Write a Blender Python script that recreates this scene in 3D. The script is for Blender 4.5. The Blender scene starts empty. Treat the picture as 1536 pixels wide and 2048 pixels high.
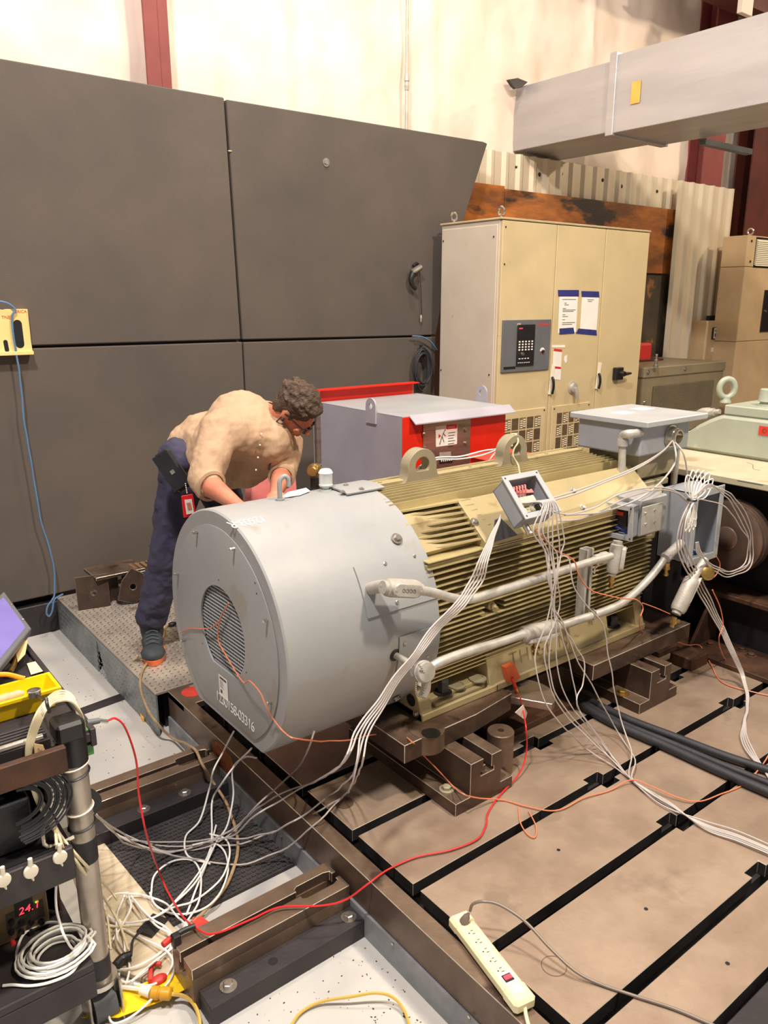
import bpy, bmesh, math, random
from mathutils import Vector, Matrix, Quaternion, noise
random.seed(7)
SC = bpy.context.scene
COL = SC.collection
# ------------------------------------------------------------------ camera
FPX = 1563.0; PITCH = math.radians(15.04); HEAD = math.radians(37.9); EYE = Vector((0, 0, 1.7))
cd = bpy.data.cameras.new('camera'); cam = bpy.data.objects.new('camera', cd); COL.objects.link(cam)
cd.sensor_fit = 'HORIZONTAL'; cd.sensor_width = 36.0; cd.lens = FPX/1536*36.0; cd.clip_end = 100
cam.location = EYE; cam.rotation_euler = (math.pi/2-PITCH, 0, -HEAD)
SC.camera = cam
# ------------------------------------------------------------------ world, lamps, exposure
w = bpy.data.worlds.new('shop_air'); SC.world = w; w.use_nodes = True
w.node_tree.nodes['Background'].inputs[0].default_value = (1.0, 0.93, 0.85, 1)
w.node_tree.nodes['Background'].inputs[1].default_value = 0.28
def lamp(name, loc, target, size, power, col):
    l = bpy.data.lights.new(name, 'AREA'); l.shape = 'DISK'; l.size = size; l.energy = power; l.color = col
    o = bpy.data.objects.new(name, l); COL.objects.link(o); o.location = loc
    o.rotation_euler = (Vector(target)-Vector(loc)).to_track_quat('-Z', 'Y').to_euler()
    return o
lamp('high_bay_lamp', (-0.4, 0.9, 6.2), (1.5, 2.3, 0), 0.45, 400, (1.0, 0.92, 0.88))
lamp('high_bay_lamp', (2.7, -0.7, 5.5), (3.6, 2.2, 0), 0.4, 300, (1.0, 0.86, 0.68))
lamp('high_bay_lamp', (2.6, 2.9, 6.6), (2.4, 2.9, 0), 0.6, 170, (1.0, 0.9, 0.78))
lamp('high_bay_lamp', (10.3, 0.8, 5.4), (8.4, 4.0, 0.8), 0.4, 180, (1.0, 0.82, 0.58))
SC.view_settings.view_transform = 'Standard'; SC.view_settings.look = 'None'
SC.view_settings.exposure = -0.06; SC.view_settings.gamma = 1.0; SC.view_settings.use_curve_mapping = False
# ------------------------------------------------------------------ where things stand: picture point -> point on a world plane
FW = Vector((math.sin(HEAD)*math.cos(PITCH), math.cos(HEAD)*math.cos(PITCH), -math.sin(PITCH)))
RT = Vector((math.cos(HEAD), -math.sin(HEAD), 0)); UPV = RT.cross(FW)
def ray(x, y): return FW*FPX + RT*(x-768.0) - UPV*(y-1024.0)
def on(ax, v, x, y):
    d = ray(x, y); i = 'xyz'.index(ax); return EYE + d*((v-EYE[i])/d[i])
def P(ax, v, *pts): return [on(ax, v, *p) for p in pts]
YC, ZC, RC = 2.277, 0.617, 0.4236       # motor shaft axis and fan cover radius
# ------------------------------------------------------------------ materials
def lin(c):
    c = c/255.0
    return c/12.92 if c <= 0.04045 else ((c+0.055)/1.055)**2.4
def rgb(r, g, b): return (lin(r), lin(g), lin(b), 1)
MATS = {}
def mat(name, c1, c2=None, scale=4.0, rough=0.5, metal=0.0, bump=0.0, bscale=60.0, detail=4.0, spread=(0.35, 0.65), spots=None, sscale=8, sthr=0.62, emit=None, estr=1.0, stretch=None, rvar=0.0):
    m = bpy.data.materials.new(name); m.use_nodes = True; nt = m.node_tree; N = nt.nodes; L = nt.links
    b = N['Principled BSDF']; b.inputs['Roughness'].default_value = rough; b.inputs['Metallic'].default_value = metal
    b.inputs['Base Color'].default_value = rgb(*c1)
    tc = N.new('ShaderNodeTexCoord'); src = tc.outputs['Object']
    if stretch:
        mp = N.new('ShaderNodeMapping'); mp.inputs['Scale'].default_value = stretch; L.new(src, mp.inputs[0]); src = mp.outputs[0]
    if c2:
        n = N.new('ShaderNodeTexNoise'); n.inputs['Scale'].default_value = scale; n.inputs['Detail'].default_value = detail; n.inputs['Roughness'].default_value = 0.6
        L.new(src, n.inputs['Vector'])
        r = N.new('ShaderNodeValToRGB'); r.color_ramp.elements[0].position = spread[0]; r.color_ramp.elements[1].position = spread[1]
        r.color_ramp.elements[0].color = rgb(*c1); r.color_ramp.elements[1].color = rgb(*c2)
        L.new(n.outputs['Fac'], r.inputs[0]); out = r.outputs[0]
        if spots:
            n2 = N.new('ShaderNodeTexNoise'); n2.inputs['Scale'].default_value = sscale; n2.inputs['Detail'].default_value = 6
            L.new(src, n2.inputs['Vector'])
            r2 = N.new('ShaderNodeValToRGB'); r2.color_ramp.elements[0].position = sthr; r2.color_ramp.elements[1].position = sthr+0.06
            L.new(n2.outputs['Fac'], r2.inputs[0])
            mx = N.new('ShaderNodeMixRGB'); L.new(r2.outputs[0], mx.inputs[0]); L.new(out, mx.inputs[1]); mx.inputs[2].default_value = rgb(*spots); out = mx.outputs[0]
        L.new(out, b.inputs['Base Color'])
        if rvar:
            mr = N.new('ShaderNodeMapRange'); mr.inputs['To Min'].default_value = max(rough-rvar, 0.05); mr.inputs['To Max'].default_value = min(rough+rvar, 1)
            L.new(n.outputs['Fac'], mr.inputs[0]); L.new(mr.outputs[0], b.inputs['Roughness'])
    if bump:
        nb = N.new('ShaderNodeTexNoise'); nb.inputs['Scale'].default_value = bscale; nb.inputs['Detail'].default_value = 5
        L.new(src, nb.inputs['Vector'])
        bp = N.new('ShaderNodeBump'); bp.inputs['Strength'].default_value = bump; bp.inputs['Distance'].default_value = 0.01
        L.new(nb.outputs['Fac'], bp.inputs['Height']); L.new(bp.outputs[0], b.inputs['Normal'])
    if emit:
        b.inputs['Emission Color'].default_value = rgb(*emit); b.inputs['Emission Strength'].default_value = estr
    MATS[name] = m; return m
M = MATS
mat('concrete', (196, 191, 183), (178, 177, 174), 1.6, 0.75, 0, 0.15, 40, spots=(150, 140, 125), sscale=38, sthr=0.70)
mat('spray_foam', (248, 232, 216), (236, 214, 194), 1.6, 0.85, 0, 0.6, 5.0, 8, spots=(226, 190, 130), sscale=0.9, sthr=0.68)
mat('acoustic_panel', (96, 86, 78), (84, 77, 71), 1.2, 0.9, 0, 0.25, 220)
mat('panel_core', (205, 190, 150), (180, 165, 130), 10, 0.9)
mat('dark_steel', (66, 60, 62), (50, 46, 48), 5, 0.5, 0.3, 0.1, 60)
mat('bed_steel', (176, 154, 134), (146, 124, 106), 3.5, 0.42, 0.35, 0.12, 30, 6, spots=(150, 130, 112), sscale=5, sthr=0.60, rvar=0.12)
mat('worn_edge', (226, 214, 196), (200, 186, 166), 30, 0.3, 0.6)
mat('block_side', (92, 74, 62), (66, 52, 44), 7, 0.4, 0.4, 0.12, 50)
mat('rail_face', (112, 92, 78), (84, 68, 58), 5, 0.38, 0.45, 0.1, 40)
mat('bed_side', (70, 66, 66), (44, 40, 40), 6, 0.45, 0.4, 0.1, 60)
mat('block_steel', (128, 108, 92), (92, 72, 58), 7, 0.4, 0.45, 0.12, 50, 6, spots=(74, 54, 42), sscale=9, sthr=0.60, rvar=0.12)
mat('rail_steel', (140, 118, 98), (104, 86, 72), 5, 0.4, 0.45, 0.1, 50, 6, spots=(80, 62, 54), sscale=6, sthr=0.62, rvar=0.1)
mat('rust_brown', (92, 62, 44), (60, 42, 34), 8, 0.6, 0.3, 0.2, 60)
mat('angle_grey', (150, 152, 156), (124, 126, 130), 8, 0.5, 0.3, 0.1, 60)
mat('tread_plate', (206, 194, 178), (176, 166, 154), 4, 0.42, 0.45, 0.1, 80, spots=(126, 108, 90), sscale=6, sthr=0.6)
mat('tread_side', (150, 154, 156), (122, 128, 130), 6, 0.45, 0.4, 0.1, 80)
mat('tread_lug', (96, 84, 74), (120, 108, 96), 12, 0.4, 0.3)
mat('grey_paint', (160, 160, 159), (149, 151, 152), 2.2, 0.45, 0.05, 0.06, 30, 6, spots=(150, 146, 138), sscale=5, sthr=0.62, rvar=0.06)
mat('grey_paint_light', (176, 178, 180), (164, 166, 168), 4, 0.42, 0.05, 0.05, 40)
mat('grey_box', (156, 160, 168), (146, 150, 156), 4, 0.42, 0.05, 0.05, 40)
mat('grey_dark', (96, 98, 102), (80, 82, 86), 6, 0.5, 0.1)
mat('gold_paint', (180, 164, 122), (166, 150, 110), 3, 0.40, 0.12, 0.08, 40, 6, spots=(140, 120, 82), sscale=6, sthr=0.62, rvar=0.08)
mat('gold_fin', (190, 174, 128), (170, 154, 110), 5, 0.38, 0.15, 0.05, 40)
mat('gold_core_shaded', (66, 58, 42), (50, 44, 32), 4, 0.6, 0.05)  # gold of the motor core, darkened to paint in shade between the fins
mat('lug_paint', (158, 148, 122), (142, 132, 108), 6, 0.55, 0.05, 0.1, 60)
mat('galv', (204, 200, 190), (180, 177, 170), 18, 0.42, 0.4, 0.08, 90, rvar=0.1)
mat('cast_alu', (186, 181, 172), (166, 160, 150), 14, 0.5, 0.25, 0.15, 120)
mat('bright_metal', (214, 208, 198), (180, 174, 164), 20, 0.22, 0.9)
mat('brass', (196, 164, 100), (160, 126, 70), 12, 0.3, 0.85)
mat('red_steel', (232, 42, 18), (214, 34, 14), 3, 0.42, 0.0, 0.05, 30)
mat('box_lilac', (176, 172, 182), (162, 158, 168), 3, 0.5, 0.05, 0.05, 30)
mat('stainless', (168, 152, 138), (140, 126, 114), 4, 0.3, 0.75, 0.05, 60, stretch=(1, 1, 8))
mat('cabinet_side', (206, 194, 176), (196, 184, 166), 3, 0.5, 0, 0.05, 30, spots=(176, 160, 138), sscale=14, sthr=0.70)
mat('cabinet_door', (210, 190, 148), (200, 180, 138), 3, 0.5, 0, 0.05, 30, spots=(150, 122, 84), sscale=16, sthr=0.74)
mat('cabinet_edge', (196, 178, 142), (184, 166, 130), 6, 0.5)
mat('panel_grey', (104, 106, 110), (96, 98, 102), 5, 0.5)
mat('black_plastic', (34, 33, 35), (26, 25, 27), 10, 0.4)
mat('black_rubber', (46, 46, 50), (36, 36, 40), 10, 0.6, 0, 0.1, 80)
mat('mat_rubber', (62, 58, 58), (46, 43, 43), 12, 0.85, 0, 0.5, 90)
mat('paper', (244, 240, 234), (234, 228, 220), 6, 0.8)
mat('blue_tape', (44, 50, 128), (38, 42, 110), 10, 0.6)
mat('ink', (52, 50, 54)); mat('chalk', (232, 232, 230)); M['chalk'].node_tree.nodes['Principled BSDF'].inputs['Roughness'].default_value = 0.9
mat('red_ink', (206, 50, 44)); mat('scribble', (128, 112, 78)); mat('rust_spot', (176, 96, 44), (120, 70, 42), 30, 0.8, 0, 0.3, 60)
mat('vent_bronze', (150, 126, 92), (120, 100, 74), 9, 0.5, 0.2)
mat('vent_dark', (84, 66, 48), (66, 52, 40), 9, 0.6)
mat('corrugated', (224, 210, 186), (206, 190, 164), 2.5, 0.45, 0.15, 0.05, 20, stretch=(1, 1, 0.3))
mat('plywood', (196, 116, 44), (120, 72, 38), 2.4, 0.6, 0, 0.2, 30, 8, spread=(0.3, 0.62), spots=(58, 46, 38), sscale=1.7, sthr=0.56, stretch=(1, 1, 3.0))
mat('plywood_dark', (86, 72, 54), (54, 48, 40), 3, 0.7, 0, 0.4, 14, 8, spots=(170, 110, 50), sscale=4, sthr=0.60)
mat('red_primer', (142, 70, 66), (126, 60, 56), 3, 0.6)
mat('dark_primer', (92, 38, 28), (72, 30, 22), 3, 0.6)
mat('duct_metal', (188, 186, 188), (172, 170, 172), 1.2, 0.38, 0.45, 0.06, 14, stretch=(4, 0.6, 4))
mat('duct_tag', (240, 180, 84), (226, 164, 74), 9, 0.7)
mat('olive', (140, 128, 102), (128, 116, 92), 4, 0.5, 0.05, 0.05, 40)
mat('olive_dark', (70, 62, 48), (56, 50, 40), 30, 0.6)
mat('enclosure', (214, 186, 146), (200, 172, 134), 3, 0.5, 0, 0.05, 30)
mat('mint_paint', (170, 176, 158), (156, 162, 146), 3, 0.42, 0.02, 0.08, 40, 6, spots=(190, 186, 160), sscale=5, sthr=0.64)
mat('cream_plate', (200, 192, 166), (182, 172, 146), 4, 0.5, 0.05, 0.12, 30, 6, spots=(172, 150, 116), sscale=4, sthr=0.62)
mat('black_machine', (40, 38, 40), (26, 25, 27), 5, 0.45, 0.2, 0.3, 20)
mat('disc_steel', (140, 118, 104), (112, 92, 80), 6, 0.3, 0.7, 0.05, 40)
mat('white_wire', (240, 238, 232)); mat('cream_wire', (226, 214, 178)); mat('grey_wire', (186, 177, 172))
mat('red_wire', (214, 44, 46)); mat('orange_wire', (222, 128, 92)); mat('blue_wire', (92, 124, 160)); mat('tan_hose', (176, 150, 112), (150, 124, 92), 40, 0.6)
mat('brown_wire', (132, 100, 76)); mat('yellow_cord', (206, 170, 84)); mat('cord_grey', (120, 106, 96))
for k in ('white_wire', 'cream_wire', 'grey_wire', 'red_wire', 'orange_wire', 'blue_wire', 'brown_wire', 'yellow_cord', 'cord_grey'):
    M[k].node_tree.nodes['Principled BSDF'].inputs['Roughness'].default_value = 0.4
mat('strip_ivory', (232, 220, 180), (224, 212, 172), 8, 0.4)
mat('yellow_bin', (250, 214, 10), (244, 200, 6), 6, 0.4); mat('yellow_edge', (240, 176, 30), (226, 160, 24), 6, 0.5)
mat('yellow_tape', (246, 208, 20), (232, 192, 14), 8, 0.6, spots=(50, 44, 30), sscale=14, sthr=0.66)
mat('screen_purple', (132, 120, 188), (112, 102, 170), 3, 0.2, emit=(150, 136, 214), estr=0.1)
mat('led_red', (255, 40, 60), emit=(255, 60, 70), estr=2.0); mat('led_green', (160, 255, 90), emit=(150, 255, 80), estr=1.2); mat('lcd_dark', (24, 20, 26))
mat('skin', (204, 134, 106), (190, 112, 86), 8, 0.5, 0, 0.1, 200)
mat('shirt', (192, 160, 130), (174, 144, 116), 5, 0.9, 0, 0.9, 22, 6, stretch=(1, 1, .35))
mat('trousers', (64, 62, 84), (52, 50, 72), 5, 0.9, 0, 0.5, 18, 6)
mat('hair', (62, 46, 36), (98, 76, 60), 60, 0.7, 0, 0.8, 90, stretch=(1, 1, 3))
mat('leather', (30, 30, 34), (22, 22, 25), 12, 0.35)
mat('shoe_grey', (62, 70, 76), (44, 50, 56), 14, 0.7); mat('shoe_orange', (232, 120, 70)); mat('badge_red', (222, 34, 40))
mat('pink_foam', (236, 138, 134), (226, 122, 120), 5, 0.8, 0, 0.3, 20)
mat('glass_clear', (210, 216, 214)); M['glass_clear'].node_tree.nodes['Principled BSDF'].inputs['Roughness'].default_value = 0.1
mat('orange_block', (214, 100, 50), (196, 84, 40), 20, 0.5); mat('silver_tag', (214, 206, 190)); mat('tag_manila', (224, 196, 142), (214, 184, 130), 9, 0.8)
mat('tan_board', (240, 214, 144), (232, 202, 130), 3, 0.6); mat('cardboard', (206, 186, 150), (190, 170, 134), 6, 0.85)
mat('green_plug', (84, 150, 80)); mat('red_paint', (214, 70, 56), (196, 60, 48), 20, 0.6); mat('ivory_plastic', (238, 230, 208))
mat('board_wood', (206, 192, 166), (186, 168, 140), 5, 0.75, 0, 0.1, 30, stretch=(1, 6, 1), spots=(150, 96, 52), sscale=5, sthr=0.72)
mat('psu_bronze', (128, 108, 80), (114, 94, 68), 6, 0.5, 0.2); mat('white_nylon', (236, 224, 206))
mat('amber_plastic', (214, 158, 40), (190, 134, 30), 12, 0.3); mat('tube_alu', (190, 180, 168), (172, 162, 150), 14, 0.35, 0.5)
# ------------------------------------------------------------------ mesh helpers
def nb(): return bmesh.new()
def box(bm, x0, x1, y0, y1, z0, z1, mx=None):
    v = [bm.verts.new((x, y, z)) for z in (z0, z1) for y in (y0, y1) for x in (x0, x1)]
    for f in ((0, 2, 3, 1), (4, 5, 7, 6), (0, 1, 5, 4), (2, 6, 7, 3), (0, 4, 6, 2), (1, 3, 7, 5)): bm.faces.new([v[i] for i in f])
    if mx is not None: bmesh.ops.transform(bm, matrix=mx, verts=v)
    return bm
def frame_of(d):
    d = d.normalized(); a = Vector((0, 0, 1)) if abs(d.z) < 0.9 else Vector((1, 0, 0))
    u = a.cross(d).normalized(); return u, d.cross(u).normalized()
def lathe(bm, p0, p1, prof, n=24, caps=True):
    "prof: list of (t along p0->p1 in metres, radius)"
    p0 = Vector(p0); d = (Vector(p1)-p0).normalized(); u, v = frame_of(d); rings = []
    for t, r in prof:
        rings.append([bm.verts.new(p0+d*t+(u*math.cos(a)+v*math.sin(a))*r) for a in (2*math.pi*i/n for i in range(n))])
    for a, b in zip(rings, rings[1:]):
        for i in range(n): bm.faces.new((a[i], a[(i+1) % n], b[(i+1) % n], b[i]))
    if caps:
        bm.faces.new(rings[0][::-1]); bm.faces.new(rings[-1])
    return bm
def cyl(bm, p0, p1, r0, r1=None, n=20):
    L = (Vector(p1)-Vector(p0)).length; return lathe(bm, p0, p1, [(0, r0), (L, r0 if r1 is None else r1)], n)
def prism(bm, pts, ax, a, b, mx=None):
    def mk(p, t): return {'x': (t, p[0], p[1]), 'y': (p[0], t, p[1]), 'z': (p[0], p[1], t)}[ax]
    A = [bm.verts.new(mk(p, a)) for p in pts]; B = [bm.verts.new(mk(p, b)) for p in pts]; n = len(pts)
    bm.faces.new(A); bm.faces.new(B[::-1])
    for i in range(n): bm.faces.new((A[i], B[i], B[(i+1) % n], A[(i+1) % n]))
    if mx is not None: bmesh.ops.transform(bm, matrix=mx, verts=A+B)
    return bm
def smooth_path(pts, sub=6):
    pts = [Vector(p) for p in pts]
    if len(pts) < 3: return pts
    q = [pts[0]*2-pts[1]]+pts+[pts[-1]*2-pts[-2]]; out = []
    for i in range(1, len(q)-2):
        for k in range(sub):
            t = k/sub; a, b, c, d = q[i-1], q[i], q[i+1], q[i+2]
            out.append(0.5*((2*b)+(c-a)*t+(2*a-5*b+4*c-d)*t*t+(3*b-a-3*c+d)*t**3))
    out.append(q[-2]); return out
def tube(bm, pts, r, n=6, sub=6, wob=0.0, r1=None):
    p = smooth_path(pts, sub) if sub else [Vector(a) for a in pts]
    q = [p[0]]
    for a in p[1:]:
        if (a-q[-1]).length > 1e-5: q.append(a)
    p = q
    if wob: p = [a+Vector((noise.noise(a*9+Vector((1, 0, 0))), noise.noise(a*9+Vector((0, 7, 0))), noise.noise(a*9+Vector((0, 0, 5)))))*wob for a in p]
    t0 = (p[1]-p[0]).normalized(); u, _ = frame_of(t0); rings = []
    for i, a in enumerate(p):
        t = (p[min(i+1, len(p)-1)]-p[max(i-1, 0)])
        t = t.normalized() if t.length > 1e-7 else t0
        u = (u-t*u.dot(t)); u = u.normalized() if u.length > 1e-6 else frame_of(t)[0]
        v = t.cross(u); rr = r if r1 is None else r+(r1-r)*i/(len(p)-1)
        rings.append([bm.verts.new(a+(u*math.cos(k)+v*math.sin(k))*rr) for k in (2*math.pi*j/n for j in range(n))])
    for a, b in zip(rings, rings[1:]):
        for i in range(n): bm.faces.new((a[i], a[(i+1) % n], b[(i+1) % n], b[i]))
    bm.faces.new(rings[0][::-1]); bm.faces.new(rings[-1]); return bm
def ball(bm, c, r, sx=1, sy=1, sz=1, u=16, v=10, rot=None):
    mx = Matrix.Translation(Vector(c)) @ (rot.to_4x4() if rot else Matrix.Identity(4)) @ Matrix.Diagonal((r*sx, r*sy, r*sz, 1))
    bmesh.ops.create_uvsphere(bm, u_segments=u, v_segments=v, radius=1, matrix=mx); return bm
def obj(name, bm, m, parent=None, smooth=False, bev=0.0, seg=1):
    bmesh.ops.recalc_face_normals(bm, faces=bm.faces)
    me = bpy.data.meshes.new(name); bm.to_mesh(me); bm.free()
    me.materials.append(M[m] if isinstance(m, str) else m)
    if smooth:
        me.shade_smooth(); me.set_sharp_from_angle(angle=math.radians(40))
    o = bpy.data.objects.new(name, me); COL.objects.link(o)
    if parent is not None: adopt(o, parent)
    if bev:
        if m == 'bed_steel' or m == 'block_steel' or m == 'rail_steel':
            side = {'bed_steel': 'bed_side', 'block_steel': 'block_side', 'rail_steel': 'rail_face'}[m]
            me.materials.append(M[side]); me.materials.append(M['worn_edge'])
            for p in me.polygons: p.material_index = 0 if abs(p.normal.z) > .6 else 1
        b = o.modifiers.new('edge', 'BEVEL'); b.width = bev
        if len(me.materials) == 3: b.material = 2; b.segments = seg; b.limit_method = 'ANGLE'; b.angle_limit = math.radians(35)
    return o
WL = {}
def worldloc(p):
    m = Matrix.Identity(4); q = p
    while q is not None:
        m = q.matrix_basis @ m if q.parent is None else q.matrix_parent_inverse @ q.matrix_basis @ m
        q = q.parent
    return m
def adopt(o, p):
    o.parent = p; o.matrix_parent_inverse = worldloc(p).inverted()
def tag(o, label, cat, group=None):
    o['label'] = label; o['category'] = cat
    if group: o['group'] = group
    return o
def thing(name, label, cat, loc=(0, 0, 0), group=None):
    o = bpy.data.objects.new(name, None); COL.objects.link(o); o.location = loc; o.empty_display_size = 0.05
    return tag(o, label, cat, group)
def struct(o): o['kind'] = 'structure'; return o
def copy_tree(o, parent=None, delta=None):
    c = o.copy(); COL.objects.link(c)
    if parent is not None: c.parent = parent
    if delta is not None: c.location = Vector(c.location)+Vector(delta)
    for ch in list(o.children): copy_tree(ch, c)
    return c
def child_label(o, s): o['label'] = s; return o
def inst(name, me, mx, parent):
    o = bpy.data.objects.new(name, me); COL.objects.link(o)
    o.parent = parent; o.matrix_parent_inverse = worldloc(parent).inverted(); o.matrix_basis = mx; return o
def to(loc, normal, spin=0.0):
    q = Vector(normal).to_track_quat('Z', 'Y'); return Matrix.Translation(Vector(loc)) @ q.to_matrix().to_4x4() @ Matrix.Rotation(spin, 4, 'Z')
def mesh_of(bm, m):
    bmesh.ops.recalc_face_normals(bm, faces=bm.faces)
    me = bpy.data.meshes.new('part'); bm.to_mesh(me); bm.free(); me.materials.append(M[m]); return me
BOLT = {}
def bolt(parent, loc, normal, r=0.009, m='bright_metal', name='bolt', washer=True, h=None):
    k = (round(r, 4), m, washer, h)
    if k not in BOLT:
        bm = nb()
        if washer: lathe(bm, (0, 0, 0), (0, 0, 1), [(0, r*1.7), (r*0.25, r*1.7)], 18)
        z = r*0.25 if washer else 0; hh = h or r*0.75
        lathe(bm, (0, 0, z), (0, 0, 1), [(0, r*1.05), (hh*0.85, r*1.05), (hh, r*0.85)], 6)
        BOLT[k] = mesh_of(bm, m)
    return inst(name, BOLT[k], to(loc, normal, random.random()), parent)
def text(name, s, size, mx, m, parent=None, ext=0.0006, align='LEFT', space=1.0, bold=0.0, shear=0.0):
    c = bpy.data.curves.new(name, 'FONT'); c.body = s; c.size = size; c.extrude = ext; c.align_x = align; c.space_character = space; c.offset = bold; c.shear = shear
    c.resolution_u = 3
    t = bpy.data.objects.new('tmp', c); COL.objects.link(t)
    dg = bpy.context.evaluated_depsgraph_get(); me = bpy.data.meshes.new_from_object(t.evaluated_get(dg))
    bpy.data.objects.remove(t); bpy.data.curves.remove(c)
    me.materials.clear(); me.materials.append(M[m]); me.transform(mx)
    o = bpy.data.objects.new(name, me); COL.objects.link(o)
    if parent is not None: adopt(o, parent)
    return o
def axes(o, xa, ya):
    xa = Vector(xa).normalized(); za = xa.cross(Vector(ya)).normalized(); ya = za.cross(xa)
    m = Matrix((xa, ya, za)).transposed().to_4x4(); m.translation = Vector(o); return m
# ================================================================== SETTING
FZ = -0.215
o = struct(obj('floor', box(nb(), -4, 14, -4, 5.3, FZ-0.1, FZ), 'concrete'))
# wall of sprayed insulation: a real lumpy surface
bm = nb(); nx, nz = 300, 130; g = []
for j in range(nz+1):
    row = []
    for i in range(nx+1):
        x = -3+14*i/nx; z = FZ+6.6*j/nz
        y = 5.0+0.06*noise.noise(Vector((x*1.3, z*0.9, 3)))+0.035*noise.noise(Vector((x*3.2, z*2.4, 1)))+0.012*noise.noise(Vector((x*9, z*5, 2)))
        y -= 0.03*math.exp(-((x-3.05)/0.05)**2)+0.03*math.exp(-((x-4.35)/0.06)**2)+0.03*math.exp(-((x-6.2)/0.05)**2)
        row.append(bm.verts.new((x, y, z)))
    g.append(row)
for j in range(nz):
    for i in range(nx): bm.faces.new((g[j][i], g[j][i+1], g[j+1][i+1], g[j+1][i]))
struct(obj('wall_back', bm, 'spray_foam', smooth=True))
struct(obj('wall_right', box(nb(), 11.0, 11.2, -4, 5.3, FZ, 6.4), 'dark_primer'))
def hcol(name, x0, x1, y, label, m, cat='column', z1=6.4):
    t = thing(name, label, cat, ((x0+x1)/2, y, FZ))
    obj('flange', box(nb(), x0, x1, y-0.01, y+0.01, FZ, z1), m, t, bev=0.002)
    obj('web', box(nb(), (x0+x1)/2-0.008, (x0+x1)/2+0.008, y+0.01, y+0.17, FZ, z1), m, t)
    obj('flange', box(nb(), x0, x1, y+0.17, y+0.19, FZ, z1), m, t)
    return t
a, b = on('y', 4.8, 286, 60), on('y', 4.8, 337, 60)
t = thing('steel_column', 'muted red steel column rising above the left black panel', 'column', (a.x, 4.8, FZ))
obj('flange', box(nb(), a.x, b.x-0.07, 4.78, 4.80, FZ, 6.4), 'red_primer', t, bev=0.002)
obj('web', box(nb(), b.x-0.085, b.x-0.07, 4.80, 4.95, FZ, 6.4), 'red_primer', t)
obj('flange', box(nb(), b.x-0.07, b.x, 4.80, 4.815, FZ, 6.4), 'red_primer', t)
hcol('steel_column', 7.86, 8.22, 4.80, 'red steel column seen in the gap below the grey duct', 'red_primer')
hcol('steel_column', 8.62, 9.45, 4.70, 'wide dark red steel column behind the tall beige enclosure', 'dark_primer')
# thin conduit on the wall
t = thing('wall_conduit', 'thin grey electrical conduit running down the cream wall', 'conduit', (4.05, 4.93, 2.5))
obj('pipe', cyl(nb(), (4.05, 4.93, 2.4), (4.05, 4.93, 6.2), 0.011, n=10), 'galv', t, True)
cz = on('y', 4.93, 821, 167).z
obj('coupling', lathe(nb(), (4.05, 4.93, cz-0.05), (4.05, 4.93, cz+0.05), [(0, .016), (.03, .02), (.03, .014), (.06, .014), (.06, .02), (.1, .016)], 12), 'galv', t, True)
# corrugated sheets
def corr(name, x0, x1, z0, z1, y, label, pitch=0.17, grp=None):
    t = thing(name, label, 'metal sheet', (x0, y, z0)); n = 0; x = x0; prof = []
    while x < x1-1e-6:
        for dx, dy in ((0, 0), (0.03, -0.025), (0.06, -0.025), (0.09, 0)):
            if x+dx <= x1: prof.append((x+dx, y+dy))
        x += pitch
    prof.append((x1, y)); bm = nb()
    A = [bm.verts.new((p[0], p[1], z0)) for p in prof]; B = [bm.verts.new((p[0], p[1], z1)) for p in prof]
    A2 = [bm.verts.new((p[0], p[1]+0.004, z0)) for p in prof]; B2 = [bm.verts.new((p[0], p[1]+0.004, z1)) for p in prof]
    for i in range(len(prof)-1):
        bm.faces.new((A[i], A[i+1], B[i+1], B[i])); bm.faces.new((A2[i+1], A2[i], B2[i], B2[i+1])); bm.faces.new((B[i], B[i+1], B2[i+1], B2[i])); bm.faces.new((A[i+1], A[i], A2[i], A2[i+1]))
    obj('sheet', bm, 'corrugated', t); return t, prof
t, pr = corr('corrugated_sheet', 4.70, 7.62, 2.50, 2.89, 4.90, 'cream corrugated metal strip below the grey duct')
for i in range(9): bolt(t, (4.93+0.29*i, 4.90, 2.76+0.03*(i % 2)), (0, -1, 0), 0.010, 'dark_steel')
t, pr = corr('corrugated_sheet', 7.40, 8.45, 0.55, 2.86, 4.765, 'upright cream corrugated metal sheet right of the plywood boards', 0.19)
for i in range(4):
    bolt(t, (7.46+0.19*i, 4.755, 1.25), (0, -1, 0), 0.010, 'dark_steel'); bolt(t, (7.46+0.19*i, 4.755, 0.95), (0, -1, 0), 0.010, 'dark_steel')
# plywood boards on the wall
def board(x0, x1, z0, z1, m, label):
    o = obj('plywood_board', box(nb(), x0, x1, 4.83, 4.85, z0, z1), m, bev=0.002); return tag(o, label, 'board')
board(4.55, 5.02, FZ, 2.62, 'plywood', 'narrow orange plywood board beside the black panel')
board(5.03, 7.52, 1.98, 2.60, 'plywood', 'long orange plywood board above the drive cabinet')
board(5.9, 7.50, FZ, 1.96, 'plywood_dark', 'dark stained plywood board right of the drive cabinet')
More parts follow.
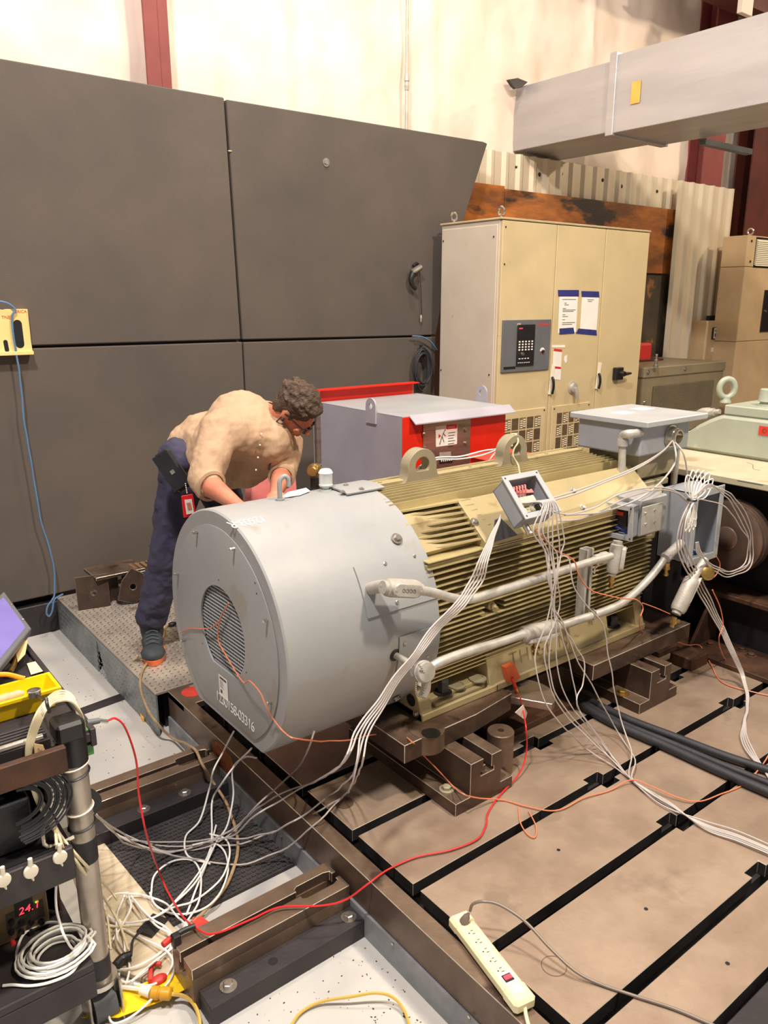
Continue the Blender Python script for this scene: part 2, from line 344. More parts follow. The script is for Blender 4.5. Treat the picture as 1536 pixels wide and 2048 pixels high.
# duct
t = thing('air_duct', 'large grey rectangular sheet metal duct coming out of the wall', 'duct', (5.58, 4.9, 2.93))
def shell(bm, x0, x1, y0, y1, z0, z1):
    box(bm, x0, x1, y0, y1, z0, z1); return bm
obj('duct_section', shell(nb(), 5.27, 5.93, 3.99, 5.05, 2.93, 3.415), 'duct_metal', t, bev=0.004)
obj('duct_section', shell(nb(), 5.25, 5.95, 1.6, 3.975, 2.915, 3.44), 'duct_metal', t, bev=0.004)
obj('duct_section', shell(nb(), 5.25, 5.95, -1.2, 1.585, 2.915, 3.44), 'duct_metal', t, bev=0.004)
obj('joint_flange', box(nb(), 5.235, 5.965, 3.965, 4.03, 2.90, 3.46), 'duct_metal', t, bev=0.003)
obj('joint_flange', box(nb(), 5.235, 5.965, 1.57, 1.61, 2.90, 3.46), 'duct_metal', t, bev=0.003)
a = on('x', 5.245, 1264, 165); b = on('x', 5.245, 1279, 205)
child_label(obj('tag', box(nb(), 5.243, 5.2455, b.y, a.y, b.z, a.z), 'duct_tag', t), 'orange yellow tag')
obj('support_angle', box(nb(), 5.9, 6.6, 3.6, 3.66, 2.86, 2.90), 'grey_dark', t)
# torn foam at the duct mouth
bm = nb(); pts = P('y', 4.90, (1014, 160), (1032, 157), (1052, 165), (1040, 176), (1028, 178), (1022, 172))
prism(bm, [(p.x, p.z) for p in pts], 'y', 4.88, 4.91); tag(obj('torn_flap', bm, 'dark_steel'), 'small torn dark flap at the duct mouth on the wall', 'flap')
# roof beam, top right
t = thing('roof_beam', 'dark red roof beam crossing the top right corner', 'beam', (7.2, 4.5, 4.2))
a = on('y', 4.6, 1330, 0); b = on('y', 4.6, 1440, 36)
obj('web', box(nb(), a.x-0.3, 12, 4.5, 4.53, b.z+0.12, b.z+0.7), 'dark_primer', t)
obj('lower_flange', box(nb(), a.x-0.3, 12, 4.42, 4.62, b.z+0.09, b.z+0.12), 'dark_primer', t)
tag(obj('beam_clip', box(nb(), b.x-0.05, b.x+0.14, 4.36, 4.41, b.z-0.02, b.z+0.2), 'white_nylon', bev=0.004), 'small pale bracket clipped on the dark roof beam', 'bracket')

# ------------------------------------------------------------------ black acoustic partition
t = thing('partition_screen', 'large black padded partition of four panels behind the worker', 'partition', (2.4, 4.68, FZ))
def panel(pts, lab=None):
    o = obj('panel', prism(nb(), pts, 'y', 4.65, 4.70), 'acoustic_panel', t, bev=0.006, seg=2)
    obj('core', prism(nb(), [(p[0], p[1]) for p in pts], 'y', 4.7005, 4.706), 'panel_core', o); return o
panel([(-0.60, 1.472), (2.447, 1.466), (2.410, 2.880), (-0.6, 2.890)])
panel([(2.462, 1.464), (4.13, 1.452), (4.20, 1.75), (4.40, 2.32), (4.626, 2.872), (4.58, 2.880), (2.425, 2.872)])
panel([(-0.60, 0.02), (2.462, 0.02), (2.456, 1.450), (-0.6, 1.458)])
panel([(2.470, 0.02), (4.13, 0.02), (4.13, 1.440), (2.466, 1.448)])
obj('frame', box(nb(), -0.6, 4.13, 4.71, 4.76, 0.0, 2.84), 'dark_steel', t)
bolt(t, on('y', 4.649, 652, 325), (0, -1, 0), 0.016, 'bright_metal')
bm = nb(); c = on('y', 4.648, 460, 302)
ball(bm, c, 0.012, 1.2, .3, .4, 8, 6); obj('torn_spot', bm, 'panel_core', t)
tag(obj('base_beam', box(nb(), -0.6, 1.148, 4.66, 4.80, FZ, -0.03), 'dark_steel', bev=0.004), 'dark steel beam under the partition by the floor', 'beam')
# ------------------------------------------------------------------ tread plate platform
t = thing('tread_platform', 'grey tread plate platform the worker stands on', 'platform', (1.15, 3.9, FZ))
obj('top_plate', box(nb(), 1.142, 4.0, 3.14, 4.645, -0.012, 0), 'tread_plate', t, bev=0.001)
gy = on('x', 1.15, 200, 1300).y
obj('side_plate', prism(nb(), [(3.14, FZ), (gy-0.10, FZ), (gy+0.02, -0.02), (gy+0.02, -0.008), (3.14, -0.008)], 'x', 1.142, 1.15), 'tread_side', t)
obj('side_plate', prism(nb(), [(gy+0.04, FZ), (4.65, FZ), (4.65, -0.008), (gy+0.02, -0.008), (gy+0.02, -0.02)], 'x', 1.142, 1.15), 'tread_side', t)
obj('frame', box(nb(), 1.2, 3.95, 3.2, 4.6, FZ, -0.012), 'black_machine', t)
bm = nb()
def lug(bm, c, u, v, n_, L, W, H):
    p = [c-u*L, c-v*W, c+u*L, c+v*W]; top = c+n_*H
    vs = [bm.verts.new(q) for q in p]; tv = [bm.verts.new(top-u*L*.45), bm.verts.new(top+u*L*.45)]
    bm.faces.new((vs[0], vs[1], tv[0])); bm.faces.new((vs[0], tv[0], vs[3])); bm.faces.new((vs[2], tv[1], vs[1])); bm.faces.new((vs[2], vs[3], tv[1]))
    bm.faces.new((vs[1], tv[1], tv[0])); bm.faces.new((vs[3], tv[0], tv[1]))
i = 0; s = 0.0305; X = Vector((1, 0, 0)); Y = Vector((0, 1, 0)); Z = Vector((0, 0, 1))
for i in range(int(1.75/s)):
    for j in range(int(1.48/s)):
        c = Vector((1.16+i*s, 3.155+j*s, 0.0))
        u, v = (X+Y, X-Y) if (i+j) % 2 else (X-Y, X+Y)
        lug(bm, c, u.normalized(), v.normalized(), Z, 0.0125, 0.0042, 0.0026)
o = obj('tread_pattern', bm, 'tread_lug', t); o['kind'] = 'stuff'
bm = nb()
for i in range(int(1.48/s)):
    for j in range(6):
        c = Vector((1.142, 3.155+i*s, FZ+0.02+j*s)); u, v = (Z+Y, Z-Y) if (i+j) % 2 else (Z-Y, Z+Y)
        lug(bm, c, u.normalized(), v.normalized(), -X, 0.0115, 0.004, 0.0025)
o = obj('tread_pattern', bm, 'tread_side', t); o['kind'] = 'stuff'
# ------------------------------------------------------------------ slotted bed plate
BX0, BX1, BY0, BY1 = 1.292, 6.2, 0.707, 3.12
sy = [0.884, 1.195, 1.500, 1.815, 2.125, 2.44, 2.75]; SW = 0.017
t = thing('bed_plate', 'big brown machined steel bed plate with long T slots', 'bed plate', (BX0, BY0, FZ))
obj('bed_body', box(nb(), BX0+0.01, BX1, BY0+0.01, BY1, FZ, -0.10), 'bed_side', t)
edges = [BY0]+[v for q in sy for v in (q-SW, q+SW)]+[BY1]
def outline(y0, y1, x0, x1, lo, hi):
    "top strip between two slots with the wider pockets cut in where slots cross"
    pts = []; w = 0.036; d = 0.026
    pk = [2.18, 3.11, 4.04, 4.97]
    pts.append((x0, y0))
    if lo:
        for p in pk: pts += [(p-w*1.4, y0), (p-w*1.4, y0+d), (p+w, y0+d), (p+w, y0)]
    pts += [(x1, y0), (x1, y1)]
    if hi:
        for p in reversed(pk): pts += [(p+w*1.6, y1), (p+w*1.6, y1-d), (p-w*0.6, y1-d), (p-w*0.6, y1)]
    pts.append((x0, y1)); return pts
for k in range(0, len(edges)-1, 2):
    y0, y1 = edges[k], edges[k+1]
    x0 = BX0 if k else 1.30
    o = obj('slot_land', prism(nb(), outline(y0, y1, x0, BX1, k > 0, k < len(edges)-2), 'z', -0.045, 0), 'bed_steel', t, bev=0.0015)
    obj('slot_wall', box(nb(), x0+0.004, BX1, y0+0.012, y1-0.012, -0.10, -0.045), 'bed_side', t)
bm = nb()
for (px_, py_) in ((1117, 1700), (1292, 1818), (1455, 1927)):
    c = on('z', 0, px_, py_); lathe(bm, c+Vector((0, 0, 0.0002)), c+Z, [(0, .006), (.0006, .006)], 14)
obj('drilled_hole', bm, 'black_plastic', t)
def ring_mark(px_, py_, r, m='rust_brown'):
    c = on('z', 0, px_, py_); bm = nb(); n = 40
    for k in range(n):
        a0, a1 = 2*math.pi*k/n, 2*math.pi*(k+1)/n; q = []
        for a, rr in ((a0, r), (a1, r), (a1, r*0.93), (a0, r*0.93)):
            q.append(bm.verts.new(c+Vector((math.cos(a)*rr, math.sin(a)*rr, 0.0006))))
        bm.faces.new(q)
    return bm
child_label(obj('plug', lathe(nb(), on('z', 0, 688, 1606)-Z*0.004, on('z', 0, 688, 1606)+Z, [(0, .034), (.006, .034), (.0065, .03)], 26), 'block_steel', t, True), 'worn round plug in the plate')
obj('ring_mark', ring_mark(1108, 1932, .034), 'rail_steel', t)
# bed side rail (long outer bar), and grey angle at its foot
t = thing('side_rail', 'long steel bar along the near left side of the bed plate', 'rail', (1.22, 2.0, FZ))
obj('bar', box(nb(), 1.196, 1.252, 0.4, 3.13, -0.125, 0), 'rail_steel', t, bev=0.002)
obj('rust_patch', prism(nb(), [(p.y, p.z) for p in P('x', 1.195, (425, 1478), (446, 1492), (462, 1515), (470, 1540), (452, 1552), (438, 1530), (424, 1510))], 'x', 1.1945, 1.1959), 'rust_spot', t)
obj('angle_foot', box(nb(), 1.188, 1.292, 0.4, 3.13, FZ, -0.125), 'angle_grey', t, bev=0.001)
for (px_, py_) in ((477, 1589), (563, 1673), (786, 1887), (939, 2033)):
    c = on('x', 1.187, px_, py_); bolt(t, c, (-1, 0, 0), 0.005, 'bright_metal', 'screw', False)
o = obj('sticker', lathe(nb(), (1.22+.06, 3.055, 0.0), (1.28, 3.055, 1), [(0, .047), (.0012, .047)], 30), 'red_paint'); tag(o, 'red round sticker on the corner of the bed frame', 'sticker')
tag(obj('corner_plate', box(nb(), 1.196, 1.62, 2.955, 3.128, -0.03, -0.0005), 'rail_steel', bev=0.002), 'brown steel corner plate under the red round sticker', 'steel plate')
# bed front side (lower right)
tag(obj('front_bar', box(nb(), 1.60, 6.2, 0.60, 0.69, FZ, -0.012), 'dark_steel', bev=0.003), 'dark steel bar along the near edge of the bed plate', 'bar')
# ------------------------------------------------------------------ two T slot rails on the floor
def t_rail(name, label, y0, y1, x0, x1, zt, bolts, grp):
    t = thing(name, label, 'slotted rail', ((x0+x1)/2, (y0+y1)/2, FZ), grp)
    ym = (y0+y1)/2; s = 0.011
    bm = nb(); px0 = x1-0.135; px1 = x1-0.035
    pts_n = [(x0, y0), (x1, y0), (x1, ym-s), (px1+.02, ym-s), (px1+.02, ym-s-.012), (px1, ym-.03), (px0, ym-.03), (px0-.012, ym-s-.012), (px0-.012, ym-s), (x0, ym-s)]
    pts_f = [(x0, ym+s), (px0-.012, ym+s), (px0-.012, ym+s+.012), (px0, ym+.03), (px1, ym+.03), (px1+.02, ym+s+.012), (px1+.02, ym+s), (x1, ym+s), (x1, y1), (x0, y1)]
    prism(bm, pts_n, 'z', zt-0.035, zt); prism(bm, pts_f, 'z', zt-0.035, zt)
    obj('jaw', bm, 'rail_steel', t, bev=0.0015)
    obj('body', box(nb(), x0, x1, y0, y1, FZ, zt-0.075), 'rail_steel', t)
    obj('body', box(nb(), x0, x1, y0, ym-0.026, zt-0.075, zt-0.035), 'rail_steel', t); obj('body', box(nb(), x0, x1, ym+0.026, y1, zt-0.075, zt-0.035), 'rail_steel', t)
    obj('foot_flange', box(nb(), x0+0.015, x1+0.02, y0-0.075, y0, FZ, FZ+0.065), 'dark_steel', t, bev=0.002)
    for bx in bolts:
        bolt(t, (bx, y0-0.038, FZ+0.065), (0, 0, 1), 0.0145, 'bright_metal')
    return t
t = t_rail('slotted_rail', 'brown slotted rail nearest the camera, ending at the white bolts', 1.70, 1.835, 0.655, 1.186, -0.072, (0.742, 1.155), 'slotted rails bolted to the floor')
o = obj('bolt_hole', lathe(nb(), (0.885, 1.662, FZ+0.0651), (0.885, 1.662, 1), [(0, .014), (.0008, .014)], 18), 'black_plastic', t)
t_rail('slotted_rail', 'brown slotted rail behind the rubber mat, nearer the platform', 2.612, 2.742, 0.62, 1.186, -0.075, (0.855, 1.02), 'slotted rails bolted to the floor')
# rubber mat with a ribbed top
t = thing('rubber_mat', 'black ribbed rubber mat on the floor between the slotted rails', 'mat', (0.9, 2.3, FZ))
MY0, MY1 = 2.03, 2.53
obj('mat_base', box(nb(), 0.665, 1.182, MY0, MY1, FZ, FZ+0.012), 'mat_rubber', t)
bm = nb()
for i in range(26):
    for j in range(25):
        x = 0.674+i*0.0195+(0.008 if j % 2 else 0); y = MY0+0.01+j*0.0195
        if x < 1.174: box(bm, x, x+0.013, y, y+0.009, FZ+0.012, FZ+0.0155)
o = obj('ribs', bm, 'mat_rubber', t); o['kind'] = 'stuff'
# wooden board, yellow tape on floor
t = obj('floor_board', prism(nb(), [(p.x, p.y) for p in P('z', FZ, (175, 1672), (188, 1668), (370, 1890), (400, 1960), (300, 1972), (212, 1940))], 'z', FZ+0.001, FZ+0.02), 'board_wood', bev=0.002)
tag(t, 'pale worn wooden board on the floor beside the rubber mat', 'board')
t = obj('floor_tape', prism(nb(), [(p.x, p.y) for p in P('z', FZ, (165, 2048), (236, 2000), (352, 1952), (386, 1984), (330, 2012), (238, 2048))], 'z', FZ+0.0205, FZ+0.0225), 'yellow_tape')
tag(t, 'yellow hazard tape with black scuffs on the floor', 'tape')
t = obj('floor_sheet', prism(nb(), [(p.x, p.y) for p in P('z', FZ, (160, 1418), (250, 1385), (262, 1395), (165, 1430))], 'z', FZ+0.0005, FZ+0.004), 'dark_steel')
tag(t, 'dark metal strip set across the floor by the platform', 'strip')
t = obj('wood_wedge', prism(nb(), [(p.x, p.y) for p in P('z', FZ, (271, 1405), (276, 1407), (289, 1445), (284, 1443))], 'z', FZ+0.001, FZ+0.02), 'duct_tag', bev=0.001)
tag(t, 'small yellow wooden sliver on the floor beside the platform', 'wedge')
# loose debris, uncountable
bm = nb()
rnd = random.Random(3)
for k in range(260):
    c = on('z', FZ, rnd.uniform(430, 900), rnd.uniform(1870, 2047)) if k % 2 else on('z', FZ, rnd.uniform(100, 370), rnd.uniform(1290, 1560))
    if c.x > 1.17: continue
    s_ = rnd.uniform(0.0006, 0.0019); a = rnd.uniform(0, 3.1); mx = Matrix.Translation(c) @ Matrix.Rotation(a, 4, 'Z')
    box(bm, -s_*1.5, s_*1.5, -s_, s_, 0.0002, s_*.7, mx)
o = obj('floor_debris', bm, 'rust_brown'); tag(o, 'small dark metal chips and crumbs scattered over the pale floor', 'debris'); o['kind'] = 'stuff'

# ------------------------------------------------------------------ steel parts on the platform
def platepts(v, ax, pts): return [on(ax, v, *p) for p in pts]
t = thing('steel_plate', 'square dark steel plate with centre hole leaning upright on the platform', 'steel plate', tuple(on('z', 0, 188, 1215)))
a = on('z', 0.0, 157, 1222); b = on('z', 0.0, 222, 1212); u = (b-a).normalized(); H_ = 0.19
n_ = Vector((-u.y, u.x, 0)).normalized(); up = (Z+n_*0.28).normalized(); W_ = (b-a).length
mx = axes(a, u, up)
bm = nb(); c0 = Vector((W_*0.52, H_*0.48)); n = 20; hole = 0.017
fr = [];
outer = [(0, 0), (W_, 0), (W_, H_), (0, H_)]
def plate_hole(bm, outer, c, r, th, mx, n=24):
    "convex plate with a round through hole"
    def ray_out(ang):
        d = Vector((math.cos(ang), math.sin(ang))); best = 1e9
        for i in range(len(outer)):
            p = Vector(outer[i]); q = Vector(outer[(i+1) % len(outer)]); e = q-p; den = d.x*e.y-d.y*e.x
            if abs(den) < 1e-9: continue
            s1 = ((p.x-c.x)*e.y-(p.y-c.y)*e.x)/den; s2 = ((p.x-c.x)*d.y-(p.y-c.y)*d.x)/den
            if s1 > 0 and -1e-6 <= s2 <= 1+1e-6: best = min(best, s1)
        return c+d*best
    angs = sorted([2*math.pi*i/n for i in range(n)]+[math.atan2(p[1]-c.y, p[0]-c.x) % (2*math.pi) for p in outer])
    I0 = []; O0 = []; I1 = []; O1 = []
    for a in angs:
        i_ = c+Vector((math.cos(a), math.sin(a)))*r; o_ = ray_out(a)
        for lst, pt, z in ((I0, i_, 0), (O0, o_, 0), (I1, i_, th), (O1, o_, th)): lst.append(bm.verts.new(mx @ Vector((pt.x, pt.y, z))))
    m_ = len(angs)
    for i in range(m_):
        j = (i+1) % m_
        for q in ((I0[i], I0[j], O0[j], O0[i]), (I1[j], I1[i], O1[i], O1[j]), (O0[i], O0[j], O1[j], O1[i]), (I0[j], I0[i], I1[i], I1[j])):
            try: bm.faces.new(q)
            except ValueError: pass
    bmesh.ops.remove_doubles(bm, verts=bm.verts, dist=1e-6); return bm
obj('plate', plate_hole(nb(), outer, c0, hole, 0.018, mx @ Matrix.Translation((0, 0, -0.018))), 'block_steel', t, bev=0.001)
# bracket table behind it
t = thing('steel_bracket', 'low brown steel bracket with a flat top behind the square plate', 'bracket', tuple(on('z', 0, 215, 1190)))
c = on('z', 0.17, 210, 1120); obj('top_plate', box(nb(), c.x-0.16, c.x+0.13, 4.33, 4.55, 0.16, 0.178), 'block_steel', t, bev=0.002)
obj('leg', box(nb(), c.x-0.10, c.x-0.02, 4.38, 4.5, 0.0, 0.16), 'block_steel', t, bev=0.002); obj('leg', box(nb(), c.x+0.05, c.x+0.09, 4.35, 4.53, 0.0, 0.16), 'dark_steel', t, bev=0.002)
t = thing('steel_lug_plate', 'rounded dark steel lug plate with hole standing by the bracket', 'steel plate', tuple(on('z', 0, 265, 1190)))
a = on('y', 4.28, 237, 1190); b = on('y', 4.28, 268, 1192)
obj('plate', plate_hole(nb(), [(0, 0.03), (0.09, 0), (0.16, 0.05), (0.155, 0.17), (0.09, 0.21), (0.03, 0.14)], Vector((0.09, 0.10)), 0.018, 0.02, axes((a.x, 4.30, 0.0), (1, -0.3, 0), (0, 0.15, 1))), 'block_steel', t, bev=0.001)
t = thing('steel_box', 'small open steel box standing on the platform by the leg', 'box', (on('z', 0, 285, 1190)))
c = on('z', 0, 290, 1195)
obj('shell', box(nb(), c.x-0.06, c.x+0.16, c.y, c.y+0.16, 0.0, 0.155), 'dark_steel', t, bev=0.003); obj('rim', box(nb(), c.x-0.066, c.x+0.166, c.y-0.006, c.y+0.166, 0.156, 0.168), 'rail_steel', t, bev=0.002)
bm = nb()
for k in range(5): box(bm, c.x-0.04+k*0.035, c.x-0.02+k*0.035, c.y+0.02, c.y+0.13, 0.169, 0.182, None)
obj('contents', bm, 'brown_wire', t)
c = on('z', 0.0, 252, 1203)
o = obj('round_weight', lathe(nb(), c, c+Z, [(0, .05), (.003, .053), (.03, .053), (.034, .050), (.034, .008), (.030, .008)], 30), 'dark_steel', smooth=True); tag(o, 'black round steel disc lying flat on the tread platform', 'disc')
c = on('z', 0.0, 312, 1160)
o = obj('steel_cylinder', cyl(nb(), (c.x, c.y+0.5, 0), (c.x, c.y+0.5, 0.30), 0.065, n=26), 'dark_steel', smooth=True); tag(o, 'dark upright steel cylinder behind the worker\'s leg', 'cylinder')
c = on('z', 0, 345, 1252)
bm = nb(); ball(bm, c+Z*0.012, 0.016, 1.6, 1, .7, 10, 6); tag(obj('cable_plug', bm, 'black_plastic', smooth=True), 'small black plug on the platform beside the shoe', 'plug')
# ================================================================== MOTOR
def cylpt(x, th, r): a = math.radians(th); return Vector((x, YC-r*math.cos(a), ZC+r*math.sin(a)))
def oncyl(px_, py_, r=RC):
    d = ray(px_, py_); a = d.y**2+d.z**2; b = 2*(d.y*(0-YC)+d.z*(1.7-ZC)); c = YC**2+(1.7-ZC)**2-r*r
    t = (-b-math.sqrt(max(b*b-4*a*c, 0)))/(2*a); q = EYE+d*t
    return q, math.degrees(math.atan2(q.z-ZC, YC-q.y))
motor = thing('electric_motor', 'large gold finned electric motor with a grey drum fan cover', 'electric motor', (2.2, YC, 0.248))
X0, X1 = 1.08, 1.685
FLAT = -0.349
def ring_profile(r, flat, n=96):
    pts = []; a0 = math.asin(flat/r)
    for i in range(n+1):
        a = a0+(math.pi-2*a0)*i/n; pts.append((YC-r*math.cos(a), ZC+r*math.sin(a)))
    return pts
# fan cover shell: open at the back
cover = obj('fan_cover', nb(), 'grey_paint', motor)
bm = nb(); po = ring_profile(RC, FLAT); pi_ = ring_profile(RC-0.006, FLAT+0.006)
A = [bm.verts.new((X0+0.006, y, z)) for y, z in po]; A0 = [bm.verts.new((X0, YC+(y-YC)*.988, ZC+(z-ZC)*.988)) for y, z in po]
B = [bm.verts.new((X1, y, z)) for y, z in po]; C_ = [bm.verts.new((X1, y, z)) for y, z in pi_]; D_ = [bm.verts.new((X0+0.012, y, z)) for y, z in pi_]
n = len(po)
for i in range(n):
    j = (i+1) % n
    bm.faces.new((A[i], A[j], B[j], B[i])); bm.faces.new((B[i], B[j], C_[j], C_[i])); bm.faces.new((C_[i], C_[j], D_[j], D_[i])); bm.faces.new((A0[i], A0[j], A[j], A[i]))
# front annulus from outer rim to the access opening
HR = 0.163
ih = [bm.verts.new((X0, YC-HR*math.cos(a), ZC+HR*math.sin(a))) for a in (math.asin(FLAT/RC)+(math.pi-2*math.asin(FLAT/RC))*i/(n-1) for i in range(n))]
hole_a = [math.atan2(v.co.z-ZC, YC-v.co.y) for v in A0]
for v, a in zip(ih, hole_a): v.co = (X0, YC-HR*math.cos(a), ZC+HR*math.sin(a))
for i in range(n):
    j = (i+1) % n; bm.faces.new((A0[j], A0[i], ih[i], ih[j]))
bmesh.ops.recalc_face_normals(bm, faces=bm.faces); bm.to_mesh(cover.data); bm.free(); cover.data.shade_smooth(); cover.data.set_sharp_from_angle(angle=math.radians(35))
# round access plate with flat bottom, proud of the front
R2 = 0.372; F2 = -0.318
bm = nb(); po2 = ring_profile(R2, F2)
rings = []
for (x, s) in ((X0-0.001, 1.0), (X0-0.0045, 1.0), (X0-0.005, 0.996)):
    rings.append([bm.verts.new((x, YC+(y-YC)*s, ZC+(z-ZC)*s)) for y, z in po2])
ha = [math.atan2(z-ZC, YC-y) for y, z in po2]
rings.append([bm.verts.new((X0-0.005, YC-HR*math.cos(a), ZC+HR*math.sin(a))) for a in ha])
rings.append([bm.verts.new((X0+0.002, YC-(HR)*math.cos(a), ZC+(HR)*math.sin(a))) for a in ha])
for a, b in zip(rings, rings[1:]):
    for i in range(n): bm.faces.new((a[i], a[(i+1) % n], b[(i+1) % n], b[i]))
ap = obj('access_plate', bm, 'grey_paint', cover, True)
FX = X0-0.006
for q in ((395, 1064), (469, 1097), (357, 1147), (370, 1280), (535, 1240), (543, 1404)):
    c = on('x', FX+.001, *q); bolt(cover, c, (-1, 0, 0), 0.0052, 'bright_metal', 'bolt', False, 0.016)
for q in ((437, 1160), (405, 1287), (493, 1345), (510, 1166), (513, 1187)):
    c = on('x', FX+.0008, *q); obj('pin_hole', lathe(nb(), c, c-X, [(0, .0032), (.0004, .0032)], 10), 'black_plastic', cover)
# grille: expanded wire across the opening
bm = nb(); s = 0.0135; k = -HR
while k < HR:
    h = math.sqrt(max(HR*HR-k*k, 0)); bmesh.ops.create_cube(bm, size=1, matrix=Matrix.Translation((X0+0.004, YC, ZC+k)) @ Matrix.Diagonal((0.002, 2*h, 0.0036, 1))); k += s
k = -HR
while k < HR:
    h = math.sqrt(max(HR*HR-k*k, 0)); bmesh.ops.create_cube(bm, size=1, matrix=Matrix.Translation((X0+0.0045, YC+k, ZC)) @ Matrix.Diagonal((0.0012, 0.0013, 2*h, 1))); k += 0.0095
obj('grille', bm, 'grey_paint_light', cover)
obj('fan_chamber', lathe(nb(), (X0+0.03, YC, ZC), (2, YC, ZC), [(0, HR+.02), (.10, HR+.02), (.11, 0.05)], 32, caps=False), 'black_machine', cover)
bm = nb()
for k in range(8):
    a = 2*math.pi*k/8; mx = Matrix.Translation((X0+0.10, YC, ZC)) @ Matrix.Rotation(a, 4, 'X'); box(bm, 0, 0.05, -0.006, 0.006, 0.05, 0.17, mx)
lathe(bm, (X0+.08, YC, ZC), (2, YC, ZC), [(0, .03), (.02, .055), (.08, .055)], 20)
obj('fan_blades', bm, 'grey_dark', cover)
# paper label and chalk number
a, b, c = on('x', FX-.0002, 437, 1347), on('x', FX-.0002, 463, 1357), on('x', FX-.0002, 440, 1384)
u = (b-a).normalized(); w_ = (b-a).length; mx = axes(a, (0, -1, 0), (0, 0, 1))
lab = obj('paper_label', box(nb(), 0, 0.066, -0.080, 0.0, 0, 0.0004, mx), 'paper', motor)
child_label(lab, 'white paper label')
bm = nb(); box(bm, 0.008, 0.058, -0.014, -0.006, 0.0005, 0.0007, mx)
for k in range(6): box(bm, 0.008, 0.03+0.004*(k % 3), -0.022-0.005*k, -0.0205-0.005*k, 0.0005, 0.0007, mx)
box(bm, 0.010, 0.024, -0.068, -0.055, 0.0005, 0.0007, mx)
obj('print', bm, 'ink', lab)
text('chalk_number', '1230158-03316', 0.054, axes(on('x', FX-.0006, 432, 1397), (0, -1, -0.02), (0, -.0, 1)), 'chalk', cover, space=0.82, bold=-0.0006)
# chalk marks on top, bent to the drum
o = text('chalk_number', '12603-R', 0.058, Matrix.Identity(4), 'chalk', None, 0.0003, space=.9)
c0, th0 = oncyl(525, 1032); adopt(o, cover)
for v in o.data.vertices:
    th = th0+math.degrees((-v.co.y)/RC)*1.0 + 0
    q = cylpt(c0.x-v.co.x*0.72, th0+math.degrees(v.co.y/RC)*-1.0, RC+0.0008+v.co.z); v.co = q
# side plates bent over the drum
def drum_patch(name, x0, x1, t0, t1, off=0.001, th=0.004, m='grey_paint', cut=None):
    bm = nb(); N_ = 14; lo = []; hi = []
    for i in range(N_+1):
        a = t0+(t1-t0)*i/N_
        lo.append([bm.verts.new(cylpt(x, a, RC+off)) for x in (x0, x1)]); hi.append([bm.verts.new(cylpt(x, a, RC+off+th)) for x in (x0, x1)])
    for i in range(N_):
        bm.faces.new((hi[i][0], hi[i][1], hi[i+1][1], hi[i+1][0])); bm.faces.new((lo[i][0], lo[i+1][0], lo[i+1][1], lo[i][1]))
        bm.faces.new((lo[i][0], hi[i][0], hi[i+1][0], lo[i+1][0])); bm.faces.new((lo[i][1], lo[i+1][1], hi[i+1][1], hi[i][1]))
    for e in (0, N_): bm.faces.new((lo[e][0], lo[e][1], hi[e][1], hi[e][0]))
    return obj(name, bm, m, cover, True)
drum_patch('side_plate', 1.385, X1, 14.5, 37.5)
drum_patch('side_plate', 1.505, X1, -27, 1.8)
drum_patch('top_plate', 1.55, 1.72, 80, 99, 0.004, 0.006)
for q, r in (((770, 1127), .0065), ((829, 1112), .0055), ((794, 1204), .0065), ((810, 1286), .0065), ((855, 1313), .0055), ((794, 1077), .012), ((793, 1397), .010)):
    c, th = oncyl(*q, RC+.006); nn = (cylpt(0, th, 1)-cylpt(0, th, 0)); bolt(cover, c-nn*.001, nn, r, 'bright_metal', 'bolt', r > .009)
for q in ((685, 984), (723, 978), (692, 970)):
    c, th = oncyl(*q, RC+.011); nn = (cylpt(0, th, 1)-cylpt(0, th, 0)); bolt(cover, c, nn, .006, 'bright_metal', 'bolt', True)
# eye rod and grease cup on top
c, th = oncyl(560, 1000); c.z = ZC+RC
bm = nb(); lathe(bm, c, c+Z, [(0, .016), (.006, .016)], 16); tube(bm, [c+Z*.004, c+Z*.05, c+Z*.07+X*.004, c+Z*.082+X*.018-Y*.004, c+Z*.072+X*.03-Y*.008, c+Z*.045+X*.032-Y*.009], .0085, 10)
obj('lifting_eye', bm, 'grey_paint', cover, True)
c, th = oncyl(651, 984); c = on('z', ZC+RC-.010, 652, 985)
bm = nb(); lathe(bm, c, c+Z, [(0, .02), (.012, .02), (.014, .012), (.022, .012), (.024, .024), (.03, .026), (.034, .024), (.038, .0245), (.070, .0245), (.074, .027), (.078, .0245), (.083, .022), (.088, .016), (.089, .008)], 26)
child_label(obj('breather_cap', bm, 'glass_clear', cover, True), 'clear ribbed breather cap')
# small stub pipe hole in the drum
c, th = oncyl(790, 1310)
nn = cylpt(0, th, 1)-cylpt(0, th, 0)
obj('pipe_hole', lathe(nb(), c+nn*0.0008, c+nn, [(0, .022), (.0006, .022)], 24), 'black_plastic', cover)
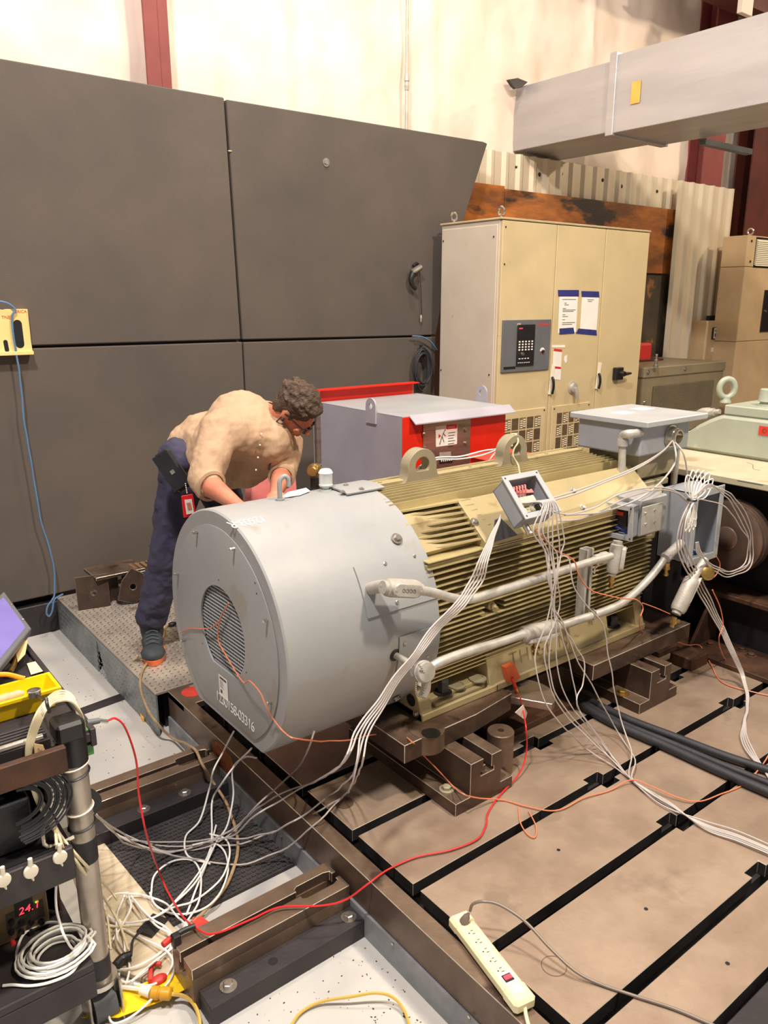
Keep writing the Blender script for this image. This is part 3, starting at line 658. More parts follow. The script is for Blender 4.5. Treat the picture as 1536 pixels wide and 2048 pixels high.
# ------------------------------------------------------------------ frame and fins
frame = obj('frame', lathe(nb(), (1.60, YC, ZC), (3, YC, ZC), [(0, .315), (1.37, .315), (1.372, .29), (1.44, .27), (1.50, .20), (1.60, .12), (1.62, .05)], 64), 'gold_core_shaded', motor, True)
FXE = 2.975
def fin(pts, x0, x1, th, m='gold_fin', taper=None, nrm=None):
    "plate along X: inner (y,z) -> outer (y,z)"
    (y0, z0), (y1, z1) = pts; d = Vector((0, y1-y0, z1-z0)); L = d.length; d.normalize(); nv = Vector((0, -d.z, d.y))
    bm = nb(); secs = taper or [(x0, L), (x1, L)]
    prev = None
    for x, l in secs:
        o_ = Vector((x, y0, z0)); e = d*l; tt = th
        ring = [bm.verts.new(o_+nv*tt*.5), bm.verts.new(o_+e+nv*tt*.34), bm.verts.new(o_+e-nv*tt*.34), bm.verts.new(o_-nv*tt*.5)]
        if prev:
            for i in range(4): bm.faces.new((prev[i], prev[(i+1) % 4], ring[(i+1) % 4], ring[i]))
        else: bm.faces.new(ring[::-1])
        prev = ring
    bm.faces.new(prev)
    return obj('fin', bm, m, frame)
# side fins, near side; a few are cut around the grease nipple and strut
zz = 0.845; k = 0
nip = on('y', 1.90, 985, 1212)
while zz > 0.36:
    dz = zz-ZC; tip = 0.392 if dz > -0.12 else 0.392-(abs(dz)-0.12)*0.32
    yi = YC-math.sqrt(max(.312**2-dz*dz, 0.02))
    if abs(zz-nip.z) < 0.022:
        fin(((yi, zz), (YC-tip, zz)), 1.66, nip.x-0.055, 0.0055); fin(((yi, zz), (YC-tip, zz)), nip.x+0.05, FXE, 0.0055)
    else:
        xe = FXE - 0.0
        fin(((yi, zz), (YC-tip, zz)), 1.66, xe, 0.0058)
    zz -= 0.0235 if zz > ZC+.05 else 0.0195; k += 1
bm = nb(); lathe(bm, nip+Y*.12, nip-Y, [(0, .02), (.115, .018), (.12, .012), (.13, .012), (.131, .006), (.145, .006)], 16)
obj('grease_nipple', bm, 'gold_paint', frame, True)
# far side fins, plain
for k in range(16):
    zz = 0.86-0.03*k; dz = zz-ZC; yi = YC+math.sqrt(max(.33**2-dz*dz, 0.02)); fin(((yi, zz), (YC+.39, zz)), 1.66, FXE, 0.007)
# top fins: upright plates
for k in range(8):
    y = YC-0.035-0.0200*k; dy = abs(y-YC); zt = ZC+0.418-dy*dy*0.9
    zb = ZC+math.sqrt(.33**2-dy*dy)
    xe = 2.93 if k < 4 else 3.02
    fin(((y, zb), (y, zt)), 1.66, xe, 0.0048)
    y2 = 2*YC-y; fin(((y2, zb), (y2, zt)), 1.66, xe, 0.006)
obj('top_strip', box(nb(), 1.66, 2.93, YC-.018, YC+.018, ZC+.33, ZC+.426), 'gold_paint', frame, bev=0.002)
for i in range(6): bolt(frame, (1.75+0.235*i, YC-.004, ZC+.426), (0, 0, 1), .007, 'gold_paint', 'bolt', False)
# smooth shoulder between top fins and pad
bm = nb(); prism(bm, [(YC-.20, ZC+.26), (YC-.205, ZC+.355), (YC-.262, ZC+.335), (YC-.30, ZC+.24), (YC-.25, ZC+.18)], 'x', 1.66, 2.98)
obj('shoulder', bm, 'gold_paint', frame, bev=0.003)
# corner pad (flat face tilted 45 degrees) and fins running into it
PT = Vector((0, 2.035, 0.995)); PB = Vector((0, 1.885, 0.868))
bm = nb(); prism(bm, [(PT.y+.03, PT.z-.10), (PT.y+.02, PT.z-.012), (PT.y, PT.z), (PB.y, PB.z), (PB.y+.004, PB.z-.022), (PB.y+.10, PB.z-.05)], 'x', 1.93, 2.985)
pad = obj('corner_pad', bm, 'gold_paint', frame, bev=0.003)
bm = nb(); prism(bm, [(PT.y+.06, PT.z-.10), (PT.y+.04, PT.z-.05), (PB.y+.045, PB.z-.0), (PB.y+.06, PB.z-.02)], 'x', 1.66, 1.94); obj('pad_root', bm, 'gold_paint', frame)
for k in range(8):
    f = (k+.3)/8.0; q = PT.lerp(PB, f); inn = Vector((0, q.y+.07, q.z-.015))
    d = Vector((0, q.y-inn.y, q.z-inn.z)); L = d.length
    fin(((inn.y, inn.z), (q.y, q.z)), 0, 0, 0.009, 'gold_paint', [(1.66, L*0.06), (1.69, L*.20), (1.78, L*.62), (1.945+.012*k, L*1.0), (1.99, L*1.0)])
bm = nb(); prism(bm, [(PB.y+.09, PB.z-.05), (PB.y+.012, PB.z-.032), (PB.y+.010, PB.z-.055), (PB.y+.10, PB.z-.075)], 'x', 1.66, 2.985); obj('pad_ledge', bm, 'gold_paint', frame, bev=.002)
pn = Vector((0, -(PT.z-PB.z), (PT.y-PB.y)))  # outward normal
pn = Vector((0, -0.646, 0.763))
def onpad(px_, py_):
    d = ray(px_, py_); p0 = Vector((2.4, PT.y, PT.z)); t_ = (p0-EYE).dot(pn)/d.dot(pn); return EYE+d*t_
for q in ((949, 1044), (1147, 982), (1166, 1016)): bolt(frame, onpad(*q), pn, .010, 'bright_metal', 'bolt', True)
# lifting lugs
for (xl, grp) in ((1.935, 0), (2.455, 1)):
    bm = nb(); r = .073; n = 26; zc_ = 1.083; yl = YC-.035
    outer = [(xl-.10, 1.022), (xl+.10, 1.022), (xl+.082, 1.04)]+[(xl+r*math.cos(a), zc_+r*math.sin(a)) for a in (math.radians(-8+196*i/n) for i in range(n+1))]+[(xl-.082, 1.04)]
    inner = [(xl+.035*math.cos(2*math.pi*i/n), zc_+.006+.035*math.sin(2*math.pi*i/n)) for i in range(n)]
    # star-shaped about the hole: build annulus by matching angles
    def ang(p): return math.atan2(p[1]-zc_-.006, p[0]-xl) % (2*math.pi)
    outer = sorted(outer, key=ang); F0 = []; F1 = []; I0 = []; I1 = []
    for p in outer:
        a = ang(p); ip = (xl+.035*math.cos(a), zc_+.006+.035*math.sin(a))
        F0.append(bm.verts.new((p[0], yl-.0, p[1]))); F1.append(bm.verts.new((p[0], yl+.05, p[1]))); I0.append(bm.verts.new((ip[0], yl-.0, ip[1]))); I1.append(bm.verts.new((ip[0], yl+.05, ip[1])))
    m_ = len(outer)
    for i in range(m_):
        j = (i+1) % m_
        bm.faces.new((F0[i], F0[j], I0[j], I0[i])); bm.faces.new((F1[j], F1[i], I1[i], I1[j])); bm.faces.new((F0[j], F0[i], F1[i], F1[j])); bm.faces.new((I0[i], I0[j], I1[j], I1[i]))
    obj('lifting_lug', bm, 'lug_paint', motor, True, bev=0.004, seg=2)
# ------------------------------------------------------------------ feet
foot = obj('foot', nb(), 'gold_paint', motor); bm = nb()
FY = 1.89; FB = 0.248
box(bm, 1.645, 2.03, FY, 2.20, FB, FB+.028); box(bm, 1.70, 2.0, FY+.032, 2.2, FB+.028, FB+.058)                       # base under near pocket
box(bm, 1.72, 1.97, FY+.012, FY+.032, FB+.028, FB+.042)  # stepped lip
box(bm, 2.02, 2.99, FY, 2.20, FB, FB+.03)
def web(x0, x1, top=0.44, lean=0.05): prism(bm, [(FY, FB), (FY+.02, FB+.07), (FY+lean, top), (FY+.20, top+.05), (FY+.22, FB)], 'x', x0, x1)
web(1.645, 1.70, 0.40, 0.07); web(1.995, 2.035, 0.45); web(2.70, 2.735, 0.45); web(2.935, 2.99, 0.45)
prism(bm, [(FY+.004, FB+.004), (FY+.048, 0.445), (FY+.09, 0.445), (FY+.06, FB)], 'x', 2.03, 2.71)
box(bm, 1.70, 2.0, FY+.17, FY+.2, FB, .46); box(bm, 2.73, 2.94, FY+.17, FY+.2, FB, .46)
box(bm, 1.66, 2.98, 1.95, 2.6, .40, .47)
box(bm, 1.645, 2.99, 2.36, 2.66, FB, FB+.05)
web_f = [(2*YC-FY-.0, FB), (2*YC-FY-.05, .44), (2*YC-FY-.2, .45), (2*YC-FY-.22, FB)]
prism(bm, web_f, 'x', 1.645, 1.70); prism(bm, web_f, 'x', 2.03, 2.71); prism(bm, web_f, 'x', 2.935, 2.99)
bmesh.ops.recalc_face_normals(bm, faces=bm.faces); bm.to_mesh(foot.data); bm.free()
b_ = foot.modifiers.new('edge', 'BEVEL'); b_.width = .003; b_.limit_method = 'ANGLE'
for q in ((913, 1371), (955, 1358)):
    c = on('z', FB+.0585, *q); obj('bolt_seat', lathe(nb(), c, c+Z, [(0, .034), (.004, .034), (.004, .026), (.002, .0255), (.002, .008)], 24), 'lug_paint', foot, True)
c = on('z', FB+.0585, 886, 1385); bolt(foot, c, (0, 0, 1), .02, 'dark_steel', 'foot_bolt', True, .05)
bolt(foot, on('x', 1.643, 832, 1428), (-1, 0, 0), .009, 'bright_metal', 'bolt', True)
c = on('z', FB+.03, 1225, 1252); bolt(foot, c, (0, 0, 1), .02, 'dark_steel', 'foot_bolt', True, .05)
obj('side_hole', lathe(nb(), on('x', 1.6445, 822, 1400), on('x', 1.6445, 822, 1400)-X, [(0, .024), (.0008, .024)], 20), 'black_plastic', foot)
# scribbled dark marks on the skirt
sk_n = Vector((0, -.98, .21))
def onskirt(px_, py_):
    d = ray(px_, py_); p0 = Vector((2.2, FY+.002, FB+.004)); nn = Vector((0, -.197, .044)).normalized(); t_ = (p0-EYE).dot(nn)/d.dot(nn); return EYE+d*t_-Vector((0, .0015, 0))
text('marker_scribble', 'THIGE N ~', .085, axes(onskirt(1020, 1335), (1, 0, 0), (0, .22, 1)), 'scribble', foot, .0002, space=1.1, bold=-.0024)
# drive end bearing housing, shaft, coupling guard
obj('shaft', lathe(nb(), (3.15, YC, ZC), (4, YC, ZC), [(0, .045), (.35, .045)], 24), 'black_machine', motor, True)
# ------------------------------------------------------------------ top terminal box
tb = obj('terminal_box', nb(), 'grey_box', motor); bm = nb()
box(bm, 2.945, 3.32, 1.965, 2.305, 1.045, 1.185)
bmesh.ops.recalc_face_normals(bm, faces=bm.faces); bm.to_mesh(tb.data); bm.free(); m_ = tb.modifiers.new('e', 'BEVEL'); m_.width = .008; m_.segments = 2
lid = obj('lid', box(nb(), 2.925, 3.40, 1.925, 2.345, 1.178, 1.205), 'grey_paint_light', tb, bev=.004, seg=2)
for q0, q1, mm in (((1228, 822), (1265, 829), 'duct_tag'), ((1258, 813), (1312, 822), 'paper')):
    a, b = on('z', 1.2055, *q0), on('z', 1.2055, *q1)
    cc = (a+b)/2; o = obj('sticker', box(nb(), cc.x-.05, cc.x+.05, cc.y-.035, cc.y+.035, 1.2052, 1.2058), 'paper', tb)
obj('pedestal', box(nb(), 3.0, 3.28, 2.00, 2.28, .93, 1.045), 'lug_paint', tb, bev=.006); obj('pedestal_base', box(nb(), 2.965, 3.22, 1.985, 2.40, .885, .915), 'lug_paint', tb, bev=.004)
obj('pedestal_neck', box(nb(), 2.99, 3.2, 2.02, 2.36, .86, .95), 'gold_core_shaded', tb)
obj('adapter', prism(nb(), [(1.93, .66), (1.90, .84), (1.99, .90), (2.4, .90), (2.4, .6)], 'x', 2.975, 3.16), 'lug_paint', tb, bev=.006)
c = on('y', 1.962, 1345, 872)
obj('hub', lathe(nb(), (c.x-.01, 1.966, c.z), (c.x-.01, 1, c.z), [(0, .052), (.006, .052), (.006, .045), (.03, .040), (.03, .036), (.045, .036), (.045, .028), (.012, .028), (.01, .004)], 28), 'bright_metal', tb, True)
bm = nb()
for k in range(5):
    z = 1.16-.018*k; box(bm, 3.321, 3.326, 1.99, 2.02, z-.006, z+.006)
obj('warning_strip', bm, 'red_ink', tb)
# pipe from terminal box down to box 2
e = Vector((2.935, 2.005, 1.115)); pb = on('x', 2.895, 1224, 1010)
px_x = 2.895; 
topc = on('x', px_x, 1246, 880); top2 = on('x', px_x, 1264, 868)
bm = nb(); tube(bm, [top2+X*.06-Y*.0, top2+X*.02, top2-X*.01+Y*.012, topc+Z*.02+Y*.0, topc], .019, 12)
lathe(bm, topc+Z*.004, topc-Z, [(0, .024), (.012, .026), (.028, .026), (.03, .022)], 14)
obj('pipe_elbow', bm, 'galv', tb, True)
obj('riser_pipe', cyl(nb(), topc-Z*.02, Vector((topc.x, topc.y-.008, .93)), .0165, n=16), 'galv', tb, True)
c = on('y', 2.05, 1350, 925)
obj('riser_pipe', cyl(nb(), (3.34, 2.03, 1.05), (3.34, 2.03, .70), .015, n=14), 'galv', tb, True)
# ------------------------------------------------------------------ open junction boxes
def open_box(name, mx, w, h, d, rim=.012, t_=.004, m='grey_box', parent=motor, screws=True, fl=.010):
    "opening faces local -y, mouth centre at the origin"
    bm = nb(); r = fl
    for (x0, x1, z0, z1) in ((-w/2, -w/2+t_, -h/2, h/2), (w/2-t_, w/2, -h/2, h/2), (-w/2, w/2, -h/2, -h/2+t_), (-w/2, w/2, h/2-t_, h/2)): box(bm, x0, x1, 0, d, z0, z1, mx)
    box(bm, -w/2, w/2, d-t_, d, -h/2, h/2, mx)
    bx = obj(name, bm, m, parent)
    bm = nb()
    for (x0, x1, z0, z1) in ((-w/2-r, -w/2+rim, -h/2-r, h/2+r), (w/2-rim, w/2+r, -h/2-r, h/2+r), (-w/2+rim, w/2-rim, -h/2-r, -h/2+rim), (-w/2+rim, w/2-rim, h/2-rim, h/2+r)): box(bm, x0, x1, -.006, 0, z0, z1, mx)
    fr = obj('rim', bm, 'grey_paint_light', bx, bev=.0012)
    if screws:
        bm = nb()
        for sx in (-1, 1):
            for sz in (-1, 1):
                p = mx @ Vector((sx*(w/2-.001), -.0061, sz*(h/2-.001))); nn = (mx.to_3x3() @ Vector((0, -1, 0))); lathe(bm, p, p+nn, [(0, .0036), (.0004, .0036)], 10)
        obj('screw_hole', bm, 'black_plastic', bx)
    return bx
# box 1, tilted on the pad
R1 = Matrix(((.999, .040, .022), (-.044, .709, .704), (.012, -.705, .710))).to_4x4()
mx1 = Matrix.Translation((2.060, 1.800, 1.042)) @ R1
b1 = open_box('junction_box', mx1, .158, .160, .078)
bm = nb()
for k in range(5):
    x = -.045+.018*k; box(bm, x, x+.016, .030, .066, -.012, .012, mx1); box(bm, x+.01, x+.026, .034, .066, -.050, -.030, mx1)
obj('terminal_block', bm, 'cream_wire', b1, bev=.001)
bm = nb()
for k in range(5):
    x = -.050+.014*k
    tube(bm, [mx1 @ Vector(p) for p in ((x, .035, .014), (x-.004, .012, .030), (x+.004, .010, .046), (x+.014, .030, .052), (x+.03, .035, .035), (.05, .03, .022+.003*k))], .0026, 6)
obj('pink_wires', bm, 'pink_foam', b1, True)
bm = nb(); box(bm, .02, .034, .02, .07, -.075, -.03, mx1); obj('bracket', bm, 'black_plastic', b1)
obj('bracket_plate', prism(nb(), [(p.x, p.z) for p in P('y', 1.87, (990, 1040), (1000, 1035), (1035, 1070), (985, 1085))], 'y', 1.868, 1.872), 'grey_dark', b1)  # grey bracket coloured darker to stand for the shade under the box
c = mx1 @ Vector((-.055, .045, -.09)); dn = mx1.to_3x3() @ Vector((0, 0, -1))
obj('stub', lathe(nb(), c, c+dn, [(0, .011), (.03, .011), (.032, .013), (.038, .013)], 14), 'bright_metal', b1, True)
# box 2, opens toward the fan end
mx2 = Matrix.Translation((2.678, 1.872, .823)) @ Matrix(((.116, .991, -.06), (-.993, .117, .005), (.012, .059, .998))).to_4x4()
b2 = open_box('junction_box', mx2, .135, .131, .066)
b2b = obj('hub_body', box(nb(), 2.748, 2.93, 1.802, 1.95, .755, .915), 'grey_paint', motor, bev=.006, seg=2)
a = on('y', 1.796, 1284, 1020); b = on('y', 1.796, 1320, 1050)
obj('cover_plate', box(nb(), a.x, b.x, 1.792, 1.797, b.z-.02, a.z+.012), 'galv', b2b, bev=.001)
for q in ((1291, 1026), (1309, 1020), (1291, 1048), (1309, 1043)): bolt(b2b, on('y', 1.792, *q), (0, -1, 0), .0042, 'bright_metal', 'screw', False, .005)
for k in range(4):
    p = mx2 @ Vector((-.012+.012*k, .045, .012)); obj('terminal', ball(nb(), p, .004, u=8, v=6), 'bright_metal', b2)
obj('relay', box(nb(), -.02, .03, .03, .06, -.03, .045, mx2), 'black_plastic', b2); obj('relay_cap', box(nb(), -.012, .018, .024, .03, .018, .034, mx2), 'red_ink', b2); 
obj('wire_loop', tube(nb(), [mx2 @ Vector(p) for p in ((-.03, .04, -.06), (-.01, .02, -.035), (.015, .02, -.04), (.03, .04, -.06))], .005, 8), 'blue_tape', b2, True)
def cond_body(parent, p0, p1, r=.028, cover_side=None, m='cast_alu', name='conduit_body'):
    "cast conduit fitting with its oval cover"
    p0 = Vector(p0); p1 = Vector(p1); d = (p1-p0); L = d.length
    o = obj(name, lathe(nb(), p0, p1, [(0, r*.7), (.012, r*.72), (.016, r*.92), (.03, r), (L-.03, r), (L-.014, r*.85), (L-.012, r*.62), (L, r*.6)], 20), m, parent, True)
    s = Vector(cover_side).normalized(); c = p0+d*.5+s*r*.86; dn = d.normalized(); sd = dn.cross(s)
    bm = nb(); n = 20; Lh = L*.5-.02; W = r*.72
    prof = [(dn*(Lh-W)*(1 if math.cos(a) > 0 else -1)+dn*math.cos(a)*W+sd*math.sin(a)*W) for a in (2*math.pi*i/n for i in range(n))]
    A = [bm.verts.new(c+q) for q in prof]; B = [bm.verts.new(c+q+s*.012) for q in prof]; C2 = [bm.verts.new(c+q*.9+s*.016) for q in prof]
    for a_, b_2 in ((A, B), (B, C2)):
        for i in range(n): bm.faces.new((a_[i], a_[(i+1) % n], b_2[(i+1) % n], b_2[i]))
    bm.faces.new(A[::-1]); bm.faces.new(C2)
    for t_ in (-1, 1): lathe(bm, c+dn*(Lh-.008)*t_+s*.015, c+dn*(Lh-.008)*t_+s, [(0, .0036), (.003, .003)], 8)
    cv = obj('cover', bm, m, o, True)
    return o, cv, c, dn, s
pA = on('y', 1.82, 1240, 1083); pB = on('y', 1.82, 1228, 1152)
o, *_ = cond_body(motor, (pA.x, 1.83, pA.z), (pB.x, 1.83, pB.z), .028, (.5, -.8, 0))
o2 = obj('drain_plug', lathe(nb(), pB+Y*.01, pB+Y*.01-Z, [(0, .012), (.02, .012), (.02, .016), (.03, .016), (.03, .009), (.042, .009), (.042, .012), (.052, .012)], 10), 'brass', o)
# box 3, tall, opens toward the near side
B3X0, B3X1, B3Y, B3Z0, B3Z1 = 3.045, 3.285, 1.75, .575, .915
mx3 = Matrix.Translation(((B3X0+B3X1)/2, B3Y, (B3Z0+B3Z1)/2))
b3 = open_box('junction_box', mx3, B3X1-B3X0-.02, B3Z1-B3Z0-.02, .16, rim=.022)
c = on('y', B3Y+.15, 1397, 1078); obj('bushing', lathe(nb(), (c.x, B3Y+.154, c.z), (c.x, 0, c.z), [(0, .022), (.012, .022), (.012, .012)], 16), 'black_plastic', b3)
obj('cable_clip', tube(nb(), P('y', B3Y+.05, (1375, 1110), (1382, 1102), (1394, 1108), (1402, 1116)), .007, 8), 'blue_tape', b3, True)
# side conduits
z_ = .88
c0, th0 = oncyl(742, 1177, RC+.006)
nn = cylpt(0, th0, 1)-cylpt(0, th0, 0)
p0 = on('y', 1.80, 775, 1172); p1 = on('y', 1.79, 838, 1180)
obj('nipple', tube(nb(), [c0-nn*.005, c0.lerp(p0, .5)+Vector((0, 0, .002)), p0], .021, 14), 'cast_alu', motor, True)
o, cv, cc, dn, s_ = cond_body(motor, p0-X*.02, p1+X*.01, .030, (-.15, -1, .12))
bm = nb()
for k in range(4): lathe(bm, cc+s_*.016+dn*(-.021+.014*k), cc+s_*1+dn*(-.021+.014*k), [(0, .006), (.001, .006), (.001, .0042), (0, .0042)], 14, False)
obj('cast_mark', bm, 'grey_dark', o)
def pth(y, pts): return P('y', y, *pts)
c1 = obj('conduit_pipe', tube(nb(), pth(1.78, ((838, 1180), (870, 1186), (905, 1196), (935, 1199), (962, 1194), (1000, 1182), (1060, 1163), (1120, 1143), (1180, 1124), (1222, 1112))), .0155, 14), 'galv', motor, True)
obj('pipe_fitting', lathe(nb(), on('y', 1.79, 1190, 1120), on('y', 1.80, 1225, 1110), [(0, .018), (.01, .021), (.05, .021), (.052, .024), (.075, .024)], 12), 'galv', c1, True)
c2 = obj('conduit_pipe', tube(nb(), pth(1.79, ((843, 1372), (852, 1348), (866, 1332), (895, 1318), (940, 1302), (1000, 1284), (1045, 1269))), .0165, 14)
, 'galv', motor, True)
obj('conduit_pipe', tube(nb(), pth(1.80, ((1105, 1256), (1150, 1242), (1215, 1220), (1255, 1198), (1300, 1155), (1335, 1110))), .0165, 14), 'galv', motor, True)
cond_body(motor, on('y', 1.795, 1040, 1271), on('y', 1.80, 1112, 1252), .031, (.1, -.5, -.85))
p = on('y', 1.79, 1072, 1284); obj('drain_plug', lathe(nb(), p, p-Z, [(0, .012), (.02, .012), (.02, .016), (.03, .016), (.03, .009), (.045, .009), (.045, .012), (.052, .012)], 10), 'brass', motor)
bm = nb(); q = pth(1.79, ((1335, 1112), (1345, 1102), (1362, 1086)))
tube(bm, q, .021, 12); lathe(bm, q[0], q[0]+(q[0]-q[1]), [(0, .024), (.018, .024)], 8); obj('pipe_elbow', bm, 'cast_alu', motor, True)
p = on('y', 1.80, 1334, 1125); obj('drain_plug', lathe(nb(), p, p-Z, [(0, .014), (.02, .014), (.02, .016), (.03, .016), (.03, .009), (.05, .009), (.05, .012), (.06, .012)], 10), 'brass', motor)
# round capped head at the fan end
c = on('y', 1.735, 847, 1343); nn = Vector((-.12, -.95, .28)).normalized()
hd = obj('sensor_head', lathe(nb(), c-nn*(-.02)-nn*.05, c+nn, [(0, .012), (.008, .03), (.02, .035), (.034, .037), (.036, .034), (.048, .034), (.052, .031), (.054, .01)], 28), 'cast_alu', motor, True)
ce, te = oncyl(790, 1310); obj('sensor_stem', tube(nb(), [ce-Vector((0, -.03, 0)), ce+(c-ce)*.5, c+Vector((-.02, .03, 0))], .0115, 10), 'galv', hd, True)
obj('sensor_neck', tube(nb(), [c+Vector((-.028, .022, .005)), c+Vector((-.012, .018, .002))], .02, 12, 0), 'cast_alu', hd, True)
obj('sensor_base', tube(nb(), P('y', 1.75, (852, 1350), (852, 1376), (846, 1392)), .016, 10), 'cast_alu', hd, True)
bm = nb()
for a_, b_2 in ((P('y', 1.715, (838, 1330), (848, 1345), (850, 1368), (846, 1388)), 0), (P('y', 1.73, (832, 1365), (832, 1380), (838, 1392), (850, 1397)), 0)):
    pp = smooth_path(a_, 4)
    for k in pp: ball(bm, k, .0034, u=6, v=5)
obj('bead_chain', bm, 'bright_metal', hd)
# upright channel strut carrying the conduits
s0 = on('y', 1.835, 1179, 1098); s1 = on('y', 1.835, 1172, 1235)
bm = nb(); xs = s0.x
for (a_, b_2, y0, y1) in ((-.02, .02, 1.862, 1.868), (-.022, -.017, 1.832, 1.868), (.017, .022, 1.832, 1.868), (-.022, -.010, 1.828, 1.833), (.010, .022, 1.828, 1.833)): box(bm, xs+a_, xs+b_2, y0, y1, s1.z, s0.z)
st = obj('channel_strut', bm, 'galv', motor, bev=.0008)
bm = nb()
for k in range(4): box(bm, xs-.005, xs+.005, 1.8615, 1.8625, s1.z+.03+.05*k, s1.z+.05+.05*k)
obj('slot', bm, 'black_plastic', st)
for q, r in (((1187, 1124), .023), ((1183, 1228), .022)):
    c = on('y', 1.80, *q); bm = nb(); n = 16
    tube(bm, [c+Vector((0, math.cos(a)*r, math.sin(a)*r)) for a in (math.radians(-60+300*i/n) for i in range(n+1))], .004, 6, 0)
    cyl(bm, c+Vector((0, -.008, -r)), c+Vector((0, -.008, -r-.022)), .0035, n=8); obj('pipe_clamp', bm, 'bright_metal', st, True)
# lower right conduit body hanging under box 3
o, *_ = cond_body(motor, on('y', 1.70, 1388, 1152), on('y', 1.70, 1352, 1228), .034, (.75, -.6, .3))
obj('neck_pipe', tube(nb(), [on('y', 1.70, 1410, 1118), on('y', 1.70, 1386, 1158)], .018, 12, 0), 'cast_alu', o, True)
c = on('y', 1.68, 1412, 1146); nn = Vector((-.4, -.8, .45)).normalized()
obj('round_cap', lathe(nb(), c-nn*.03, c+nn, [(0, .02), (.004, .03), (.03, .031), (.034, .034), (.044, .034), (.047, .03)], 24), 'brass', o, True)
p = on('y', 1.70, 1349, 1234)
bm = nb(); lathe(bm, p, p+Vector((-.3, 0, -1)), [(0, .012), (.015, .012), (.015, .017), (.028, .017), (.028, .01), (.045, .01)], 10); cyl(bm, p+Vector((-.02, 0, -.02)), p+Vector((.02, -.01, -.02)), .009, n=8); obj('drain_plug', bm, 'brass', o)
# ================================================================== supports under the motor
def riser(x, y0, y1, grp, label):
    t = thing('riser_block', label, 'steel block', (x+.14, y0, 0), grp)
    prof = [(0, 0), (0, .048), (.067, .048), (.067, .176), (.128, .176), (.128, .150), (.138, .150), (.138, .128), (.128-.012, .128), (.128-.012, .112), (.180, .112), (.180, .128), (.168, .128), (.168, .176), (.217, .176), (.217, .048), (.279, .048), (.279, 0)]
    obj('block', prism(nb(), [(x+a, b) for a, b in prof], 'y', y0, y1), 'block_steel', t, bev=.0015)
    return t
r1 = riser(1.611, 1.672, 2.30, None, 'brown slotted riser block under the fan end of the motor')
bolt(r1, (1.645, 1.755, .048), (0, 0, 1), .016, 'lug_paint', 'hold_down_bolt', True)
r2 = riser(2.698, 1.695, 2.30, None, 'brown slotted riser block at the black cables, under the far end of the motor')
c = on('z', .048, 1221, 1383); bolt(r2, (2.72, 1.80, .048), (0, 0, 1), .018, 'brass', 'hold_down_bolt', True)
def spacer(x0, x1, y0, y1, z0, z1, label):
    return tag(obj('spacer_plate', box(nb(), x0, x1, y0, y1, z0, z1), 'block_steel', bev=.002), label, 'steel plate')
sp = thing('spacer_plate', 'long brown spacer plate between first riser block and gold motor foot', 'steel plate', (1.8, 1.9, .18))
obj('plate', prism(nb(), [(1.50, 1.813), (1.84, 1.815), (2.06, 1.845), (2.06, 2.35), (1.50, 2.35)], 'z', .177, .2475), 'block_steel', sp, bev=.002)
c = on('z', .249, 862, 1467)
bm = nb(); lathe(bm, c+Vector((.01, .034, 0)), c+Vector((.01, .034, 0))+Z, [(-.068, .064), (0, .064), (.0012, .062)], 34); obj('hole_boss', bm, 'block_steel', sp, True); obj('hole', lathe(nb(), c+Z*.0014, c+Z, [(0, .034), (.0004, .034)], 24), 'black_plastic', sp)
spacer(2.50, 3.22, 1.80, 2.34, .178, .2475, 'brown spacer plate between the far riser block and motor foot')
o = obj('steel_jack', lathe(nb(), (1.93, 1.775, 0), (1.93, 1.775, 1), [(0, .05), (.165, .05), (.168, .047), (.168, .012), (.150, .011)], 32), 'block_steel', smooth=True); tag(o, 'upright round steel jack post beside the first riser block', 'steel cylinder')
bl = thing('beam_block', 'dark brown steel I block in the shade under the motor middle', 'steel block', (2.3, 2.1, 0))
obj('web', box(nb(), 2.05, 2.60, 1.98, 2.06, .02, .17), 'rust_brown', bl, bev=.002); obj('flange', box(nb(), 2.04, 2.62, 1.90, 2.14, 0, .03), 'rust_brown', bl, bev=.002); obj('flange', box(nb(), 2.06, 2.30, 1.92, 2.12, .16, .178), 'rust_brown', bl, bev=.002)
dk = on('z', .235, 1050, 1392)
o = obj('steel_disc', prism(nb(), [(dk.x+.13*math.cos(math.radians(a)), dk.y+.02+.13*math.sin(math.radians(a))) for a in range(-75, 121, 9)]+[(dk.x-.06, dk.y+.05)], 'z', .205, .235), 'stainless', bev=.0015); tag(o, 'shiny half round steel disc under the motor foot', 'disc')
# orange thermocouple block hung on the foot
t = thing('thermocouple_block', 'orange connector block fixed to the gold motor foot', 'connector', tuple(on('y', 1.885, 1015, 1342)))
q = [onskirt(*a)-Y*.004 for a in ((1000, 1330), (1018, 1322), (1030, 1350), (1008, 1360))]
bm = nb(); A = [bm.verts.new(p) for p in q]; B = [bm.verts.new(p-Y*.025) for p in q]; bm.faces.new(A); bm.faces.new(B[::-1])
for i in range(4): bm.faces.new((A[i], B[i], B[(i+1) % 4], A[(i+1) % 4]))
obj('body', bm, 'orange_block', t, bev=.001)
p = on('y', 1.85, 1027, 1365); obj('plug', tube(nb(), P('y', 1.85, (1024, 1356), (1030, 1372), (1036, 1388)), .007, 8), 'red_ink', t, True)
obj('brass_tip', tube(nb(), P('y', 1.85, (1032, 1376), (1040, 1392)), .008, 8, 0), 'brass', t, True)
o = obj('paper_tag', prism(nb(), [(p.x, p.z) for p in P('y', 1.80, (1030, 1425), (1046, 1410), (1054, 1425), (1050, 1440))], 'y', 1.798, 1.801), 'silver_tag'); tag(o, 'small pale paper tag hanging on the red wire', 'tag')
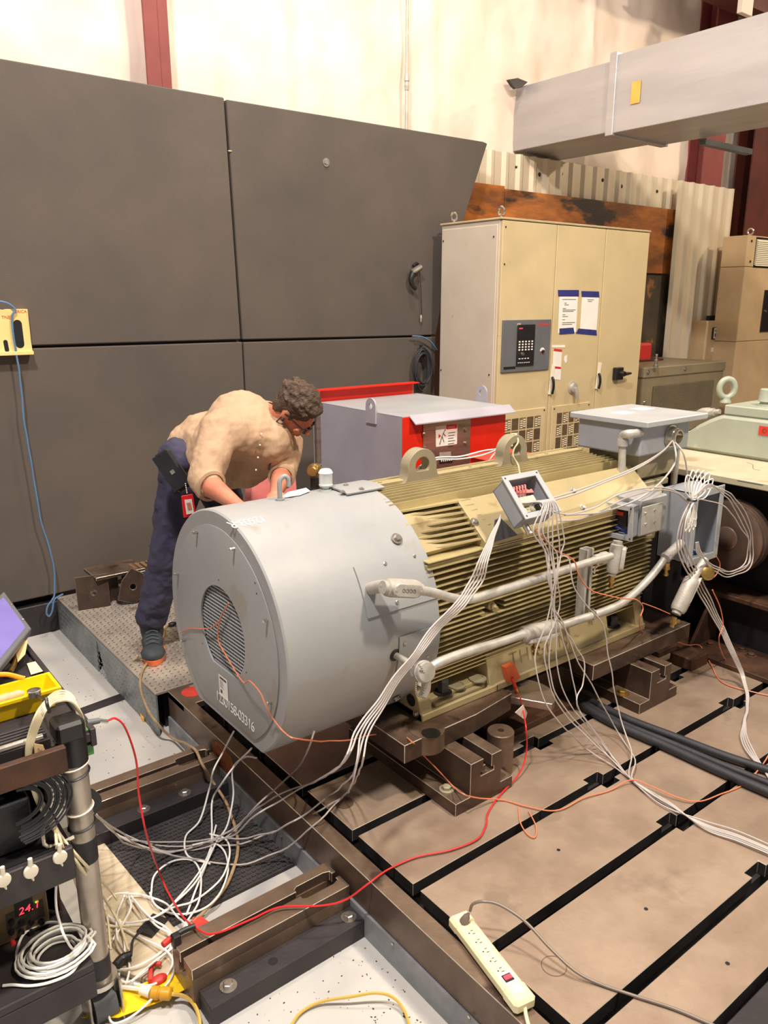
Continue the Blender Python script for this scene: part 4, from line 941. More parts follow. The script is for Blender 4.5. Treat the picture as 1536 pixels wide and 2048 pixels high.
o = obj('silver_tag', prism(nb(), [(p.x, p.z) for p in P('y', 1.84, (1222, 1318), (1228, 1312), (1234, 1322), (1231, 1332), (1220, 1331))], 'y', 1.838, 1.842), 'silver_tag'); tag(o, 'small silver tag hanging at the far spacer plate', 'tag')
# yellow rod with white end
a = on('z', .22, 720, 1428); b = on('z', .21, 800, 1470)
t = thing('yellow_rod', 'yellow rod with a white connector end lying under the drum', 'rod', tuple(b)); obj('rod', cyl(nb(), a, b, .007, n=10), 'brass', t, True); obj('connector', box(nb(), -.022, .022, -.014, .014, -.012, .012, axes(b+Z*.004, b-a, (1, 1, 0))), 'paper', t, bev=.002)
# ================================================================== BACKGROUND MACHINES
CX0, CX1, CY, CZ = 4.055, 5.743, 3.914, 2.238
cab = thing('drive_cabinet', 'tall beige three door drive cabinet behind the red box', 'cabinet', ((CX0+CX1)/2, CY+.3, FZ))
obj('body', box(nb(), CX0, CX1, CY+.02, 4.52, FZ, CZ), 'cabinet_side', cab, bev=.004)
obj('side_panel', box(nb(), CX0-.008, CX0, CY+.035, 4.505, FZ+.06, CZ-.03), 'cabinet_side', cab, bev=.003)
obj('top_plate', box(nb(), CX0-.01, CX1+.01, CY-.005, 4.53, CZ, CZ+.014), 'cabinet_edge', cab, bev=.003)
dx = (CX1-CX0)/3.0; doors = []
for i in range(3):
    doors.append(obj('door', box(nb(), CX0+dx*i+.004, CX0+dx*(i+1)-.004, CY-.004, CY+.02, FZ+.06, CZ-.006), 'cabinet_door', cab, bev=.003))
for (x, z) in ((4.085, 2.19), (4.085, 1.95)): bolt(cab, (x, CY-.004, z), (0, -1, 0), .006, 'dark_steel', 'screw', False)
for (y, z) in ((4.49, 2.13), (3.98, 2.13), (4.49, 1.2), (3.98, 1.2)): bolt(cab, (CX0-.008, y, z), (-1, 0, 0), .006, 'dark_steel', 'screw', False)
for q in ((4.10, 4.44), (4.10, 3.97)):
    bm = nb(); c = Vector((q[0], q[1], CZ+.014)); lathe(bm, c, c+Z, [(0, .02), (.01, .02), (.014, .01), (.02, .01)], 14)
    n = 18; tube(bm, [c+Vector((math.cos(a)*.027, 0 if q[1] > 4.2 else 0, .045+math.sin(a)*.027)) if q[1] > 4.2 else c+Vector((0, math.cos(a)*.027, .045+math.sin(a)*.027)) for a in (2*math.pi*i/n for i in range(n+1))], .008, 8, 0)
    obj('lifting_eye', bm, 'bright_metal', cab, True)
# control panel in the left door
def fr(x, y, q): return on('y', y, *q)
def cq(ya, yb, *qs):
    ps = [on('y', ya, *q) for q in qs]; return prism(nb(), [(p.x, p.z) for p in ps], 'y', ya, yb)
YD = CY-.005
cp = obj('control_panel', box(nb(), 4.085, 4.59, YD-.012, YD+.004, 1.215, 1.578), 'panel_grey', cab, bev=.003)
a, b = on('y', YD-.013, 1035, 648), on('y', YD-.013, 1066, 728)
kx0, kx1, kz0, kz1 = a.x, b.x, 1.255, 1.545
obj('keypad', box(nb(), kx0, kx1, YD-.020, YD-.012, kz0, kz1), 'black_plastic', cp, bev=.002)
bm = nb()
for i in range(5):
    for j in range(4):
        x = kx0+.022+(kx1-kx0-.05)*i/4; z = kz0+.115+.019*j; box(bm, x-.008, x+.007, YD-.022, YD-.020, z-.005, z+.005)
for i in range(4): box(bm, kx0+.02+.03*i, kx0+.036+.03*i, YD-.022, YD-.020, kz0+.05, kz0+.056)
for i in range(6): box(bm, kx0+.012+.022*i, kx0+.026+.022*i, YD-.022, YD-.020, kz0+.022, kz0+.026)
obj('buttons', bm, 'paper', cp)
kn = Vector((kx0+.055, YD-.020, kz0+.085)); obj('knob', lathe(nb(), kn, kn-Y, [(0, .013), (.012, .011)], 16), 'bright_metal', cp, True)
obj('display', box(nb(), kx0+.01, kx1-.03, YD-.0212, YD-.020, kz1-.10, kz1-.055), 'lcd_dark', cp)
bm = nb(); box(bm, kx0+.014, kx0+.026, YD-.0215, YD-.020, kz1-.030, kz1-.022); box(bm, kx0+.034, kx0+.046, YD-.0215, YD-.020, kz1-.030, kz1-.022); obj('indicator', bm, 'led_red', cp)
a = on('y', YD-.0125, 1073, 653); text('maker_mark', 'TOSHIBA', .034, axes((a.x, YD-.0125, a.z), (1, 0, 0), (0, 0, 1)), 'red_ink', cp, .0003, bold=.0006)
obj('name_strip', box(nb(), 4.105, 4.225, YD-.0135, YD-.012, 1.238, 1.256), 'black_plastic', cp)
obj('small_label', box(nb(), 4.225, 4.262, YD-.013, YD-.012, 1.535, 1.555), 'cabinet_edge', cp)
c = Vector((4.505, YD-.013, 1.352)); bm = nb()
prism(bm, [(c.x+.026*math.cos(math.radians(a)), c.z+.026*math.sin(math.radians(a))) for a in range(0, 181, 15)], 'y', YD-.014, YD-.012); obj('button_scale', bm, 'paper', cp)
obj('emergency_button', lathe(nb(), c, c-Y, [(0, .010), (.012, .012), (.016, .008)], 16), 'black_plastic', cp, True)
text('button_word', 'STOP', .014, axes((c.x-.02, YD-.0125, c.z-.022), (1, 0, 0), (0, 0, 1)), 'red_ink', cp, .0003)
# papers taped to the middle door
def sheet(name, q, tape1, tape2, label, lines):
    t = thing(name, label, 'paper', tuple(on('y', YD, *q[0])))
    obj('page', cq(YD-.0012, YD-.0004, *q), 'paper', t)
    for tp in (tape1, tape2): obj('tape', cq(YD-.0022, YD-.0013, *tp), 'blue_tape', t)
    p0, p1, p3 = [on('y', YD-.0014, *k) for k in (q[0], q[1], q[3])]
    bm = nb()
    for (u0, u1, v) in lines:
        a = p0+(p1-p0)*u0+(p3-p0)*v; b = p0+(p1-p0)*u1+(p3-p0)*v; box(bm, a.x, b.x, YD-.0016, YD-.0013, a.z-.0022, a.z+.0022)
    obj('print', bm, 'ink', t)
sheet('posted_notice', ((1119, 593), (1156, 593), (1152, 664), (1116, 666)), ((1116, 580), (1158, 580), (1158, 593), (1117, 593)), ((1119, 657), (1147, 655), (1149, 667), (1119, 669)), 'white notice with dark print, left of two taped on cabinet',
      [(.15, .9, .08), (.28, .4, .18), (.28, .52, .23), (.2, .38, .33), (.2, .9, .37), (.2, .8, .41), (.2, .35, .50), (.2, .5, .55), (.2, .35, .64), (.2, .9, .72), (.2, .75, .77)])
sheet('posted_notice', ((1164, 594), (1198, 595), (1193, 660), (1160, 660)), ((1163, 582), (1198, 583), (1199, 595), (1164, 594)), ((1157, 657), (1193, 660), (1194, 671), (1152, 667)), 'cream crumpled notice with faint print, right of two taped on cabinet',
      [(.32, .7, .08), (.36, .6, .13)])
# stickers and handles
st_ = obj('warning_label', cq(YD-.001, YD, (1107, 697), (1124, 699), (1121, 760), (1104, 758)), 'paper', cab)
obj('red_band', cq(YD-.0016, YD-.001, (1108, 697), (1124, 699), (1124, 704), (1107, 702)), 'red_ink', st_); obj('red_band', cq(YD-.0016, YD-.001, (1106, 732), (1122, 734), (1122, 738), (1106, 737)), 'red_ink', st_)
obj('label_strip', cq(YD-.001, YD, (1104, 690), (1130, 690), (1130, 695), (1104, 695)), 'paper', cab)
obj('white_decal', cq(YD-.001, YD, (1129, 712), (1134, 710), (1134, 722), (1131, 727), (1128, 720)), 'paper', cab)
for qq in (((1105, 729), (1111, 730), (1104, 790), (1097, 789)), ((1198, 725), (1204, 726), (1197, 779), (1191, 778))):
    bs = obj('handle', cq(YD-.006, YD, *qq), 'ivory_plastic', cab, bev=.002)
    p = [on('y', YD-.02, *k) for k in qq]; m0 = p[0].lerp(p[3], .42)+X*.012; m1 = p[1].lerp(p[2], .96)
    obj('lever', tube(nb(), [m0+Vector((.004, 0, 0)), m0.lerp(m1, .2)-Y*.014, m0.lerp(m1, .6)-Y*.014, m1], .010, 8), 'black_plastic', bs, True)
c = on('y', YD, 1144, 775); hs = obj('rotary_handle', lathe(nb(), c, c-Y, [(0, .048), (.006, .048), (.008, .036), (.030, .033), (.032, .02)], 26), 'galv', cab, True)
obj('grip', tube(nb(), [c+Vector((0, -.032, .0)), c+Vector((.015, -.04, -.05)), c+Vector((.022, -.04, -.085))], .016, 10, r1=.012), 'galv', hs, True)
c = on('y', YD, 1232, 747); sw = obj('isolator_switch', box(nb(), c.x-.048, c.x+.048, YD-.04, YD, c.z-.05, c.z+.05), 'black_plastic', cab, bev=.005, seg=2)
obj('grip', tube(nb(), [c+Vector((.03, -.06, 0)), c+Vector((.07, -.065, 0)), c+Vector((.115, -.06, 0))], .018, 10, r1=.009), 'black_plastic', sw, True); obj('hub', lathe(nb(), c+Vector((.02, -.04, 0)), c-Y*3, [(0, .026), (.03, .02)], 18), 'black_plastic', sw, True)
# vent panels low on the doors: cells of louvres
vents = ((4.075, 4.58, 2, 5), (4.655, 5.11, 0, 5))
for i, (vx0, vx1, _, _) in enumerate(vents):
    vp = obj('vent_panel', box(nb(), vx0, vx1, YD-.012, YD, .30, .935), 'cabinet_door', cab, bev=.003)
    bm = nb(); bd = nb(); bl_ = nb(); nc = 5; cw = (vx1-vx0-.10)/nc; nr = 5; ch = .095
    for r in range(nr):
        for c_ in range(nc):
            x0 = vx0+.05+cw*c_+.006; z0 = .885-ch*(r+1)+.006; x1 = x0+cw-.012; z1 = z0+ch-.012
            box(bd, x0, x1, YD-.0135, YD-.012, z0, z1)
            if (r+c_+i) % 2:
                for k in range(8): zz = z0+.004+(z1-z0-.008)*k/7; box(bm, x0+.002, x1-.002, YD-.0155, YD-.0135, zz-.0022, zz+.0022)
            else:
                for k in range(4):
                    for h in range(2): zz = z0+.010+(z1-z0-.018)*(k+.5*h)/4; xx = x0+(x1-x0)*(.12+.45*h); box(bl_, xx, xx+(x1-x0)*.34, YD-.0165, YD-.0135, zz-.0035, zz+.0035)
    obj('vent_cells', bd, 'vent_bronze', vp); obj('vent_slats', bm, 'vent_dark', vp); obj('vent_tongues', bl_, 'ivory_plastic', vp)
    for (x, z) in ((vx1-.02, .915), (vx1-.02, .60), (vx0+.02, .915), (vx0+.02, .60)): bolt(cab, (x, YD-.012, z), (0, -1, 0), .006, 'dark_steel', 'screw', False)
# ------------------------------------------------------------------ olive transformer
TX0, TX1, TY0, TY1, TZ = 5.93, 7.25, 3.98, 4.75, 1.155
t = thing('transformer', 'olive grey transformer case with a perforated front, right of the cabinet', 'transformer', (6.5, 4.3, FZ))
obj('case', box(nb(), TX0+.012, TX1-.012, TY0+.012, TY1, FZ, TZ-.09), 'olive', t, bev=.004); obj('lid', box(nb(), TX0, TX1, TY0, TY1+.01, TZ-.09, TZ), 'olive', t, bev=.008, seg=2)
g0, g1 = on('y', TY0, 1318, 768), on('y', TY0, 1432, 790)
gr = obj('vent_grid', box(nb(), TX0+.16, TX1-.17, TY0+.008, TY0+.0125, TZ-.42, TZ-.17), 'olive_dark', t)
bm = nb(); x = TX0+.17
while x < TX1-.18: box(bm, x, x+.006, TY0+.006, TY0+.008, TZ-.42, TZ-.17); x += .016
z = TZ-.41
while z < TZ-.17: box(bm, TX0+.16, TX1-.17, TY0+.006, TY0+.008, z, z+.005); z += .016
obj('mesh_bars', bm, 'olive', gr)
for q in ((TX0+.05, TZ-.3), (TX0+.05, TZ-.04), (TX0+.62, TZ-.04)): bolt(t, (q[0], TY0+(.012 if q[1] < TZ-.1 else 0), q[1]), (0, -1, 0), .011, 'bright_metal')
# things on it
c = on('z', TZ, 1311, 735)
o = obj('brass_fitting', lathe(nb(), c, c+Z, [(0, .02), (.02, .02), (.024, .012), (.05, .012), (.054, .018), (.066, .018), (.07, .01), (.10, .010), (.104, .014), (.115, .012)], 14), 'bright_metal', smooth=True); tag(o, 'small brass fitting standing on the olive transformer', 'fitting')
t = thing('red_tool', 'dark red metal tool box lying on the olive transformer', 'tool', (TX0+.15, 4.5, TZ)); c = on('y', 4.45, 1290, 710)
obj('body', box(nb(), c.x-.13, c.x+.07, 4.42, 4.55, TZ, TZ+.17), 'red_ink', t, bev=.02, seg=2); obj('base', box(nb(), c.x-.14, c.x+.24, 4.40, 4.58, TZ-.0, TZ+.02), 'dark_primer', t, bev=.004)
# ------------------------------------------------------------------ beige control boxes at right
def oy(q, y=4.6): return on('y', y, *q)
a, b = oy((1414, 642)), oy((1472, 737))
t = thing('control_box', 'small beige control box with keypad, left of the tall beige enclosure', 'control box', (8.2, 4.7, 1.1))
bx1 = 8.55
obj('case', box(nb(), a.x, bx1, 4.6, 4.86, 1.03, a.z), 'enclosure', t, bev=.006); obj('top_rail', box(nb(), a.x+.22, bx1, 4.70, 4.74, a.z, a.z+.05), 'dark_steel', t)
k0, k1 = oy((1425, 655), 4.598), oy((1450, 678), 4.598)
kp = obj('keypad', box(nb(), k0.x, k1.x, 4.592, 4.6, k1.z, k0.z), 'black_plastic', t, bev=.002)
w_ = k1.x-k0.x; h_ = k0.z-k1.z
obj('keypad_face', box(nb(), k0.x+.1*w_, k1.x-.1*w_, 4.590, 4.592, k1.z+.1*h_, k0.z-.06*h_), 'paper', kp); obj('lcd', box(nb(), k0.x+.14*w_, k1.x-.14*w_, 4.589, 4.590, k0.z-.34*h_, k0.z-.18*h_), 'green_plug', kp); obj('key_block', box(nb(), k0.x+.16*w_, k1.x-.2*w_, 4.589, 4.590, k1.z+.24*h_, k0.z-.5*h_), 'trousers', kp)
kk0, kk1 = oy((1430, 682), 4.598), oy((1442, 692), 4.598); obj('keypad_small', box(nb(), kk0.x, kk1.x, 4.596, 4.6, kk1.z, kk0.z), 'trousers', t); kk0, kk1 = oy((1423, 695), 4.598), oy((1445, 702), 4.598); obj('label', box(nb(), kk0.x, kk1.x, 4.598, 4.6, kk1.z, kk0.z), 'paper', t)
YE = 4.35
a = on('y', YE, 1497, 470); l1 = on('y', YE, 1475, 640); sp1 = on('y', YE, 1492, 533).z; sp2 = on('y', YE, 1478, 683).z
t = thing('tall_enclosure', 'tall beige electrical enclosure with louvres at the right edge', 'enclosure', (9, YE, FZ))
xe = a.x
obj('lower_door', box(nb(), xe, 11.5, YE, 4.62, FZ, sp2-.004), 'enclosure', t, bev=.006); obj('door', box(nb(), xe, 11.5, YE, 4.62, sp2, sp1-.004), 'enclosure', t, bev=.006); obj('top_section', box(nb(), xe, 11.5, YE, 4.62, sp1, a.z), 'enclosure', t, bev=.006)
lz0, lz1 = on('y', YE, 1510, 530).z, on('y', YE, 1512, 478).z; lx = on('y', YE, 1511, 500).x
n = 14
for k in range(n):
    z = lz0+(lz1-lz0)*(k+.2)/n; obj('louvre', prism(nb(), [(YE-.001, z), (YE-.022, z-.012), (YE-.020, z-.004), (YE-.001, z+.014)], 'x', lx, 11.4), 'ivory_plastic', t)
obj('louvre_back', box(nb(), lx-.01, 11.45, YE-.002, YE, lz0-.02, lz1+.02), 'black_machine', t)
w0, w1 = on('y', YE, 1531, 580), on('y', YE, 1523, 664)
obj('window', box(nb(), w0.x-.02, 11.3, YE-.012, YE, w1.z, w0.z), 'black_plastic', t, bev=.004); obj('latch', lathe(nb(), (w0.x+.02, YE-.012, (w0.z+w1.z)/2), (w0.x+.02, 0, (w0.z+w1.z)/2), [(0, .012), (.015, .012)], 12), 'bright_metal', t, True)
bolt(t, on('y', YE, 1503, 482), (0, -1, 0), .012, 'dark_steel', 'screw', False); bolt(t, on('y', YE, 1500, 523), (0, -1, 0), .012, 'dark_steel', 'screw', False)
bm = nb(); c = Vector((xe+.22, YE+.1, a.z)); n = 16; tube(bm, [c+Vector((math.cos(q)*.0, math.cos(q)*.03, .05+math.sin(q)*.03)) for q in (2*math.pi*i/n for i in range(n+1))], .009, 8, 0); cyl(bm, c, c+Z*.02, .018, n=12); obj('lifting_eye', bm, 'bright_metal', t, True)

# ================================================================== red and grey box behind the motor
RX0, RX1, RY0, RY1, RZ0, RZ1 = 2.615, 3.40, 3.20, 4.02, 0.15, 1.112
t = thing('enclosure_box', 'red and pale grey steel box with lifting lugs behind the motor', 'enclosure', (3.0, 3.6, 0))
obj('grey_side', box(nb(), RX0, RX0+.004, RY0+.002, RY1, RZ0, RZ1-.002), 'box_lilac', t); obj('body', box(nb(), RX0+.0045, RX1, RY0+.002, RY1, RZ0, RZ1-.006), 'red_steel', t)
obj('front', box(nb(), RX0-.001, RX1+.001, RY0-.004, RY0+.002, RZ0, RZ1-.004), 'red_steel', t, bev=.002)
obj('top_sheet', box(nb(), RX0, RX1, RY0, RY1-.01, RZ1-.005, RZ1), 'grey_paint_light', t, bev=.0015)
obj('drip_edge', prism(nb(), [(RY0-.055, RZ1-.042), (RY0-.055, RZ1-.036), (RY0, RZ1+.004), (RY0, RZ1-.002)], 'x', RX0+.045, RX1+.03), 'box_lilac', t)
obj('base_stand', box(nb(), RX0+.1, RX1-.1, RY0+.1, RY1-.1, 0, RZ0), 'dark_steel', t)
bp0 = on('x', RX0-.02, 677, 797)
obj('back_flange', box(nb(), RX0-.03, RX1-.02, RY1, RY1+.008, RZ0, RZ1+.075), 'grey_paint_light', t, bev=.002)
obj('back_flange_face', box(nb(), RX0-.022, RX1-.03, RY1-.004, RY1, RZ1, RZ1+.068), 'red_steel', t); obj('top_lip', box(nb(), RX0-.03, RX1-.02, RY1-.06, RY1+.008, RZ1+.071, RZ1+.077), 'red_steel', t)
obj('back_strip', box(nb(), RX0-.03, RX0+.002, RY1-.03, RY1, RZ0, RZ1+.07), 'stainless', t, bev=.002)
for q in ((685, 812), (684, 946)): bolt(t, on('y', RY1-.031, *q), (0, -1, 0), .012, 'bright_metal')
def rlug(x, y, z, ax='x'):
    bm = nb(); n = 16; r = .045; ri = .018
    def pt(a, rr, zz=None): return (math.cos(a)*rr, z+.075+math.sin(a)*rr)
    out = [(-.045, z-.02), (.045, z-.02)]+[pt(math.pi*i/n, r) for i in range(n+1)]
    out = sorted(out, key=lambda p: math.atan2(p[1]-z-.075, p[0]) % (2*math.pi)); F = []; I = []; F2 = []; I2 = []
    for p in out:
        a = math.atan2(p[1]-z-.075, p[0]); ip = (math.cos(a)*ri, z+.075+math.sin(a)*ri)
        for lst, s_, o_ in ((F, p, 0), (F2, p, .01), (I, ip, 0), (I2, ip, .01)): lst.append(bm.verts.new((x+o_, y+s_[0], s_[1]) if ax == 'x' else (x+s_[0], y+o_, s_[1])))
    m_ = len(out)
    for i in range(m_):
        j = (i+1) % m_
        for q in ((F[i], F[j], I[j], I[i]), (F2[j], F2[i], I2[i], I2[j]), (F[j], F[i], F2[i], F2[j]), (I[i], I[j], I2[j], I2[i])): bm.faces.new(q)
    return obj('lifting_lug', bm, 'box_lilac', t, True)
c = on('x', RX0-.01, 741, 812); rlug(RX0-.011, c.y, RZ1-.045); c = on('x', RX1, 962, 790); rlug(RX1+.001, c.y, RZ1-.02)
a, b = on('y', RY0-.006, 846, 836), on('y', RY0-.006, 938, 940)
pl = obj('cover_plate', box(nb(), a.x, b.x, RY0-.010, RY0-.004, .60, RZ1-.03), 'stainless', t, bev=.0015)
for q in ((853, 840), (893, 838), (932, 833), (848, 868), (930, 886), (849, 895), (930, 860), (929, 935)): bolt(pl, on('y', RY0-.010, *q), (0, -1, 0), .008, 'stainless')
LY = RY0-.011
def lq(y0, y1, *qs): ps = [on('y', y0, *q) for q in qs]; return prism(nb(), [(p.x, p.z) for p in ps], 'y', y0, y1)
wl = obj('warning_label', lq(LY-.0006, LY, (871, 853), (915, 848), (914, 888), (872, 894)), 'paper', t)
obj('red_header', lq(LY-.0012, LY-.0006, (893, 850), (914, 848), (914, 857), (893, 859)), 'red_ink', wl)
a = on('y', LY-.0013, 894, 858); text('header_word', 'WARNING', .0125, axes((a.x+.002, LY-.0013, a.z+.004), (1, 0, 0), (0, 0, 1)), 'paper', wl, .0002, space=.9)
a = on('y', LY-.0008, 896, 866)
bm = nb()
for k in range(6): box(bm, a.x+.002, a.x+.055-.006*(k % 3), LY-.0009, LY-.0006, a.z-.003-.0155*k, a.z+.001-.0155*k)
obj('print', bm, 'ink', wl)
bm = nb()
for seg in (((889, 862), (884, 873)), ((884, 873), (879, 889)), ((884, 873), (888, 884)), ((886, 866), (891, 872))): tube(bm, P('y', LY-.001, *seg), .0022, 5, 0)
ball(bm, on('y', LY-.001, 890, 860), .004, u=8, v=6); obj('figure', bm, 'ink', wl); bm = nb(); prism(bm, [(p.x, p.z) for p in P('y', LY, (877, 868), (882, 872), (877, 877))], 'y', LY-.001, LY-.0006); obj('spark', bm, 'red_ink', wl)
obj('plate_label', lq(LY-.001, LY, (879, 905), (902, 903), (902, 912), (879, 914)), 'galv', t); 
np_ = obj('name_plate', lq(LY-.001, LY, (879, 917), (905, 914), (905, 925), (879, 928)), 'black_plastic', t)
bm = nb()
for k in range(6):
    a = on('y', LY-.0012, 882+4*k, 921-.4*k); box(bm, a.x, a.x+.008, LY-.0014, LY-.001, a.z-.007, a.z+.007)
obj('digits', bm, 'paper', np_)
# small red housing next to it
t2 = thing('small_red_box', 'low red steel box partly hidden by the second lifting lug', 'box', (3.3, 3.0, 0)); c = on('y', 2.95, 985, 910)
obj('body', box(nb(), c.x-.10, c.x+.2, 2.80, 3.02, 0, c.z-.01), 'red_steel', t2, bev=.004); obj('lid', box(nb(), c.x-.12, c.x+.22, 2.78, 3.04, c.z-.009, c.z), 'red_paint', t2, bev=.004)

# ================================================================== gearbox on its cream table
t = thing('machine_table', 'cream topped machine base with black sides at the right edge', 'machine base', (4.0, 1.8, 0))
TT = .895
ex = 3.53
obj('top_slab', prism(nb(), [(ex, .9), (5.3, .9), (5.3, 2.75), (3.9, 2.75), (3.62, 2.40), (ex, 2.26)], 'z', TT-.035, TT), 'cream_plate', t, bev=.004, seg=2)
for q, L in (((1500, 966), .05), ((1335, 900), .035)):
    c = on('z', TT+.0006, *q); bm = nb(); 
    A = [bm.verts.new(c+Vector((.012*math.cos(a)*1.0, (L+.012*abs(math.sin(a)))*(1 if math.sin(a) > 0 else -1), 0))) for a in (2*math.pi*i/20 for i in range(20))]; bm.faces.new(A); obj('slot', bm, 'black_plastic', t)
obj('crack_line', tube(nb(), P('z', TT, (1493, 925), (1505, 929), (1507, 938), (1520, 941)), .0012, 4), 'rust_brown', t)
obj('frame', box(nb(), 3.72, 5.2, 1.0, 2.6, .30, TT-.035), 'black_machine', t, bev=.01); obj('apron', box(nb(), ex+.02, 3.72, 2.2, 2.26, .35, TT-.035), 'black_machine', t)
obj('web_plate', box(nb(), 3.66, 3.70, .9, 2.5, .02, .28), 'black_machine', t, bev=.003); obj('ledge', box(nb(), 3.56, 5.2, .9, 2.6, .28, .305), 'rust_brown', t, bev=.003)
obj('floor_flange', box(nb(), 3.40, 5.2, .9, 2.3, 0, .025), 'rust_brown', t, bev=.003)
for q in ((1420, 1290), (1425, 1270), (1450, 1278), (1483, 1300), (1478, 1280), (1502, 1312), (1560, 1310), (1425, 1262)):
    c = on('z', .025, *q); bolt(t, c, (0, 0, 1), .016, 'rust_brown', 'bolt', True)
obj('gusset', prism(nb(), [(3.42, .025), (3.665, .025), (3.665, .28), (3.60, .28)], 'y', 1.90, 1.915), 'rust_brown', t, bev=.002)
obj('cream_leg', box(nb(), 4.1, 4.2, 1.36, 1.44, .3, TT-.035), 'cream_plate', t)
t = thing('shaft_disc', 'large brown steel shaft flange disc facing the motor end', 'disc', (3.5, 1.83, .60))
c = on('x', 3.50, 1452, 1076)
obj('disc', lathe(nb(), (c.x+.03, c.y, c.z), (9, c.y, c.z), [(-.03, .06), (-.03, .06), (-.0295, .148), (-.02, .172), (.06, .175)], 48), 'disc_steel', t, True)
obj('rim_ring', lathe(nb(), (c.x+.035, c.y, c.z), (9, c.y, c.z), [(0, .178), (.04, .180), (.045, .176)], 48), 'disc_steel', t, True)
obj('hub', lathe(nb(), (c.x-.006, c.y, c.z), (9, c.y, c.z), [(0, .050), (.004, .056), (.012, .058)], 30), 'disc_steel', t, True); obj('shaft', cyl(nb(), (c.x+.09, c.y, c.z), (3.72, c.y, c.z), .08, n=24), 'black_machine', t, True)
# gearbox
GX = 4.02
t = thing('gearbox', 'mint green domed gearbox standing on the cream machine table', 'gearbox', (4.4, 1.9, TT))
def gx(q): p = on('x', GX, *q); return (p.y, p.z)
base_l = on('z', TT, 1355, 893); 
sil = [gx(q) for q in ((1350, 892), (1366, 872), (1378, 861), (1395, 850), (1415, 840), (1436, 832), (1447, 829))]
yc_top = sil[-1][0]; prof = sil+[(sil[-1][0]-1.0, sil[-1][1]), (sil[-1][0]-1.0, TT)]
prof[0] = (sil[0][0], TT)
g = obj('housing', prism(nb(), prof, 'x', GX, GX+.62), 'mint_paint', t, True, bev=.02, seg=3)
z0_, z1_ = gx((1446, 829))[1], gx((1448, 812))[1]
y1_ = gx((1446, 820))[0]
obj('cap', box(nb(), GX+.01, GX+.56, y1_-.9, y1_, z0_, z1_+.006), 'mint_paint', t, bev=.006, seg=2)
c = on('z', z1_+.006, 1466, 803); c = Vector((GX+.10, c.y if abs(c.x-GX-.1) < .3 else on('x', GX+.1, 1467, 803).y, z1_+.006)); bm = nb(); n = 24
lathe(bm, c, c+Z, [(0, .030), (.01, .028), (.02, .022), (.03, .022)], 20); uu = Vector((RT.x, RT.y, 0)).normalized()
tube(bm, [c+Z*.078+uu*math.cos(a)*.042+Z*math.sin(a)*.050 for a in (2*math.pi*i/n for i in range(n+1))], .0165, 12, 0); obj('lifting_eye', bm, 'mint_paint', t, True)
c = on('x', GX+.14, 1532, 806); c.z = z1_+.006
obj('breather', lathe(nb(), c, c+Z, [(0, .045), (.008, .045), (.01, .03), (.022, .03), (.024, .042), (.03, .040), (.085, .036), (.09, .03)], 26), 'mint_paint', t, True)
a, b = gx((1524, 852)), gx((1540, 868)); pl = obj('name_plate', box(nb(), GX-.004, GX-.0005, b[0], a[0]+.012, b[1]-.01, a[1]), 'red_ink', t)
bm = nb(); lathe(bm, (GX-.0045, a[0]-.018, (a[1]+b[1])/2-.004), (0, a[0]-.018, (a[1]+b[1])/2-.004), [(0, .012), (.001, .012), (.001, .008), (0, .008)], 16, False); obj('emblem', bm, 'brass', pl)
obj('paint_chips', tube(nb(), [on('x', GX+.0, *q) for q in ((1376, 862), (1386, 857), (1392, 853))], .002, 5), 'ink', t)
q0, q1 = on('x', GX+.05, 1396, 826), on('x', GX+.05, 1440, 823)
obj('side_fitting', lathe(nb(), q1, q0, [(0, .014), (.03, .014), (.032, .022), (.06, .022), (.062, .028), (.10, .028), (.12, .02), (.14, .01)], 10), 'galv', t, True)
# black belt guard between the motor and the base
t = thing('coupling_guard', 'black steel guard filling the gap behind the motor end', 'guard', (3.3, 2.2, 0))
obj('shell', box(nb(), 3.20, 3.50, 2.02, 2.5, .03, .80), 'black_machine', t, bev=.03, seg=3)
obj('foot', box(nb(), 3.15, 3.52, 1.96, 2.5, 0, .03), 'rust_brown', t, bev=.003)
tag(obj('base_block', box(nb(), 3.24, 3.38, 1.78, 1.90, .0, .06), 'rust_brown', bev=.004), 'rusty steel block with nuts beside the gusset plate', 'steel block')

# ================================================================== things on the partition and wall
t = thing('hanging_board', 'cream slotted board hung on the left partition panel', 'board', tuple(on('y', 4.64, 30, 660)))
YB = 4.60
bz = [on('y', YB, *q) for q in ((51, 618), (66, 706))]
x1 = bz[0].x; zt, zb = bz[0].z, bz[1].z-.0; x1b = bz[1].x
def slot(bm, c0, c1, r, n=10):
    pass
bm = nb()
# built from strips round two slots and a round notch
cut1 = (on('y', YB, 34, 645), on('y', YB, 41, 692)); r1_ = .023
outer_pts = [(x1-.55, zb), (x1b, zb), (x1, zt), (x1-.10, zt)]
cc = on('y', YB, 3, 604); Rn = abs((Vector((x1-.10, 0, zt))-Vector((cc.x, 0, cc.z))).length)
for a in range(-20, -160, -10): outer_pts.append((cc.x+Rn*math.cos(math.radians(a)), cc.z+Rn*math.sin(math.radians(a))))
outer_pts.append((x1-.55, zt)); outer_pts = [p for p in outer_pts if p[1] <= zt+1e-6]
obj('face', prism(nb(), outer_pts, 'y', YB, YB+.012), 'tan_board', t, bev=.001); obj('bottom_ledge', box(nb(), x1-.55, x1b, YB-.02, YB+.03, zb-.008, zb+.012), 'tan_board', t, bev=.002); obj('side_block', box(nb(), x1-.04, x1b, YB+.012, YB+.05, zb, zt), 'tan_board', t)
bm = nb()
